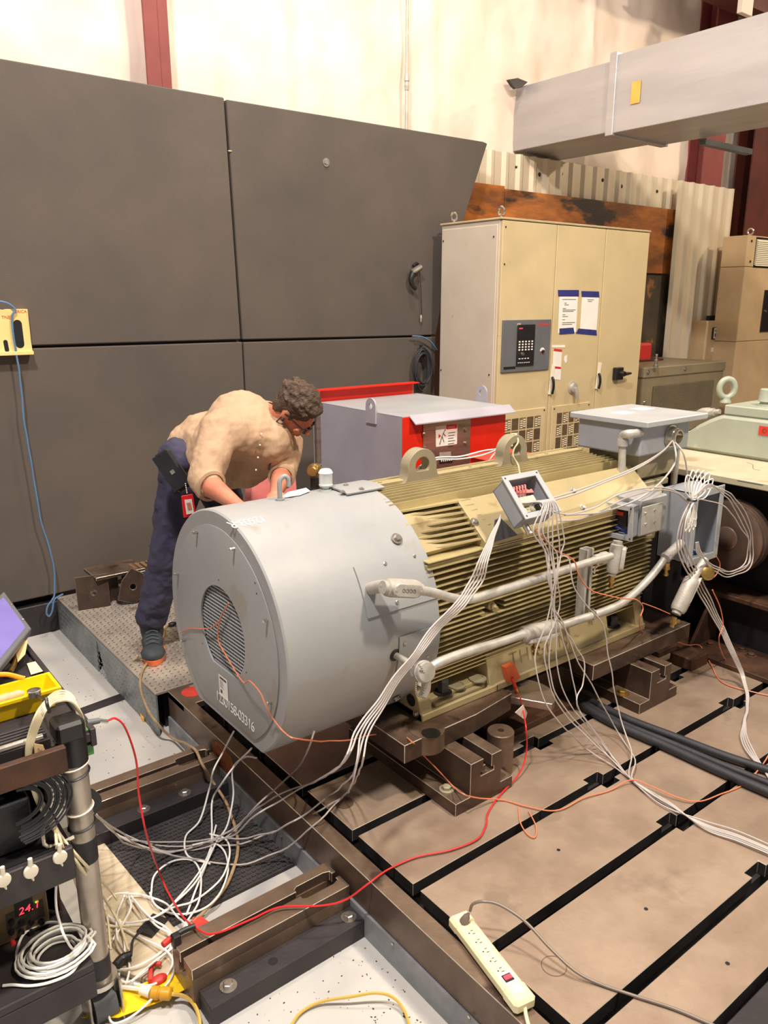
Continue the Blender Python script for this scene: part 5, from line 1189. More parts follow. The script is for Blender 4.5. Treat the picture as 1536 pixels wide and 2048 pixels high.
for (a, b, r) in ((on('y', YB-.0008, 35, 648), on('y', YB-.0008, 40, 688), .022), (on('y', YB-.0008, 11, 684), on('y', YB-.0008, 14, 700), .011)):
    d = (b-a).normalized(); s_ = Vector((d.z, 0, -d.x)); n = 10
    vs = [bm.verts.new(a+s_*math.cos(q)*r-d*math.sin(q)*r) for q in (math.pi*i/n for i in range(n+1))]+[bm.verts.new(b-s_*math.cos(q)*r+d*math.sin(q)*r) for q in (math.pi*i/n for i in range(n+1))]
    bm.faces.new(vs)
obj('slot', bm, 'black_plastic', t)
text('writing', 'ERICA', .022, axes(on('y', YB-.001, 30, 626), (1, 0, 0), (0, 0, 1)), 'red_ink', t, .0002); text('writing', 'TNER', .024, axes(on('y', YB-.001, 3, 638), (1, 0, 0), (0, 0, 1)), 'red_ink', t, .0002)
o = obj('blue_cable', tube(nb(), P('y', 4.585, (-8, 603), (5, 603), (20, 608), (31, 619), (26, 627), (24, 640), (27, 670), (32, 700), (36, 730), (42, 780), (47, 830), (58, 900), (72, 980), (82, 1045), (100, 1100), (108, 1140), (109, 1185))+P('y', 4.58, (104, 1200), (96, 1212), (93, 1226), (98, 1232), (104, 1222), (108, 1200), (118, 1192), (126, 1188)), .0055, 8, wob=.004), 'blue_wire', smooth=True); tag(o, 'blue cable hanging down the black panel from the cream board', 'cable')
# clamp hanging on hook
t = thing('hanging_gun', 'small black and steel air tool hanging from the right upper panel', 'air tool', tuple(on('y', 4.62, 830, 545)))
obj('hook', tube(nb(), P('y', 4.63, (826, 532), (833, 527), (840, 533)), .01, 8), 'black_plastic', t, True); obj('barrel', cyl(nb(), on('y', 4.60, 823, 545), on('y', 4.60, 841, 534), .022, n=14), 'bright_metal', t, True)
obj('body', tube(nb(), P('y', 4.60, (826, 546), (822, 560), (826, 572), (832, 578)), .024, 10, r1=.012), 'black_plastic', t, True); obj('ring', ball(nb(), on('y', 4.60, 831, 578), .009, u=8, v=6), 'bright_metal', t)
o = obj('thin_cord', tube(nb(), P('y', 4.625, (838, 540), (841, 570), (842, 600), (843, 630)), .003, 6), 'black_rubber', smooth=True); tag(o, 'thin black cord with a bright tip below the hanging air tool', 'cord')
o = obj('cord_tip', lathe(nb(), on('y', 4.625, 842, 630), on('y', 4.625, 842, 642), [(0, .006), (.02, .008), (.05, .004)], 8), 'galv'); tag(o, 'small bright tip at the end of the thin hanging cord', 'fitting')
bm = nb(); rr = random.Random(5)
c = on('y', 4.60, 842, 738)
for k in range(16):
    a0 = rr.uniform(0, 6); ex_ = rr.uniform(.055, .085); ez = rr.uniform(.11, .155); ph = rr.uniform(-.01, .01)
    tube(bm, [Vector((c.x+ph+ex_*math.cos(a0+2*math.pi*i/14)*(1), 4.60-.002*k, c.z+.0+ez*math.sin(a0+2*math.pi*i/14)+ph)) for i in range(15)], .0055, 6, 3)
o = obj('cable_coil', bm, 'black_rubber', smooth=True); tag(o, 'coil of black cable hanging on the partition beside the cabinet', 'cable coil')
o = obj('loose_hose', tube(nb(), P('y', 4.60, (825, 672), (845, 674), (862, 684), (874, 700)), .006, 8), 'blue_wire', smooth=True); tag(o, 'thin dark blue hose curving into the cabinet side above the coil', 'hose')
o = obj('coil_hook', tube(nb(), P('y', 4.61, (842, 690), (842, 705), (848, 712)), .012, 8), 'black_plastic', smooth=True); tag(o, 'black hook holding the cable coil', 'hook')
# pink foam slab, valve, cap etc. behind the drum
o = obj('pink_foam_slab', prism(nb(), [(p.x, p.z) for p in P('y', 3.60, (500, 1040), (506, 960), (560, 900), (589, 896), (594, 975), (600, 1030))], 'y', 3.60, 3.68), 'pink_foam', bev=.006); tag(o, 'pink foam slab standing behind the worker', 'foam')
bm = nb(); ps = P('y', 3.60, (500, 1040), (600, 1040)); o2 = tag(obj('foam_support', box(bm, ps[0].x-.02, ps[1].x+.02, 3.58, 3.72, 0, ps[0].z+.02), 'dark_steel', bev=.004), 'dark steel stand under the pink foam slab', 'stand')
t = thing('brass_valve', 'brass valve on a short black pipe behind the drum', 'valve', tuple(on('y', 2.95, 628, 975)))
pb_ = on('y', 2.95, 630, 1020); pt_ = on('y', 2.95, 630, 955)
obj('pipe', cyl(nb(), (pb_.x, 2.95, 0.0), (pt_.x, 2.95, pt_.z), .022, n=14), 'dark_steel', t, True)
v0, v1 = on('y', 2.91, 624, 944), on('y', 2.97, 636, 934)
obj('body', lathe(nb(), v0, v1, [(0, .020), (.01, .028), (.03, .028), (.032, .032), (.055, .03), (.06, .02)], 14), 'brass', t, True); obj('handle', tube(nb(), P('y', 2.97, (637, 934), (642, 928)), .006, 8, 0), 'bright_metal', t, True)
o = obj('paper_sheet', prism(nb(), [(p.x, p.y) for p in P('z', ZC+RC+.004, (562, 996), (575, 985), (612, 976), (620, 982), (600, 990))], 'z', ZC+RC+.003, ZC+RC+.005), 'paper'); tag(o, 'white paper scrap on top of the drum by the worker\'s hand', 'paper')
# ================================================================== CART AT LEFT
def onp(px_, py_, p0, n):
    d = ray(px_, py_); t_ = (Vector(p0)-EYE).dot(Vector(n))/d.dot(Vector(n)); return EYE+d*t_
PX, PY = .452, 1.848
cart = thing('test_cart', 'black test cart with dark shelves at the left edge', 'cart', (0, 2.2, FZ))
obj('top_shelf', box(nb(), -.6, .50, 1.86, 2.92, .615, .640), 'dark_steel', cart, bev=.002)
obj('top_rim', box(nb(), .50, .515, 1.86, 2.92, .60, .650), 'dark_steel', cart, bev=.002)
obj('front_bar', box(nb(), -.6, .412, 1.745, 1.765, .625, .690), 'rust_brown', cart, bev=.002)
bm = nb()
for k in range(5): box(bm, -.6, .385, 1.80+.014*k, 1.808+.014*k, .70, .712)
box(bm, -.6, .39, 1.79, 1.875, .66, .70); obj('ribbed_rail', bm, 'dark_steel', cart, bev=.001)
obj('front_rod', cyl(nb(), (-.6, 1.775, .715), (.375, 1.80, .705), .009, n=12), 'bright_metal', cart, True)
obj('middle_panel', box(nb(), -.6, .40, 1.74, 1.758, .335, .425), 'dark_steel', cart, bev=.003)
obj('middle_shelf', box(nb(), -.6, .40, 1.758, 2.3, .415, .425), 'black_machine', cart)
obj('drawer_box', box(nb(), -.6, .33, 1.80, 2.28, .43, .56), 'black_machine', cart, bev=.004)
obj('lower_shelf', box(nb(), -.6, .415, 1.735, 2.3, .05, .075), 'dark_steel', cart, bev=.003); obj('lower_apron', box(nb(), -.6, .415, 1.735, 1.75, -.03, .05), 'dark_steel', cart, bev=.002)
obj('side_panel', box(nb(), .398, .404, 1.97, 2.3, .075, .6), 'rust_brown', cart)
obj('back_panel', box(nb(), -.6, .42, 2.30, 2.32, FZ+.06, .60), 'black_machine', cart)
for q in ((.38, 2.28), (-.5, 2.28), (-.5, 1.76)): obj('leg', box(nb(), q[0]-.015, q[0]+.015, q[1]-.015, q[1]+.015, FZ, .6), 'dark_steel', cart)
# wing knobs
for i, q in enumerate(((6, 1758), (61, 1741), (119, 1712))):
    c = on('y', 1.738, *q); k = thing('wing_knob', 'white round cap on the cart panel, %s' % ('cut by the left picture edge', 'between two others', 'nearest the pole')[i], 'knob', tuple(c), 'white caps on the cart panel')
    obj('disc', lathe(nb(), c, c-Y, [(0, .016), (.006, .017), (.010, .015), (.011, .006)], 20), 'ivory_plastic', k, True)
    obj('tab', tube(nb(), [c+Vector((0, -.005, .012)), c+Vector((.001, -.006, .030)), c+Vector((.001, -.006, .036))], .0055, 8, 3), 'ivory_plastic', k, True); obj('tab', tube(nb(), [c+Vector((0, -.005, -.012)), c+Vector((.003, -.006, -.026))], .005, 8, 0, r1=.0015), 'ivory_plastic', k, True)
# hank of dark cables at the side of the cart
bm = nb(); rr = random.Random(2)
for k in range(16):
    c = on('y', 1.78, 30+rr.uniform(-6, 6), 1610); a = .05+.0045*k
    tube(bm, [Vector((c.x+a*math.cos(q), 1.775-.001*k, c.z+a*.8*math.sin(q))) for q in (math.pi*(-.5+1.0*i/10) for i in range(11))], .0026, 5, 2)
tag(obj('dark_cable_hank', bm, 'black_rubber', smooth=True), 'hank of thin dark cables hanging inside the cart', 'cable coil')
# pole
pole = thing('tube_pole', 'grey tubular pole with black bands standing in front of the cart', 'pole', (PX, PY, FZ))
obj('tube', cyl(nb(), (PX, PY, FZ+.13), (PX, PY, .665), .0305, n=26), 'tube_alu', pole, True)
za = on('y', PY-.03, 150, 1695).z; zb_ = on('y', PY-.03, 160, 1738).z
obj('black_band', cyl(nb(), (PX, PY, zb_), (PX, PY, za), .0318, n=26), 'black_rubber', pole, True)
za = on('y', PY-.03, 195, 1925).z; zb_ = on('y', PY-.03, 195, 1965).z
obj('black_band', cyl(nb(), (PX, PY, zb_), (PX, PY, za), .0325, n=26), 'black_rubber', pole, True)
obj('top_clamp', box(nb(), PX-.042, PX+.026, PY-.036, PY+.036, .655, .708), 'black_plastic', pole, bev=.008, seg=2); obj('top_sleeve', cyl(nb(), (PX, PY, .585), (PX, PY, .69), .034, n=22), 'black_plastic', pole, True)
obj('yoke', prism(nb(), [(PY-.05, FZ), (PY+.05, FZ), (PY+.04, FZ+.13), (PY-.04, FZ+.13)], 'x', PX-.045, PX-.038), 'bright_metal', pole, bev=.003); obj('yoke', prism(nb(), [(PY-.05, FZ), (PY+.05, FZ), (PY+.04, FZ+.13), (PY-.04, FZ+.13)], 'x', PX+.038, PX+.045), 'bright_metal', pole, bev=.003)
obj('caster_wheel', cyl(nb(), (PX-.03, PY, FZ+.048), (PX+.03, PY, FZ+.048), .047, n=24), 'grey_dark', pole, True); obj('yoke_top', cyl(nb(), (PX, PY, FZ+.12), (PX, PY, FZ+.135), .046, n=24), 'bright_metal', pole, True)
for py_, m_ in ((1540, 'white_nylon'), (1560, 'black_plastic'), (1634, 'white_nylon'), (1668, 'black_plastic')):
    z = on('y', PY-.03, 150, py_).z; n = 20
    obj('zip_tie', tube(nb(), [(PX+.033*math.cos(a), PY+.033*math.sin(a), z+.006*math.cos(a)) for a in (2*math.pi*i/n for i in range(n+1))], .0028, 5, 0), m_, pole, True)
# power supply on the lower shelf
psx0, psy = .10, 1.935; psx1 = on('y', psy, 99, 1830).x
t = thing('power_supply', 'bronze bench power supply showing 24.1 on the lower cart shelf', 'power supply', (.25, 2.0, .076))
def psu(q): return on('y', psy, *q)
pz1 = psu((70, 1788)).z
obj('case', box(nb(), psx0-.06, psx1, psy, 2.12, .076, pz1), 'psu_bronze', t, bev=.004)
a, b = psu((27, 1803)), psu((67, 1816)); dsp = obj('display', box(nb(), a.x, b.x, psy-.003, psy, b.z-.004, a.z+.006), 'lcd_dark', t)
c = psu((35, 1815)); text('digits', '24.1', .030, axes((c.x-.001, psy-.0035, b.z-.001), (1, 0, 0), (0, 0, 1)), 'led_red', dsp, .0003, shear=.15, space=1.05)
for q in ((15, 1807), (73, 1803)): c = psu(q); obj('lamp', box(nb(), c.x-.004, c.x+.004, psy-.003, psy, c.z-.0015, c.z+.0015), 'led_green', t)
for i in range(4):
    for j in range(2): c = psu((22+20*i, 1842+20*j)); obj('dial', lathe(nb(), c, c-Y, [(0, .008), (.010, .007)], 14), 'black_plastic', t, True)
a, b = psu((10, 1830)), psu((92, 1822)); obj('dial_panel', box(nb(), a.x, b.x-.004, psy-.0012, psy, a.z-.055, a.z), 'olive_dark', t)
for i, m_ in enumerate(('red_ink', 'black_plastic', 'bright_metal', 'bright_metal')): c = psu((25+20*i, 1884)); obj('terminal', lathe(nb(), c, c-Y, [(0, .007), (.014, .006), (.015, .003)], 12), m_, t, True)
# coil of white cable on the lower shelf
c0 = on('z', .09, 114, 1903); bm = nb(); rr = random.Random(8); pts = []
for k in range(12*9):
    a = 2*math.pi*k/12; tn = k//12; r = (.040, .074, .052, .084, .062, .046, .078, .057, .069)[tn]+rr.uniform(-.0015, .0015); pts.append(Vector((c0.x+.004*math.sin(tn*2.1)+r*math.cos(a)*1.15, c0.y+.004*math.cos(tn*1.7)+r*.95*math.sin(a), .081+.0035*tn)))
tube(bm, pts, .0036, 6, 2); o = obj('cable_coil', bm, 'white_wire', smooth=True); tag(o, 'coil of white twisted cable lying on the lower cart shelf', 'cable coil')
# yellow bin
rz = .70; A_ = on('z', rz, 117, 1373); B_ = on('z', rz, 99, 1345)
t = thing('yellow_bin', 'yellow plastic parts bin on the cart top', 'bin', ((A_.x+B_.x)/2-.2, (A_.y+B_.y)/2, .64))
u = Vector((-1, .0, 0)); x1_ = A_.x; y0_, y1_ = A_.y, B_.y
bm = nb(); z0 = .641
def quadwall(bm, x0, x1, y0, y1, z0, z1, ins, th):
    o4 = [(x0, y0), (x1, y0), (x1, y1), (x0, y1)]; i4 = [(x0+ins, y0+ins), (x1-ins, y0+ins), (x1-ins, y1-ins), (x0+ins, y1-ins)]
    T = [bm.verts.new((p[0], p[1], z1)) for p in o4]; Bt = [bm.verts.new((p[0], p[1], z0)) for p in i4]
    Ti = [bm.verts.new((p[0]+(th if p[0] == x0 else -th), p[1]+(th if p[1] == y0 else -th), z1)) for p in o4]; Bi = [bm.verts.new((p[0]+(th if p[0] == x0+ins else -th), p[1]+(th if p[1] == y0+ins else -th), z0+th)) for p in i4]
    for i in range(4):
        j = (i+1) % 4
        bm.faces.new((T[i], T[j], Bt[j], Bt[i])); bm.faces.new((Ti[j], Ti[i], Bi[i], Bi[j])); bm.faces.new((T[j], T[i], Ti[i], Ti[j]))
    bm.faces.new(Bt); bm.faces.new(Bi[::-1]); return bm
obj('tray', quadwall(nb(), x1_-.50, x1_, y0_, y1_, z0, rz, .012, .003), 'yellow_bin', t)
bm = nb(); box(bm, x1_-.5, x1_+.006, y0_-.006, y0_, rz-.010, rz); box(bm, x1_-.5, x1_+.006, y1_, y1_+.006, rz-.010, rz); box(bm, x1_, x1_+.006, y0_, y1_, rz-.010, rz); obj('rim', bm, 'yellow_bin', t, bev=.001)
obj('handle', tube(nb(), [Vector((x1_-.06, y1_+.004, rz)), Vector((x1_-.11, y1_+.02, rz+.022)), Vector((x1_-.17, y1_+.02, rz+.02)), Vector((x1_-.24, y1_+.004, rz-.02))], .007, 8), 'yellow_edge', t, True)
bm = nb()
for q in ((12, 1395), (22, 1393), (34, 1389), (5, 1398)):
    c = on('z', .672, *q); ball(bm, c, .016, 1.3, .9, .7, 8, 6)
o = obj('bagged_parts', bm, 'cardboard', smooth=True); tag(o, 'pale crumpled bag of parts in the yellow bin', 'bag')
c = on('z', .715, 68, 1383); o = obj('round_gauge', lathe(nb(), c-Z*.012, c+Z, [(0, .012), (0.001, .017), (.016, .017), (.017, .0145), (.012, .014)], 24), 'bright_metal', smooth=True); tag(o, 'small round metal ring gauge on a rod by the yellow bin', 'gauge')
o = obj('gauge_rod', tube(nb(), [c+Vector((.005, -.005, -.01)), on('y', 1.85, 88, 1402)], .004, 6, 0), 'black_plastic', smooth=True); tag(o, 'short black rod holding the ring gauge', 'rod')
# display tablet
p1, p2, p3 = on('y', 2.86, 8, 1182), on('y', 2.50, 63, 1256), on('y', 2.16, -12, 1350)
p4 = p1+p3-p2; nn = (p2-p1).cross(p3-p2).normalized(); nn = nn if nn.dot(EYE-p1) > 0 else -nn
t = thing('display_tablet', 'framed display with a purple screen propped on the cart', 'display', tuple((p1+p3)/2))
def slab(qs, n_, off, th):
    bm = nb(); A = [bm.verts.new(q+n_*off) for q in qs]; B = [bm.verts.new(q+n_*(off-th)) for q in qs]; bm.faces.new(A); bm.faces.new(B[::-1])
    for i in range(len(qs)): bm.faces.new((A[i], B[i], B[(i+1) % len(qs)], A[(i+1) % len(qs)]))
    return bm
obj('housing', slab([p1, p2, p3, p4], nn, 0, .025), 'panel_grey', t, bev=.003)
c = (p1+p2+p3+p4)/4; w1 = (p2-p1).normalized(); w2 = (p3-p2).normalized(); bz_ = .035
obj('screen', slab([p1+w1*bz_+w2*bz_, p2-w1*bz_+w2*bz_, p3-w1*bz_-w2*bz_, p4+w1*bz_-w2*bz_], nn, .0008, .002), 'screen_purple', t)
for k in (.35, .75): bolt(t, p1+(p2-p1)*k+w2*.017, nn, .005, 'bright_metal', 'screw', False)
obj('stand', box(nb(), p3.x-.1, p2.x-.05, 2.45, 2.75, .641, .66), 'dark_steel', t)
# fittings on the cart top
def z66(*q): return on('z', .66, *q)
t = thing('hose_fittings', 'cluster of brass hose fittings lying on the cart top', 'fittings', tuple(z66(35, 1310)))
obj('fitting', tube(nb(), [z66(20, 1345)+Z*0, z66(30, 1325), z66(38, 1305)+Z*.02], .008, 8), 'brass', t, True); obj('fitting', tube(nb(), [z66(38, 1306)+Z*.02, z66(46, 1290)+Z*.03], .012, 10, 0), 'brass', t, True); obj('lever', tube(nb(), [z66(44, 1290)+Z*.03, z66(36, 1280)+Z*.03, z66(28, 1276)+Z*.035], .004, 6), 'bright_metal', t, True)
obj('tape_flag', slab([z66(30, 1300)+Z*.02, z66(58, 1298)+Z*.03, z66(52, 1320)+Z*.02, z66(36, 1330)+Z*.01], Z, 0, .002), 'tag_manila', t); obj('ring', lathe(nb(), z66(38, 1304)+Z*.02, z66(46, 1290)+Z*.03, [(0, .014), (.006, .014)], 14), 'bright_metal', t, True)
o = obj('note_card', slab([on('z', .645, *q) for q in ((54, 1328), (78, 1322), (86, 1343), (62, 1350))], Z, .002, .002), 'cream_wire'); tag(o, 'pale yellow note card beside the yellow bin', 'card')
c = z66(2, 1338); o = obj('computer_mouse', ball(nb(), c, .028, 1.2, .8, .55, rot=Matrix.Rotation(.5, 3, 'Z')), 'black_rubber', smooth=True); tag(o, 'black rounded mouse on the cart top at the left edge', 'mouse')
# white latch bracket
t = thing('white_latch', 'small white latch bracket on the cart beside the pole', 'bracket', tuple(on('y', 1.775, 90, 1660))); ps = P('y', 1.775, (78, 1648), (95, 1643), (86, 1652), (88, 1688), (108, 1692), (148, 1674))
obj('clip', tube(nb(), [ps[0], ps[1]], .004, 6, 0), 'ivory_plastic', t, True); obj('arm', tube(nb(), ps[2:], .0045, 6, 2), 'white_nylon', t, True)
# tag on cable, green plugs, clip
o = obj('manila_tag', slab(P('y', 1.775, (68, 1487), (86, 1490), (98, 1520), (113, 1530), (90, 1558), (70, 1520)), -Y, .001, .002), 'tag_manila'); tag(o, 'manila tag with faint writing tied to the white cables', 'tag')
bm = nb()
a = on('y', 1.773, 72, 1498)
for k in range(4): box(bm, 0, .045-.006*k, 0, .0012, 0, .0004, axes(a+Vector((.004+.006*k, -.0006, -.006*k)), (.45, 0, -1), (1, 0, .45)))
obj('print', bm, 'ink', o)
bm = nb(); box(bm, -.008, .008, -.008, .008, -.02, .015, Matrix.Translation(on('y', 1.88, 172, 1468))); box(bm, -.011, .011, -.008, .008, -.016, .014, Matrix.Translation(on('y', 1.88, 177, 1497)))
o = obj('terminal_plugs', bm, 'green_plug', bev=.001); tag(o, 'green terminal plugs hanging on the right of the pole', 'plug')
o = obj('yellow_lead', tube(nb(), P('y', 1.88, (152, 1412), (160, 1430), (166, 1450), (170, 1466)), .004, 6), 'yellow_bin', smooth=True); tag(o, 'short yellow lead beside the pole top', 'wire')
t = thing('crocodile_clip', 'grey clip joining the red wire beside the pole', 'clip', tuple(on('y', 1.9, 190, 1445))); c0_, c1_ = on('y', 1.9, 174, 1446), on('y', 1.9, 199, 1441)
obj('body', cyl(nb(), c0_, c1_, .009, .0075, 10), 'panel_grey', t, True); obj('jaw', tube(nb(), P('y', 1.9, (198, 1441), (215, 1443)), .006, 8, 0), 'bright_metal', t, True)
bm = nb()
for k in range(7): tube(bm, P('y', 1.90, (96+2*k, 1560+9*k), (112+k, 1553+9*k), (128, 1562+9*k)), .003, 5)
o = obj('striped_lead_hank', bm, 'white_wire', smooth=True); tag(o, 'bunch of white looped leads behind the pole', 'cable bundle')
bm = nb(); c = on('y', 1.93, 168, 1605); n = 16
for k in range(3): tube(bm, [c+Vector((math.cos(a)*.022, .002*k, math.sin(a)*(.042+.003*k))) for a in (2*math.pi*i/n for i in range(n+1))], .003, 6, 0)
o = obj('red_lead_ring', bm, 'red_wire', smooth=True); tag(o, 'ring of red lead behind the pole', 'cable coil')
bm = nb(); c = on('y', 1.935, 170, 1608); lathe(bm, c+Y*.01, c-Y, [(0, .04), (.02, .042)], 24); o = obj('black_disc_reel', bm, 'black_plastic', smooth=True); tag(o, 'black reel behind the pole carrying the red lead', 'reel')
# clamps near the end of the rail
t = thing('bar_clamp', 'black and red bar clamp at the left end of the near rail', 'clamp', tuple(on('z', -.05, 360, 1870)))
obj('bar', tube(nb(), P('z', -.05, (350, 1872), (366, 1862), (390, 1852)), .008, 8), 'black_plastic', t, True); obj('handle', tube(nb(), P('z', -.06, (326, 1890), (338, 1880), (347, 1874)), .009, 8), 'red_ink', t, True); obj('head', box(nb(), -.012, .012, -.012, .012, -.02, .02, Matrix.Translation(on('z', -.06, 352, 1880))), 'black_plastic', t, bev=.003)
o = obj('red_tape', slab([on('z', FZ+.03, *q) for q in ((384, 1836), (402, 1832), (420, 1845), (398, 1858), (386, 1856))], Z, .0, .004), 'red_paint'); tag(o, 'red tape flag on the floor at the end of the near rail', 'tape')
t = thing('black_fitting', 'black sprayer like fitting on the wooden board', 'fitting', tuple(on('z', FZ+.03, 250, 1915))); obj('body', tube(nb(), P('z', FZ+.04, (232, 1932), (245, 1918), (262, 1912)), .015, 10), 'black_plastic', t, True); obj('stem', tube(nb(), P('z', FZ+.05, (262, 1912), (266, 1880), (282, 1862)), .004, 6), 'black_rubber', t, True)
o = obj('black_box_scrap', box(nb(), -.04, .04, -.03, .03, 0, .012, Matrix.Translation(on('z', FZ+.016, 305, 1855)) @ Matrix.Rotation(.5, 4, 'Z')), 'black_plastic', bev=.002); tag(o, 'flat black box at the corner of the rubber mat', 'box')
t = thing('red_hook', 'red hooked bracket on the wooden board', 'bracket', tuple(on('z', FZ+.03, 305, 1935))); obj('arm', tube(nb(), P('z', FZ+.035, (300, 1962), (302, 1935), (308, 1928), (322, 1928)), .007, 8), 'red_paint', t, True); obj('pad', ball(nb(), on('z', FZ+.03, 318, 1958), .02, 1.2, .8, .5), 'red_ink', t, True)
t = thing('cord_connector', 'amber clear plug connector joining two cords on yellow tape', 'connector', tuple(on('z', FZ+.04, 325, 1985)))
c0_, c1_ = on('z', FZ+.042, 302, 1985), on('z', FZ+.042, 343, 1988)
obj('shell', lathe(nb(), c0_, c1_, [(0, .014), (.004, .018), (.022, .018), (.024, .015), (.028, .015), (.03, .018), ((c1_-c0_).length-.004, .017), ((c1_-c0_).length, .012)], 16), 'amber_plastic', t, True); obj('plug', cyl(nb(), on('z', FZ+.042, 282, 1979), c0_, .013, .015, 14), 'ivory_plastic', t, True)
# ================================================================== POWER STRIP
sA = on('z', .028, 916, 1832); sB = on('z', .028, 1050, 2006); u = (sB-sA); SL = u.length; u.normalize()
mxs = axes((sA.x, sA.y, .006), u, Z.cross(u))      # x along the strip, y to its left, z up
t = thing('power_strip', 'ivory six outlet power strip with a red lit switch', 'power strip', (sA.x, sA.y, .006)); W = .030
obj('body', box(nb(), 0, SL, -W, W, 0, .030, mxs), 'strip_ivory', t, bev=.006, seg=3)
obj('end_cap', box(nb(), -.004, .045, -W-.002, W+.002, -.002, .034, mxs), 'strip_ivory', t, bev=.008, seg=3); obj('end_cap', box(nb(), SL-.055, SL+.006, -W-.002, W+.002, -.002, .034, mxs), 'strip_ivory', t, bev=.008, seg=3)
for k in range(6):
    x = .040+(SL-.125)*k/5.5; bm = nb()
    for (dx_, dy_, w_, h_) in ((.006, .006, .0010, .0040), (-.006, .006, .0010, .0035)): box(bm, x+dx_-w_, x+dx_+w_, -h_+.004-.003, h_+.001, .0300, .0304, mxs)
    p = mxs @ Vector((x, -.010, .0302)); lathe(bm, p, p+Z, [(0, .0023), (.0003, .0023)], 10); obj('outlet', bm, 'ink', t)
sw = obj('switch_frame', box(nb(), SL-.085, SL-.062, -.013, .013, .030, .033, mxs), 'black_plastic', t, bev=.001); obj('switch', box(nb(), SL-.080, SL-.067, -.011, .011, .033, .0355, mxs), 'led_red', sw, bev=.001)
obj('switch_plate', box(nb(), SL-.093, SL-.054, -.019, .019, .0300, .0312, mxs), 'ivory_plastic', t)
obj('breaker', box(nb(), SL-.048, SL-.022, -.014, .014, .0340, .0350, mxs), 'ivory_plastic', t, bev=.001)
bm = nb()
for k in range(5): box(bm, .14, .19, .018+.0016*k, .0185+.0016*k, .0300, .0302, mxs)
obj('print', bm, 'tag_manila', t)
t = thing('power_plug', 'grey plug and cord in the power strip arching over the bed', 'cord', tuple(mxs @ Vector((.04, 0, .036))))
pp = mxs @ Vector((.034, -.004, .03)); pt = on('z', .075, 940, 1822)
obj('plug_body', lathe(nb(), pp, pt, [(0, .012), (.004, .013), (.022, .010), (.028, .006), (.034, .004)], 10), 'cord_grey', t, True)
obj('cord', tube(nb(), [pt, on('z', .10, 946, 1808), on('z', .115, 967, 1803), on('z', .11, 1000, 1810), on('z', .085, 1050, 1843), on('z', .05, 1100, 1896), on('z', .022, 1150, 1942)]+P('z', .006, (1200, 1968), (1270, 1992), (1350, 2018), (1430, 2052)), .0042, 8), 'cord_grey', t, True)
o = obj('strip_cord', tube(nb(), [mxs @ Vector((SL, 0, .015)), on('z', .012, 1052, 2030), on('z', .006, 1060, 2062)], .005, 8), 'strip_ivory', smooth=True); tag(o, 'ivory cord leaving the lower end of the power strip', 'cord')
# ================================================================== CABLES
def cable(name, label, cat, pts, r, m, wob=.002, grp=None, n=6, sub=6):
    o = obj(name, tube(nb(), pts, r, n, sub, wob), m, smooth=True); tag(o, label, cat, grp); return o
rr = random.Random(11)
ORD = {4: ('leftmost', 'second from left', 'second from right', 'rightmost'), 5: ('leftmost', 'second from left', 'middle one', 'second from right', 'rightmost'), 8: ('leftmost', 'second', 'third', 'fourth', 'fifth', 'sixth', 'seventh', 'rightmost')}
def jit(lst, a): return [(x+rr.uniform(-a, a), y+rr.uniform(-a, a)) for x, y in lst]
# A: from junction box down the drum to the floor at left
GA = 'pale cables from the tilted junction box to the cart'
for k in range(5):
    o_ = (k-2)
    pts = P('y', 1.86, (1002, 1032))+P('y', 1.80, (984+2*o_, 1072))+P('y', 1.74, (966+4*o_, 1120), (948+6*o_, 1168))+P('y', 1.70, (915+6*o_, 1215), (868+4*o_, 1262+2*o_))+P('y', 1.69, (835+4*o_, 1305), (795+5*o_, 1358), (756+6*o_, 1410))+P('y', 1.66, (722+6*o_, 1470+2*o_))
    e = [[(680, 1530), (600, 1578), (520, 1625), (462, 1672), (380, 1690), (290, 1684), (215, 1650), (176, 1612)], [(690, 1520), (630, 1565), (560, 1588), (500, 1630), (430, 1690), (350, 1700), (262, 1690), (174, 1612)], [(706, 1545), (660, 1592), (590, 1640), (520, 1672), (440, 1678), (330, 1682), (240, 1672), (178, 1608)],
         [(705, 1560), (690, 1592), (640, 1622), (560, 1660), (470, 1690), (400, 1692), (300, 1700), (176, 1616)], [(722, 1530), (700, 1580), (640, 1640), (560, 1700), (480, 1728), (400, 1722), (320, 1705), (240, 1672)]][k]
    zz_ = [.12, .035, .02, -.14, -.185, -.19, -.12, .0]
    yy = [on('y', 1.64, *e[0])]+[on('z', z, *q) for z, q in zip(zz_[1:], e[1:])]
    if k == 0 or k == 1 or k == 3: yy[-1] = on('y', 1.90, *e[-1])
    cable('signal_cable', ORD[5][k]+' of the five pale cables crossing the drum below the oval conduit fitting', 'cable', pts+yy, .0030, 'grey_wire', .009, GA)
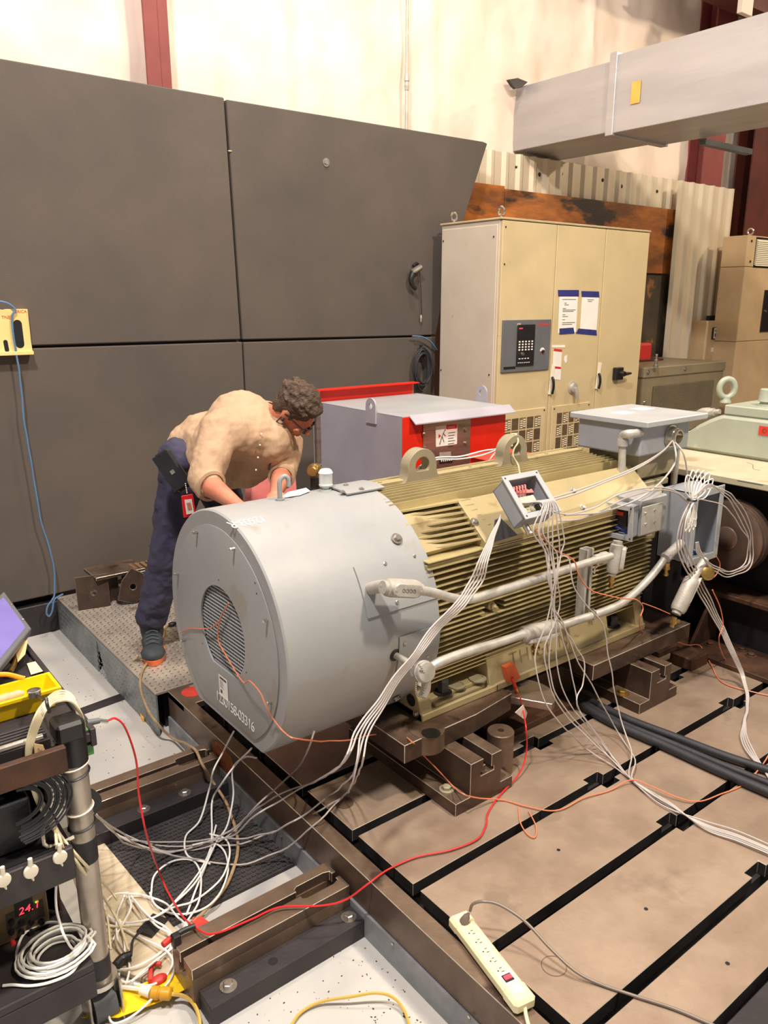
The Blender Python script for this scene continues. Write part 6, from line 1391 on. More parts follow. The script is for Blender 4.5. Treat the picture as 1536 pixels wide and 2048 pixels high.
# other white leads from under the drum
def Zp(lst): return [on('z', z, x, y) for x, y, z in lst]
cable('signal_cable', 'white lead from the drum bottom down to the loops on the mat', 'cable', Zp([(468, 1462, .10), (448, 1500, .03), (428, 1540, .01), (418, 1580, -.1), (400, 1640, -.18), (372, 1672, -.19), (376, 1712, -.19), (420, 1728, -.19)]), .0036, 'white_wire', .003)
cable('signal_cable', 'white lead from the drum edge bending left over the side rail', 'cable', Zp([(503, 1496, .10), (480, 1520, .02), (452, 1555, -.02), (425, 1600, -.15), (424, 1660, -.18), (422, 1700, -.19), (400, 1760, -.19), (372, 1830, -.19)]), .0036, 'white_wire', .003)
cable('signal_cable', 'white lead ending loose beside the drum on the rail', 'cable', Zp([(514, 1516, .02), (490, 1515, .012), (465, 1538, .0), (466, 1590, -.10), (455, 1650, -.17), (430, 1690, -.18), (395, 1760, -.18), (350, 1805, -.18), (320, 1828, -.18)]), .0034, 'white_wire', .003)
cable('signal_cable', 'white lead hanging from the drum middle to the rail', 'cable', [on('y', 1.93, 628, 1462), on('y', 1.93, 620, 1488)]+Zp([(600, 1530, .03), (560, 1570, .02), (520, 1605, .01), (470, 1655, -.15), (400, 1690, -.18), (330, 1702, -.19), (285, 1682, -.19)]), .0034, 'grey_wire', .003)
# loops lying on the mat
GL = 'white cable loops heaped on the rubber mat'
loops = [
 [(302, 1790), (310, 1750), (345, 1722), (385, 1722), (402, 1752), (398, 1800), (372, 1845), (350, 1880), (300, 1920), (240, 1940), (185, 1925), (140, 1890), (118, 1840), (112, 1780), (118, 1700)],
 [(300, 1785), (312, 1810), (350, 1828), (400, 1820), (436, 1790), (456, 1740), (446, 1700), (420, 1685), (385, 1690)],
 [(205, 1800), (215, 1830), (250, 1846), (300, 1838), (345, 1815), (390, 1800), (440, 1760), (458, 1715), (452, 1680), (420, 1668)],
 [(250, 1788), (285, 1790), (330, 1805), (350, 1830), (380, 1865), (340, 1900), (300, 1930), (262, 1962)],
 [(258, 1786), (226, 1790), (208, 1815), (230, 1845), (262, 1850), (320, 1830), (362, 1790), (398, 1745), (420, 1700), (432, 1650)],
 [(250, 1790), (235, 1830), (236, 1880), (258, 1930), (250, 1975)],
 [(256, 1788), (262, 1815), (245, 1850), (215, 1900), (214, 1940), (240, 1960), (268, 1958), (335, 1905), (340, 1870), (310, 1850), (268, 1800)],
 [(262, 1792), (300, 1835), (330, 1855), (352, 1878)],
 [(240, 1840), (250, 1890), (240, 1940), (226, 1990), (218, 2025), (228, 2046), (262, 2034), (300, 2002), (340, 1960), (355, 1912)],
 [(196, 1848), (240, 1856), (290, 1880), (330, 1900), (345, 1925), (330, 1955), (300, 1970), (268, 1966)]]
LL = ['long white cable ring round the pole foot, rising to the white latch', 'large white cable loop lying highest on the rubber mat', 'wide flat white loop at the lower left of the mat', 'white cable curving to the black clamp end', 'white double ring crossing the middle of the mat', 'short white cable running down the wooden board', 'narrow upright white loop over the wooden board', 'short white cable reaching the clamp handle',
      'white cable hanging lowest over the yellow tape', 'small white loop round the red hook']
for k, lp in enumerate(loops):
    zf = FZ+.028+.006*(k % 4)
    pts = [on('z', zf+.010*math.sin(1.7*i+k), *q) for i, q in enumerate(lp)]
    if k == 0: pts[-2:] = [on('y', 1.77, 112, 1780), on('y', 1.77, 118, 1700)]; pts[-3] = on('y', 1.77, 118, 1840); pts[-4] = on('y', 1.75, 140, 1890)
    cable('white_cable_loop', LL[k], 'cable', pts, .0033, 'white_wire', .003, GL)
# bundle over the pole top
GP = 'white cables arching over the pole'
for k in range(5):
    o_ = k-2
    pts = [on('y', 1.90, 168+o_, 1480-4*k), on('y', 1.86, 160+2*o_, 1430), on('z', .74, 143, 1398+3*o_), on('z', .745, 115, 1394+5*o_)]+P('y', 1.785, (84+3*o_, 1418+o_), (64+3*o_, 1470), (58+2*o_, 1525), (68+2*o_, 1580), (95+3*o_, 1630))
    tail = [[(120, 1680), (160, 1735), (210, 1800), (240, 1850), (256, 1900)], [(108, 1660), (112, 1700), (110, 1720)], [(125, 1682), (165, 1740), (200, 1790), (215, 1840), (222, 1900)], [(112, 1660), (128, 1705), (150, 1760), (172, 1815), (205, 1850), (260, 1852)], [(120, 1672), (170, 1728), (215, 1775), (235, 1800)]][k]
    pts += P('y', 1.775, *tail[:2])+[on('z', zz_, *q) for zz_, q in zip((-.05, -.12, -.16, -.17), tail[2:])]
    cable('white_cable', ('topmost', 'second from top', 'middle one', 'fourth from top', 'lowest')[k]+' of five white cables arching over the pole top', 'cable', pts, .0037, 'cream_wire', .003, GP)
cable('white_cable', 'white cable running down the right side of the pole', 'cable', P('y', 1.885, (163, 1480), (162, 1530), (160, 1550), (172, 1580), (176, 1630), (183, 1690)), .004, 'cream_wire')
o = obj('cable_tie', tube(nb(), [on('y', 1.78, 92+0, 1396), on('y', 1.765, 95, 1412), on('y', 1.78, 99, 1424)], .004, 6), 'black_plastic'); tag(o, 'black tie around the white cables by the pole top', 'tie')
cable('white_cable', 'white cable with a yellow sleeve leading from the coil to the left', 'cable', [on('z', .082, *q) for q in ((160, 1925), (140, 1948), (100, 1965), (60, 1972), (25, 1970), (5, 1972))], .0036, 'white_wire')
cable('white_cable', 'white cable sweeping left around the coil on the shelf', 'cable', [on('z', .088, *q) for q in ((135, 1852), (110, 1845), (80, 1850), (48, 1868), (34, 1900), (36, 1930), (55, 1948), (90, 1952))], .0036, 'white_wire')
# B: front bundle
GB = 'pale cables from the tilted junction box to the bed'
mids = [[(1074, 1300), (1072, 1335), (1082, 1385), (1118, 1442), (1175, 1498)], [(1098, 1310), (1100, 1350), (1112, 1390), (1150, 1440), (1205, 1500)], [(1112, 1300), (1118, 1350), (1135, 1400), (1165, 1440), (1205, 1490)], [(1128, 1290), (1140, 1330), (1152, 1390), (1162, 1425), (1215, 1500)],
        [(1150, 1290), (1168, 1320), (1165, 1370), (1156, 1410), (1200, 1480)], [(1124, 1240), (1150, 1310), (1200, 1400), (1240, 1470), (1270, 1520)], [(1150, 1180), (1205, 1250), (1222, 1340), (1238, 1430), (1262, 1500)], [(1090, 1290), (1092, 1340), (1108, 1395), (1150, 1450), (1222, 1520)]]
for k, md in enumerate(mids):
    st_ = mx1 @ Vector((-.03+.009*k, .02, -.02)); s2 = mx1 @ Vector((0+.008*k, -.03, -.06))
    pts = [st_, s2]+P('y', 1.715, (1068+8.5*k+rr.uniform(-7, 7), 1062+2*k), (1092+4.5*k+rr.uniform(-9, 9), 1108))+(P('y', 1.70, (1106+3*(k-3.5)+rr.uniform(-7, 7), 1160), (1108+2*(k-3.5)+rr.uniform(-5, 5), 1215)) if k != 6 else P('y', 1.70, (1140, 1120)))
    pts += [on('y', 1.69, *md[0]), on('y', 1.68, *md[1]), on('y', 1.66, *md[2]), on('y', 1.63, *md[3]), on('z', .03, *md[4])]
    dxy = rr.uniform(-8, 8); fl = [(1262+dxy, 1558+dxy*.8), (1330+dxy, 1608-dxy*.5), (1400, 1645+dxy), (1470, 1668+dxy*1.5), (1545, 1700+dxy*1.5)]
    pts += [on('z', .006+.004*(k % 3), *q) for q in fl]
    cable('signal_cable', ORD[8][(0, 1, 2, 3, 5, 4, 7, 6)[k] if k in (4, 5, 6) else (0, 1, 2, 3, 5, 4, 7, 6)[k]]+' from left of eight pale cables hanging in front of the gold foot', 'cable', pts, .0026, 'grey_wire', .006, GB)
# C: bundle from hank down to right
GC = 'pale cables hanging from the tied hank'
for k in range(4):
    o_ = k-1.5
    pts = P('y', 1.695, (1384+2*o_, 1002), (1368+4*o_, 1040), (1364+6*o_, 1085), (1378+7*o_, 1130), (1405+6*o_, 1185))+P('y', 1.66, (1438+4*o_, 1248))+[on('z', .16, 1466+3*o_, 1305), on('z', .05, 1484+2*o_, 1352), on('z', .012, 1494+1.5*o_, 1395)]+Zp([(1492+o_, 1440, .01), (1488+4*o_, 1475, .01), (1508+4*o_, 1515, .01), (1545, 1560+6*o_, .01)])
    cable('signal_cable', ORD[4][k]+' of four pale cables running from the tied hank down onto the bed', 'cable', pts, .0034, 'grey_wire', .007, GC)
GD = 'pale loops sweeping right of the tall junction box'
for k in range(4):
    o_ = k-1.5
    pts = P('y', 1.67, (1386, 992), (1420, 975+3*o_), (1452+3*o_, 985-4*o_), (1484+8*o_, 1020-3*o_), (1500+6*o_, 1065), (1504+6*o_, 1110), (1488+4*o_, 1140+3*o_), (1460, 1150+5*o_), (1428-2*o_, 1138+4*o_), (1402+3*o_, 1110), (1396+2*o_, 1085))
    if k == 3: pts = P('y', 1.67, (1386, 996), (1440, 1010), (1475, 1045), (1498, 1090), (1500, 1120), (1480, 1138), (1450, 1142), (1415, 1128), (1400, 1100))
    cable('signal_cable', ('innermost', 'second', 'third', 'outermost')[(1, 2, 3, 0)[k]]+' of four pale cable loops right of the tall junction box', 'cable', pts, .0028, 'grey_wire', .009, GD)
bm = nb()
cH = on('y', 1.69, 1384, 1000)
for k in range(6):
    an = math.radians(30+17*k); L_ = .12+.03*rr.random(); d = Vector((math.cos(an), 0, math.sin(an))); s_ = Vector((d.z, 0, -d.x)); yo = -.012+.003*k
    tube(bm, [cH+Vector((0, yo, 0)), cH+d*L_*.5+s_*.034+Vector((0, yo-.004, 0)), cH+d*L_+Vector((0, yo, 0)), cH+d*L_*.5-s_*.024+Vector((0, yo+.004, 0)), cH+Vector((0, yo, 0))], .0028, 6)
for k in range(7):
    an = math.radians(-112+9*k); L_ = .11+.03*rr.random(); d = Vector((math.cos(an), 0, math.sin(an))); s_ = Vector((d.z, 0, -d.x)); yo = -.012+.003*k
    tube(bm, [cH+Vector((0, yo, 0)), cH+d*L_*.55+s_*.032+Vector((0, yo-.006, 0)), cH+d*L_+Vector((0, yo, 0)), cH+d*L_*.55-s_*.020+Vector((0, yo+.004, 0)), cH+Vector((0, yo, 0))], .0028, 6)
t = thing('cable_hank', 'hank of pale cable tied in the middle on the tall junction box', 'cable coil', tuple(cH)); obj('loops', bm, 'white_wire', t, True); obj('tie', tube(nb(), [cH+Vector((math.cos(a)*.016, math.sin(a)*.018, 0)) for a in (2*math.pi*i/12 for i in range(13))], .004, 6, 0), 'black_plastic', t, True)
# D: from terminal hub
hubp = on('y', 1.935, 1346, 880)
for i, pts in enumerate((P('y', 1.90, (1322, 905))+P('y', 1.86, (1270, 935), (1210, 960), (1150, 982), (1105, 996)), P('y', 1.90, (1320, 908))+P('y', 1.85, (1268, 940), (1205, 966), (1150, 988), (1108, 1000)),
                         P('y', 1.88, (1352, 910), (1345, 935))+P('y', 1.80, (1310, 975), (1262, 1005), (1200, 1025), (1130, 1030)), P('y', 1.88, (1366, 905), (1374, 940), (1376, 975))+P('y', 1.74, (1380, 995)))):
    cable('signal_cable', ('upper pale lead from terminal box hub to the tilted box', 'pale lead just below the upper one from terminal box hub', 'thick pale lead sagging from terminal box hub over the small box', 'pale lead from terminal box hub straight down to the hank')[i], 'cable', [hubp]+pts, .0042 if i == 2 else .0034, 'grey_wire', .001)
for i, pts in enumerate((P('y', 1.76, (1378, 1004), (1345, 980), (1300, 975), (1240, 988))+P('y', 1.80, (1190, 1015), (1140, 1028), (1108, 1025)), P('y', 1.76, (1378, 1006), (1350, 985), (1310, 980), (1255, 995))+P('y', 1.80, (1205, 1020), (1160, 1038), (1115, 1042)))):
    cable('signal_cable', ('pale lead running left from the hank to the tilted box, upper', 'pale lead running left from the hank to the tilted box, lower')[i], 'cable', pts, .0032, 'grey_wire', .001)
for i in range(2): cable('white_lead', 'thin white leads through the first lifting lug to the second, %s' % ('upper', 'lower')[i], 'wire', P('y', YC-.0, (835, 940-4*i))+P('y', YC+.09, (870, 920-4*i), (920, 915-5*i+3), (965, 910-8*i), (1000, 897), (1028, 890)), .0034, 'white_wire', .001)
cable('white_lead', 'thin white lead dropping behind the red box to the motor top', 'wire', P('y', YC+.10, (1000, 898), (985, 912), (975, 930), (972, 940)), .0034, 'white_wire', .001)
cable('cream_lead', 'twisted cream lead through the second lifting lug', 'wire', [on('y', YC+.04, 1012, 872), on('y', YC, 1030, 868), on('y', YC-.05, 1036, 884), on('y', YC-.045, 1028, 898), on('y', YC-.045, 1026, 912), on('y', YC-.06, 1036, 930), on('y', YC-.14, 1040, 950)], .0034, 'cream_wire', .003)
# orange thermocouple leads
cable('thermocouple_wire', 'orange wire trailing from the tilted box past the conduits to the bed', 'wire', P('y', 1.72, (1075, 1062), (1092, 1082), (1110, 1100), (1148, 1120), (1158, 1150), (1185, 1182), (1240, 1196), (1272, 1200), (1286, 1216), (1280, 1240))+Zp([(1284, 1262, .26), (1312, 1278, .20), (1350, 1282, .14), (1373, 1290, .08), (1400, 1292, .03), (1418, 1322, .008), (1440, 1360, .006), (1480, 1378, .006), (1545, 1392, .006)]), .0026, 'orange_wire', .004)
cable('thermocouple_wire', 'orange wire over the drum grille running down under the drum', 'wire', P('x', X0-.010, (455, 1205), (441, 1240), (437, 1280), (455, 1315), (486, 1362))+P('x', X0-.03, (500, 1360), (520, 1385), (532, 1412))+P('x', X0-.01, (548, 1440), (570, 1466), (590, 1478))+P('y', 1.97, (650, 1482), (700, 1481), (745, 1470), (792, 1466))+[on('z', .262, 822, 1482), on('x', 1.60, 838, 1500), on('x', 1.655, 880, 1546), on('x', 1.655, 905, 1572), on('y', 1.655, 925, 1588)]+[on('y', 1.655, 945, 1594)]+Zp([ (1000, 1600, .006), (1050, 1612, .006), (1110, 1622, .006), (1165, 1598, .006), (1215, 1582, .006), (1262, 1560, .02), (1300, 1572, .02), (1380, 1602, .01), (1440, 1590, .006), (1500, 1560, .006), (1545, 1500, .03)]), .0024, 'orange_wire', .004)
cable('thermocouple_wire', 'short orange wire branching left across the drum grille', 'wire', P('x', X0-.009, (441, 1240), (425, 1254), (405, 1258), (380, 1257), (360, 1265)), .0022, 'orange_wire', .002)
cable('thermocouple_wire', 'orange wire loop lying over a slot of the bed plate', 'wire', Zp([(1038, 1615, .006), (1041, 1645, .006), (1055, 1668, .006), (1070, 1674, .006), (1072, 1652, .006), (1058, 1622, .006)]), .0022, 'orange_wire', .001)
cable('thermocouple_wire', 'pale orange wire at the right running off the bed', 'wire', P('y', 1.64, (1425, 1180), (1440, 1215), (1446, 1250), (1438, 1280))+Zp([(1450, 1318, .03), (1480, 1338, .01), (1545, 1368, .006)]), .0026, 'orange_wire', .003)
cable('thermocouple_wire', 'thin orange wire stretched from the foot end to the lower brass fitting', 'wire', P('y', 1.72, (1285, 1206), (1312, 1216), (1340, 1228)), .0022, 'orange_wire', .001)
cable('thermocouple_wire', 'orange wire curving below the tall junction box to the brass cap', 'wire', P('y', 1.72, (1432, 1112), (1440, 1130), (1430, 1152), (1412, 1160)), .0024, 'orange_wire', .001)
# red wire
cable('red_wire', 'red wire from the pole over the rails and bed to the motor foot', 'wire', P('y', 1.92, (215, 1441), (232, 1437), (252, 1458))+P('y', 1.94, (272, 1520), (278, 1590), (296, 1680))+Zp([(325, 1760, -.15), (360, 1825, -.10), (395, 1858, -.058), (430, 1867, -.055), (500, 1840, -.052), (560, 1814, -.055), (640, 1812, -.058), (690, 1800, -.05), (735, 1768, .008), (775, 1740, .008), (830, 1715, .008), (900, 1700, .008), (955, 1678, .008), (972, 1650, .008), (976, 1625, .008), (1000, 1590, .008), (1040, 1545, .02)])+P('y', 1.72, (1053, 1500), (1052, 1455))+P('y', 1.80, (1046, 1420), (1040, 1394)), .0030, 'red_wire', .001)
# tan hose
cable('tan_hose', 'tan braided hose from the shoe over the platform edge to the mat', 'hose', Zp([(342, 1245, .012), (330, 1258, .012), (322, 1290, .012), (300, 1318, .012), (284, 1342, .012)])+[on('x', 1.125, 281, 1372), on('x', 1.12, 292, 1410), on('x', 1.115, 312, 1444), on('z', -.19, 345, 1476), on('z', -.12, 372, 1488), on('z', -.05, 390, 1500), on('z', -.05, 405, 1530)]+Zp([(425, 1562, -.14), (452, 1605, -.185), (472, 1660, -.19), (474, 1710, -.19), (455, 1765, -.19), (420, 1810, -.19), (385, 1845, -.19)]), .0058, 'tan_hose', .003, None, 8)
cable('brown_wire', 'twisted brown wire beside the shoe on the platform', 'wire', Zp([(322, 1250, .02), (330, 1268, .012), (318, 1296, .010), (296, 1322, .012)]), .004, 'brown_wire', .003)
cable('extension_cord', 'yellow flat cord curving over the bare floor at the bottom', 'cord', Zp([(575, 2062, FZ+.01), (600, 2026, FZ+.01), (640, 2004, FZ+.015), (700, 1994, FZ+.03), (750, 1986, FZ+.04), (785, 1994, FZ+.03), (808, 2020, FZ+.015), (822, 2060, FZ+.01)]), .0045, 'yellow_cord', .001)
cable('extension_cord', 'amber cord leaving the plug connector at the bottom left', 'cord', Zp([(343, 1988, FZ+.04), (368, 1992, FZ+.03), (388, 2008, FZ+.028), (398, 2032, FZ+.026), (400, 2060, FZ+.024)]), .0055, 'yellow_cord', .001)
cable('extension_cord', 'pale cord entering the plug connector from the left', 'cord', Zp([(282, 1979, FZ+.04), (262, 1976, FZ+.035), (236, 1974, FZ+.03), (222, 1976, FZ+.03)]), .006, 'ivory_plastic', .001)
# big black cables
for i, pl_ in enumerate((((1128, 1388), (1165, 1412), (1230, 1448), (1330, 1492), (1430, 1538), (1550, 1590)), ((1134, 1380), (1180, 1402), (1255, 1438), (1360, 1478), (1450, 1512), (1550, 1545)), ((1130, 1384), (1172, 1408), (1240, 1445), (1345, 1488), (1440, 1528), (1550, 1572)))):
    cable('power_cable', ('thick black power cable across the bed, the nearest of three', 'thick black power cable across the bed, the farthest of three', 'black power cable in the middle of the three on the bed')[i], 'cable', [on('z', .019 if i < 2 else .014, *q) for q in pl_], (.019, .017, .014)[i], 'black_rubber', 0, None, 14)
# ================================================================== WORKER
wk = thing('person', 'man in tan shirt and navy trousers bending over the drum', 'person', (1.45, 3.55, 0))
def J(px_, py_, y): return on('y', y, px_, py_)
def rz_of(a, b): return a
def limb(bm, pts, n=16):
    "tapered chain of rounded links: pts = [(centre, radius)], later fused by remeshing"
    for (a, ra), (b, rb) in zip(pts, pts[1:]):
        a = Vector(a); b = Vector(b); L = (b-a).length
        if L > 1e-4: lathe(bm, a, b, [(0, ra), (L, rb)], n)
        ball(bm, a, ra, u=n, v=10); ball(bm, b, rb, u=n, v=10)
def fuse(name, bm, m, vox, parent, smooth_it=4, folds=0.0, fscale=.08):
    o = obj(name, bm, m, parent, False)
    md = o.modifiers.new('fuse', 'REMESH'); md.mode = 'VOXEL'; md.voxel_size = vox; md.use_smooth_shade = True
    s = o.modifiers.new('soft', 'SMOOTH'); s.iterations = smooth_it; s.factor = .6
    if folds:
        tx = bpy.data.textures.new(name+'_folds', 'CLOUDS'); tx.noise_scale = fscale; tx.noise_depth = 2
        d = o.modifiers.new('folds', 'DISPLACE'); d.texture = tx; d.strength = folds; d.mid_level = .5; d.texture_coords = 'GLOBAL'
    return o
face_dir = Vector((.60, -.80, 0)).normalized()
hipR, hipL = Vector((1.475, 3.44, .93)), Vector((1.66, 3.54, .93))
kneeR, ankR = J(333, 1105, 3.50), J(303, 1250, 3.62)
kneeL, ankL = Vector((1.74, 3.42, .50)), Vector((1.80, 3.60, .10))
pel = (hipR+hipL)/2+Vector((0, 0, .03))
neck = J(538, 838, 3.14); shR = J(440, 858, 3.08); shL = J(572, 888, 3.22)
belly = J(440, 905, 3.30); chest = J(492, 858, 3.18)
elR = J(408, 962, 2.98); wrR = J(472, 1008, 2.74); haR = J(492, 1022, 2.68)
elL = J(566, 945, 3.06); wrL = J(552, 986, 2.86); haL = J(548, 998, 2.80)
head = J(590, 822, 3.02)
hf = (Vector((.50, -.42, -.76))).normalized()          # the way the face points: down and forward
hu = (head-neck).normalized(); hu = (hu-hf*hu.dot(hf)).normalized(); hs = hf.cross(hu).normalized()   # crown, and his left->right
HM = Matrix((hs, -hf, hu)).transposed().to_4x4(); HM.translation = head   # local: x side, -y face, z crown
def H(x, y, z): return HM @ Vector((x, y, z))
H3 = HM.to_3x3()
body = nb()
limb(body, [(neck-hu*.02, .062), (neck.lerp(head, .5), .062), (head-hu*.03+hf*-.02, .065)])
ball(body, H(0, .010, .030), .094, .82, 1.02, 1.0, 24, 18, H3); ball(body, H(0, -.028, -.045), .068, .86, .92, 1.08, 20, 14, H3)
ball(body, H(0, -.055, -.092), .030, 1.0, .8, .7, 12, 8, H3); ball(body, H(0, -.080, .005), .03, 1.9, .6, .6, 12, 8, H3)
limb(body, [(H(0, -.092, .004), .009), (H(0, -.112, -.034), .013)], 10); ball(body, H(.011, -.102, -.037), .008); ball(body, H(-.011, -.102, -.037), .008)
ball(body, H(0, -.092, -.064), .016, 1.4, .5, .35, 12, 8, H3); ball(body, H(0, -.090, -.074), .015, 1.3, .5, .4, 12, 8, H3)
for s in (-1, 1): ball(body, H(.080*s, .016, -.004), .030, .30, .62, 1.05, 12, 10, H3); ball(body, H(.085*s, .020, .012), .014, .4, .9, 1, 8, 6, H3); ball(body, H(.045*s, -.070, -.030), .026, 1, .6, .8, 10, 8, H3)
# torso and limbs under the clothes
limb(body, [(pel, .12), (belly, .13), (chest, .13), (neck, .065)]); limb(body, [(shR, .055), (chest, .09), (shL, .055)])
for a, b, c in ((hipR, kneeR, ankR), (hipL, kneeL, ankL)): limb(body, [(a, .085), (b, .055), (c, .042)])
def arm(sh, el, wr, ha, curl):
    limb(body, [(sh, .052), (sh.lerp(el, .5), .048), (el, .044), (el.lerp(wr, .3), .046), (wr, .028)])
    d = (ha-wr).normalized(); side = d.cross(Vector((0, 0, 1))).normalized(); nn = side.cross(d).normalized(); pc = wr+d*.05
    ball(body, pc, .04, .95, 1.1, .42, 14, 10, Matrix((side, d, nn)).transposed()); limb(body, [(wr, .028), (wr+d*.03, .026)], 10)
    for i, (o_, L_) in enumerate(((-.028, .070), (-.010, .080), (.009, .075), (.026, .060))):
        b0 = wr+d*.082+side*o_; b1 = b0+d*L_*.5+side*o_*.15-nn*curl*.010; b2 = b1+d*L_*.30-nn*curl*.020; b3 = b2+d*L_*.15-nn*curl*.022
        limb(body, [(b0-d*.02, .0095), (b0, .0095), (b1, .0088), (b2, .008), (b3, .0072)], 8)
    t0 = wr+d*.025-side*.028*curl/abs(curl); t1 = t0+d*.03-side*.022; t2 = t1+d*.028-side*.006-nn*.01; limb(body, [(t0, .013), (t1, .011), (t2, .0095)], 8)
arm(shR, elR, wrR, haR, 1.0); arm(shL, elL, wrL, haL, 1.0)
fuse('body', body, 'skin', .006, wk, 3)
# shirt
sh = nb()
b0 = pel+Vector((.0, .0, .05))
limb(sh, [(b0+Vector((.0, .0, .0)), .142), (b0+Vector((.05, -.03, .035)), .150), (belly+Vector((.02, -.0, -.01)), .172), (chest+Vector((-.01, .02, .01)), .165), (neck+Vector((-.03, .03, -.01)), .095)], 24)
limb(sh, [(shR, .082), (chest+Vector((0, .02, .02)), .12), (shL, .078)], 20)
limb(sh, [(belly+Vector((.09, -.07, -.04)), .13), (chest+Vector((.06, -.08, -.05)), .125), (shL+Vector((-.05, -.06, -.04)), .085)], 18); limb(sh, [(chest+Vector((.0, -.06, -.02)), .13), (shR+Vector((.06, .0, -.03)), .10)], 18)
limb(sh, [(shR, .084), (shR.lerp(elR, .5), .080), (elR.lerp(shR, .02), .070), (elR+(wrR-elR)*.10, .062)], 18); limb(sh, [(shL, .080), (shL.lerp(elL, .55), .072), (elL, .064), (elL+(wrL-elL)*.12, .056)], 18)
shirt = fuse('shirt', sh, 'shirt', .0080, wk, 5, .018, .06)
# collar
bm = nb(); nd = (head-neck).normalized(); uu, vv = frame_of(nd); n = 28
R_ = []
for (t_, r_) in ((-.045, .092), (-.005, .078), (.022, .074), (.020, .080), (-.012, .092)): R_.append([bm.verts.new(neck+nd*t_+(uu*math.cos(a)+vv*math.sin(a))*r_) for a in (2*math.pi*i/n for i in range(n))])
for a, b in zip(R_, R_[1:]):
    for i in range(n): bm.faces.new((a[i], a[(i+1) % n], b[(i+1) % n], b[i]))
obj('collar', bm, 'shirt', wk, True)
# trousers
tr = nb()
limb(tr, [(hipR+Vector((-.005, 0, .05)), .112), (hipL+Vector((0, 0, .05)), .112)], 22); limb(tr, [(pel+Vector((0, .01, .03)), .133), (pel, .13)], 24)
limb(tr, [(hipR, .108), (hipR.lerp(kneeR, .5), .096), (kneeR, .079), (kneeR.lerp(ankR, .5), .080), (ankR+Vector((.004, 0, .050)), .080)], 20)
limb(tr, [(hipL, .108), (hipL.lerp(kneeL, .5), .096), (kneeL, .079), (kneeL.lerp(ankL, .5), .076), (ankL+Vector((0, 0, .05)), .068)], 20)
trs = fuse('trousers', tr, 'trousers', .0095, wk, 3, .024, .05)
# belt with pouch
bd = (belly-pel).normalized(); n = 30; bd = Vector((.25, -.2, .94)).normalized(); bc = pel+Vector((.0, .005, .035)); uu = Vector((1, 0, 0)); uu = (uu-bd*uu.dot(bd)).normalized(); vv = bd.cross(uu)
obj('belt', tube(nb(), [bc+uu*.140*math.cos(a)+vv*.132*math.sin(a) for a in (2*math.pi*i/n for i in range(n+1))], .014, 8, 0), 'leather', wk, True)
pA, pB = J(330, 918, 3.26), J(362, 965, 3.20)
dv = (pB-pA).normalized(); out = Vector((-.45, -.9, 0)).normalized(); sd = dv.cross(out).normalized(); pc = (pA+pB)/2
pm = Matrix((dv, sd, dv.cross(sd))).transposed().to_4x4(); pm.translation = pc
L2 = (pB-pA).length/2+.035
po_ = obj('belt_pouch', box(nb(), -L2, L2, -.040, .040, -.028, .028, pm), 'leather', wk, bev=.016, seg=3)
fl_s = 1 if (pm.to_3x3() @ Vector((0, 0, 1))).dot(out) > 0 else -1
obj('flap', box(nb(), -L2+.008, L2-.008, -.034, .042, min(.028*fl_s, .034*fl_s), max(.028*fl_s, .034*fl_s), pm), 'leather', po_, bev=.004); obj('buckle', box(nb(), .0, .018, -.010, .008, min(.034*fl_s, .038*fl_s), max(.034*fl_s, .038*fl_s), pm), 'bright_metal', po_)
# badge on a reel
c = J(378, 1015, 3.12)
t = thing('id_badge', 'red framed badge hanging from the worker\'s belt pouch', 'badge', tuple(c))
a0, a1, a2, a3 = P('y', 3.12, (363, 992), (386, 988), (393, 1030), (368, 1036)); bm = slab([a0, a1, a2, a3], -Y, 0, .006); obj('holder', bm, 'badge_red', t, bev=.002)
i0, i1, i2, i3 = P('y', 3.118, (369, 1000), (383, 998), (388, 1026), (373, 1029)); obj('card', slab([i0, i1, i2, i3], -Y, .001, .002), 'paper', t)
i0, i1, i2, i3 = P('y', 3.116, (373, 1006), (381, 1005), (384, 1018), (376, 1020)); obj('photo', slab([i0, i1, i2, i3], -Y, .001, .001), 'skin', t)
bm = nb()
for k in range(6): ball(bm, P('y', 3.125, (371+.6*k, 968+3.6*k))[0], .0035, u=6, v=5)
obj('chain', bm, 'bright_metal', t)
# hair
hr = nb()
ball(hr, H(0, .020, .046), .100, .86, 1.0, .92, 26, 18, H3); ball(hr, H(0, .058, -.000), .070, 1.02, .72, 1.0, 20, 14, H3); ball(hr, H(0, -.042, .088), .050, 1.25, .9, .55, 16, 12, H3)
for s in (-1, 1): ball(hr, H(.068*s, .008, .040), .036, .45, 1.0, 1.0, 12, 10, H3); ball(hr, H(.072*s, -.010, .006), .016, .4, .6, 1.3, 10, 8, H3)
rh = random.Random(4)
for k in range(150):
    th = rh.uniform(0, 2*math.pi); ph = rh.uniform(.05, 1.45); p = Vector((math.sin(ph)*math.cos(th)*.086, .022+math.sin(ph)*math.sin(th)*.100, .046+math.cos(ph)*.092))
    if p.y < -.055 and p.z < .065: continue
    ball(hr, H(*p), rh.uniform(.008, .013), 1.6, 1.0, .7, 8, 6, H3 @ Matrix.Rotation(rh.uniform(0, 3), 3, 'Z'))
hair = fuse('hair', hr, 'hair', .0045, wk, 2, .010, .018)
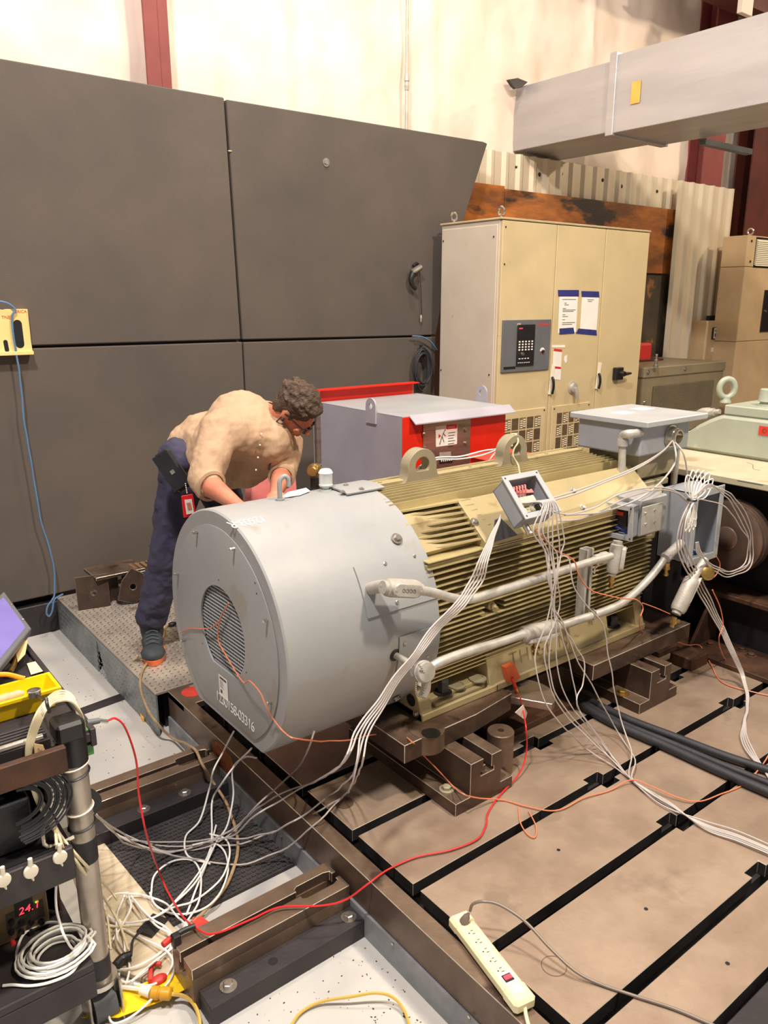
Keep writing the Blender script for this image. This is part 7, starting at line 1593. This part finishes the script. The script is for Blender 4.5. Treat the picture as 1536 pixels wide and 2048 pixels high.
# glasses
gl = nb()
for s in (-1, 1):
    tube(gl, [H(.045*s, -.094, .010), H(.072*s, -.078, .012), H(.086*s, -.02, .012), H(.088*s, .020, .008)], .0036, 6)
    n = 12; tube(gl, [H(.030*s+math.cos(a)*.026, -.104+.010*abs(math.cos(a)), -.004+math.sin(a)*.017) for a in (2*math.pi*i/n for i in range(n+1))], .0026, 6, 0)
tube(gl, [H(-.008, -.106, .002), H(0, -.108, .004), H(.008, -.106, .002)], .0028, 6, 0)
g_ = obj('glasses', gl, 'black_plastic', wk, True)
for s in (-1, 1): ball(body := nb(), H(.031*s, -.086, -.002), .0115, u=12, v=8); obj('eye', body, 'paper', wk, True)
lens = nb()
for s in (-1, 1):
    n = 14; vs = [lens.verts.new(H(.030*s+math.cos(a)*.025, -.1045+.010*abs(math.cos(a)), -.004+math.sin(a)*.016)) for a in (2*math.pi*i/n for i in range(n))]; lens.faces.new(vs)
obj('lens', lens, 'lcd_dark', g_)
obj('neck_cord', tube(nb(), [H(-.086, .02, .01), neck+nd*.05-hs*.07, neck-nd*.01+Vector((-.06, .05, .08)), neck+nd*.02+Vector((-.02, .10, .09)), neck+nd*.05+hs*.07, H(.086, .02, .01)], .0032, 6), 'black_rubber', wk, True)
ears = nb(); ball(ears, H(-.090, .008, -.020), .008, u=8, v=6); ball(ears, H(.090, .008, -.020), .008, u=8, v=6); obj('ear_plug', ears, 'black_plastic', wk, True)
# shirt details
pen = nb(); tube(pen, P('y', 3.02, (538, 940), (541, 924)), .005, 6, 0); obj('pen', pen, 'black_plastic', wk, True)
nn_ = (head-neck).normalized()
bt = nb()
for q in ((523, 868), (520, 890), (516, 915), (512, 940)):
    ball(bt, on('y', 2.985, *q), .0045, 1, .5, 1, 8, 6)
obj('buttons', bt, 'ivory_plastic', wk)
for (e_, w_, r_) in ((elR, wrR, .070), (elL, wrL, .062)):
    dd = (w_-e_).normalized(); c_ = e_+(w_-e_)*.12
    obj('sleeve_hem', lathe(nb(), c_+dd*.006, c_+dd, [(0, r_*.96), (.004, r_), (.024, r_*.98), (.028, r_*.80), (.010, r_*.7)], 24, False), 'shirt', wk, True)
# shoes
def shoe(ank, d, k_=1.22):
    d = Vector((d[0], d[1], 0)).normalized(); s = Vector((-d.y, d.x, 0)); M3 = Matrix((d, s, Vector((0, 0, 1)))).transposed()
    g = Vector((ank.x, ank.y, 0)); bm = nb()
    limb(bm, [(g+Vector((0, 0, .10))-d*.02, .05), (g+Vector((0, 0, .055))-d*.035, .046)], 16); ball(bm, g+d*.05+Vector((0, 0, .052)), .05, 1.5, .88, .85, 16, 12, M3); ball(bm, g+d*.135+Vector((0, 0, .040)), .048, 1.25, 1.0, .72, 16, 12, M3); ball(bm, g-d*.05+Vector((0, 0, .045)), .042, 1, .9, .9, 12, 10, M3)
    bmesh.ops.transform(bm, matrix=Matrix.Translation(g) @ Matrix.Diagonal((k_, k_, 1.12, 1)) @ Matrix.Translation(-g), verts=bm.verts)
    o = fuse('shoe', bm, 'shoe_grey', .005, wk, 2)
    pts = []; n = 30
    for i in range(n):
        a = 2*math.pi*i/n; cx_ = math.cos(a); w_ = .046 if cx_ > -.1 else .038; pts.append(g+d*(.053+.150*cx_*1.0)*1.16+s*math.sin(a)*w_*1.22*(1.0+.12*cx_))
    bm = nb()
    A = [bm.verts.new(p+Z*.002) for p in pts]; B = [bm.verts.new(p+Z*.030+(p-g-d*.053)*.03) for p in pts]; bm.faces.new(A); bm.faces.new(B[::-1])
    for i in range(n): bm.faces.new((A[i], A[(i+1) % n], B[(i+1) % n], B[i]))
    obj('sole', bm, 'shoe_orange', o, True)
    bm = nb()
    for k in range(4): c = g+d*(.075+.022*k)+Z*(.113-.011*k); tube(bm, [c-s*.030, c+Z*.009, c+s*.030], .003, 5)
    obj('laces', bm, 'grey_dark', o, True)
shoe(ankR, (-.35, -.9)); shoe(ankL, (.6, -.8))
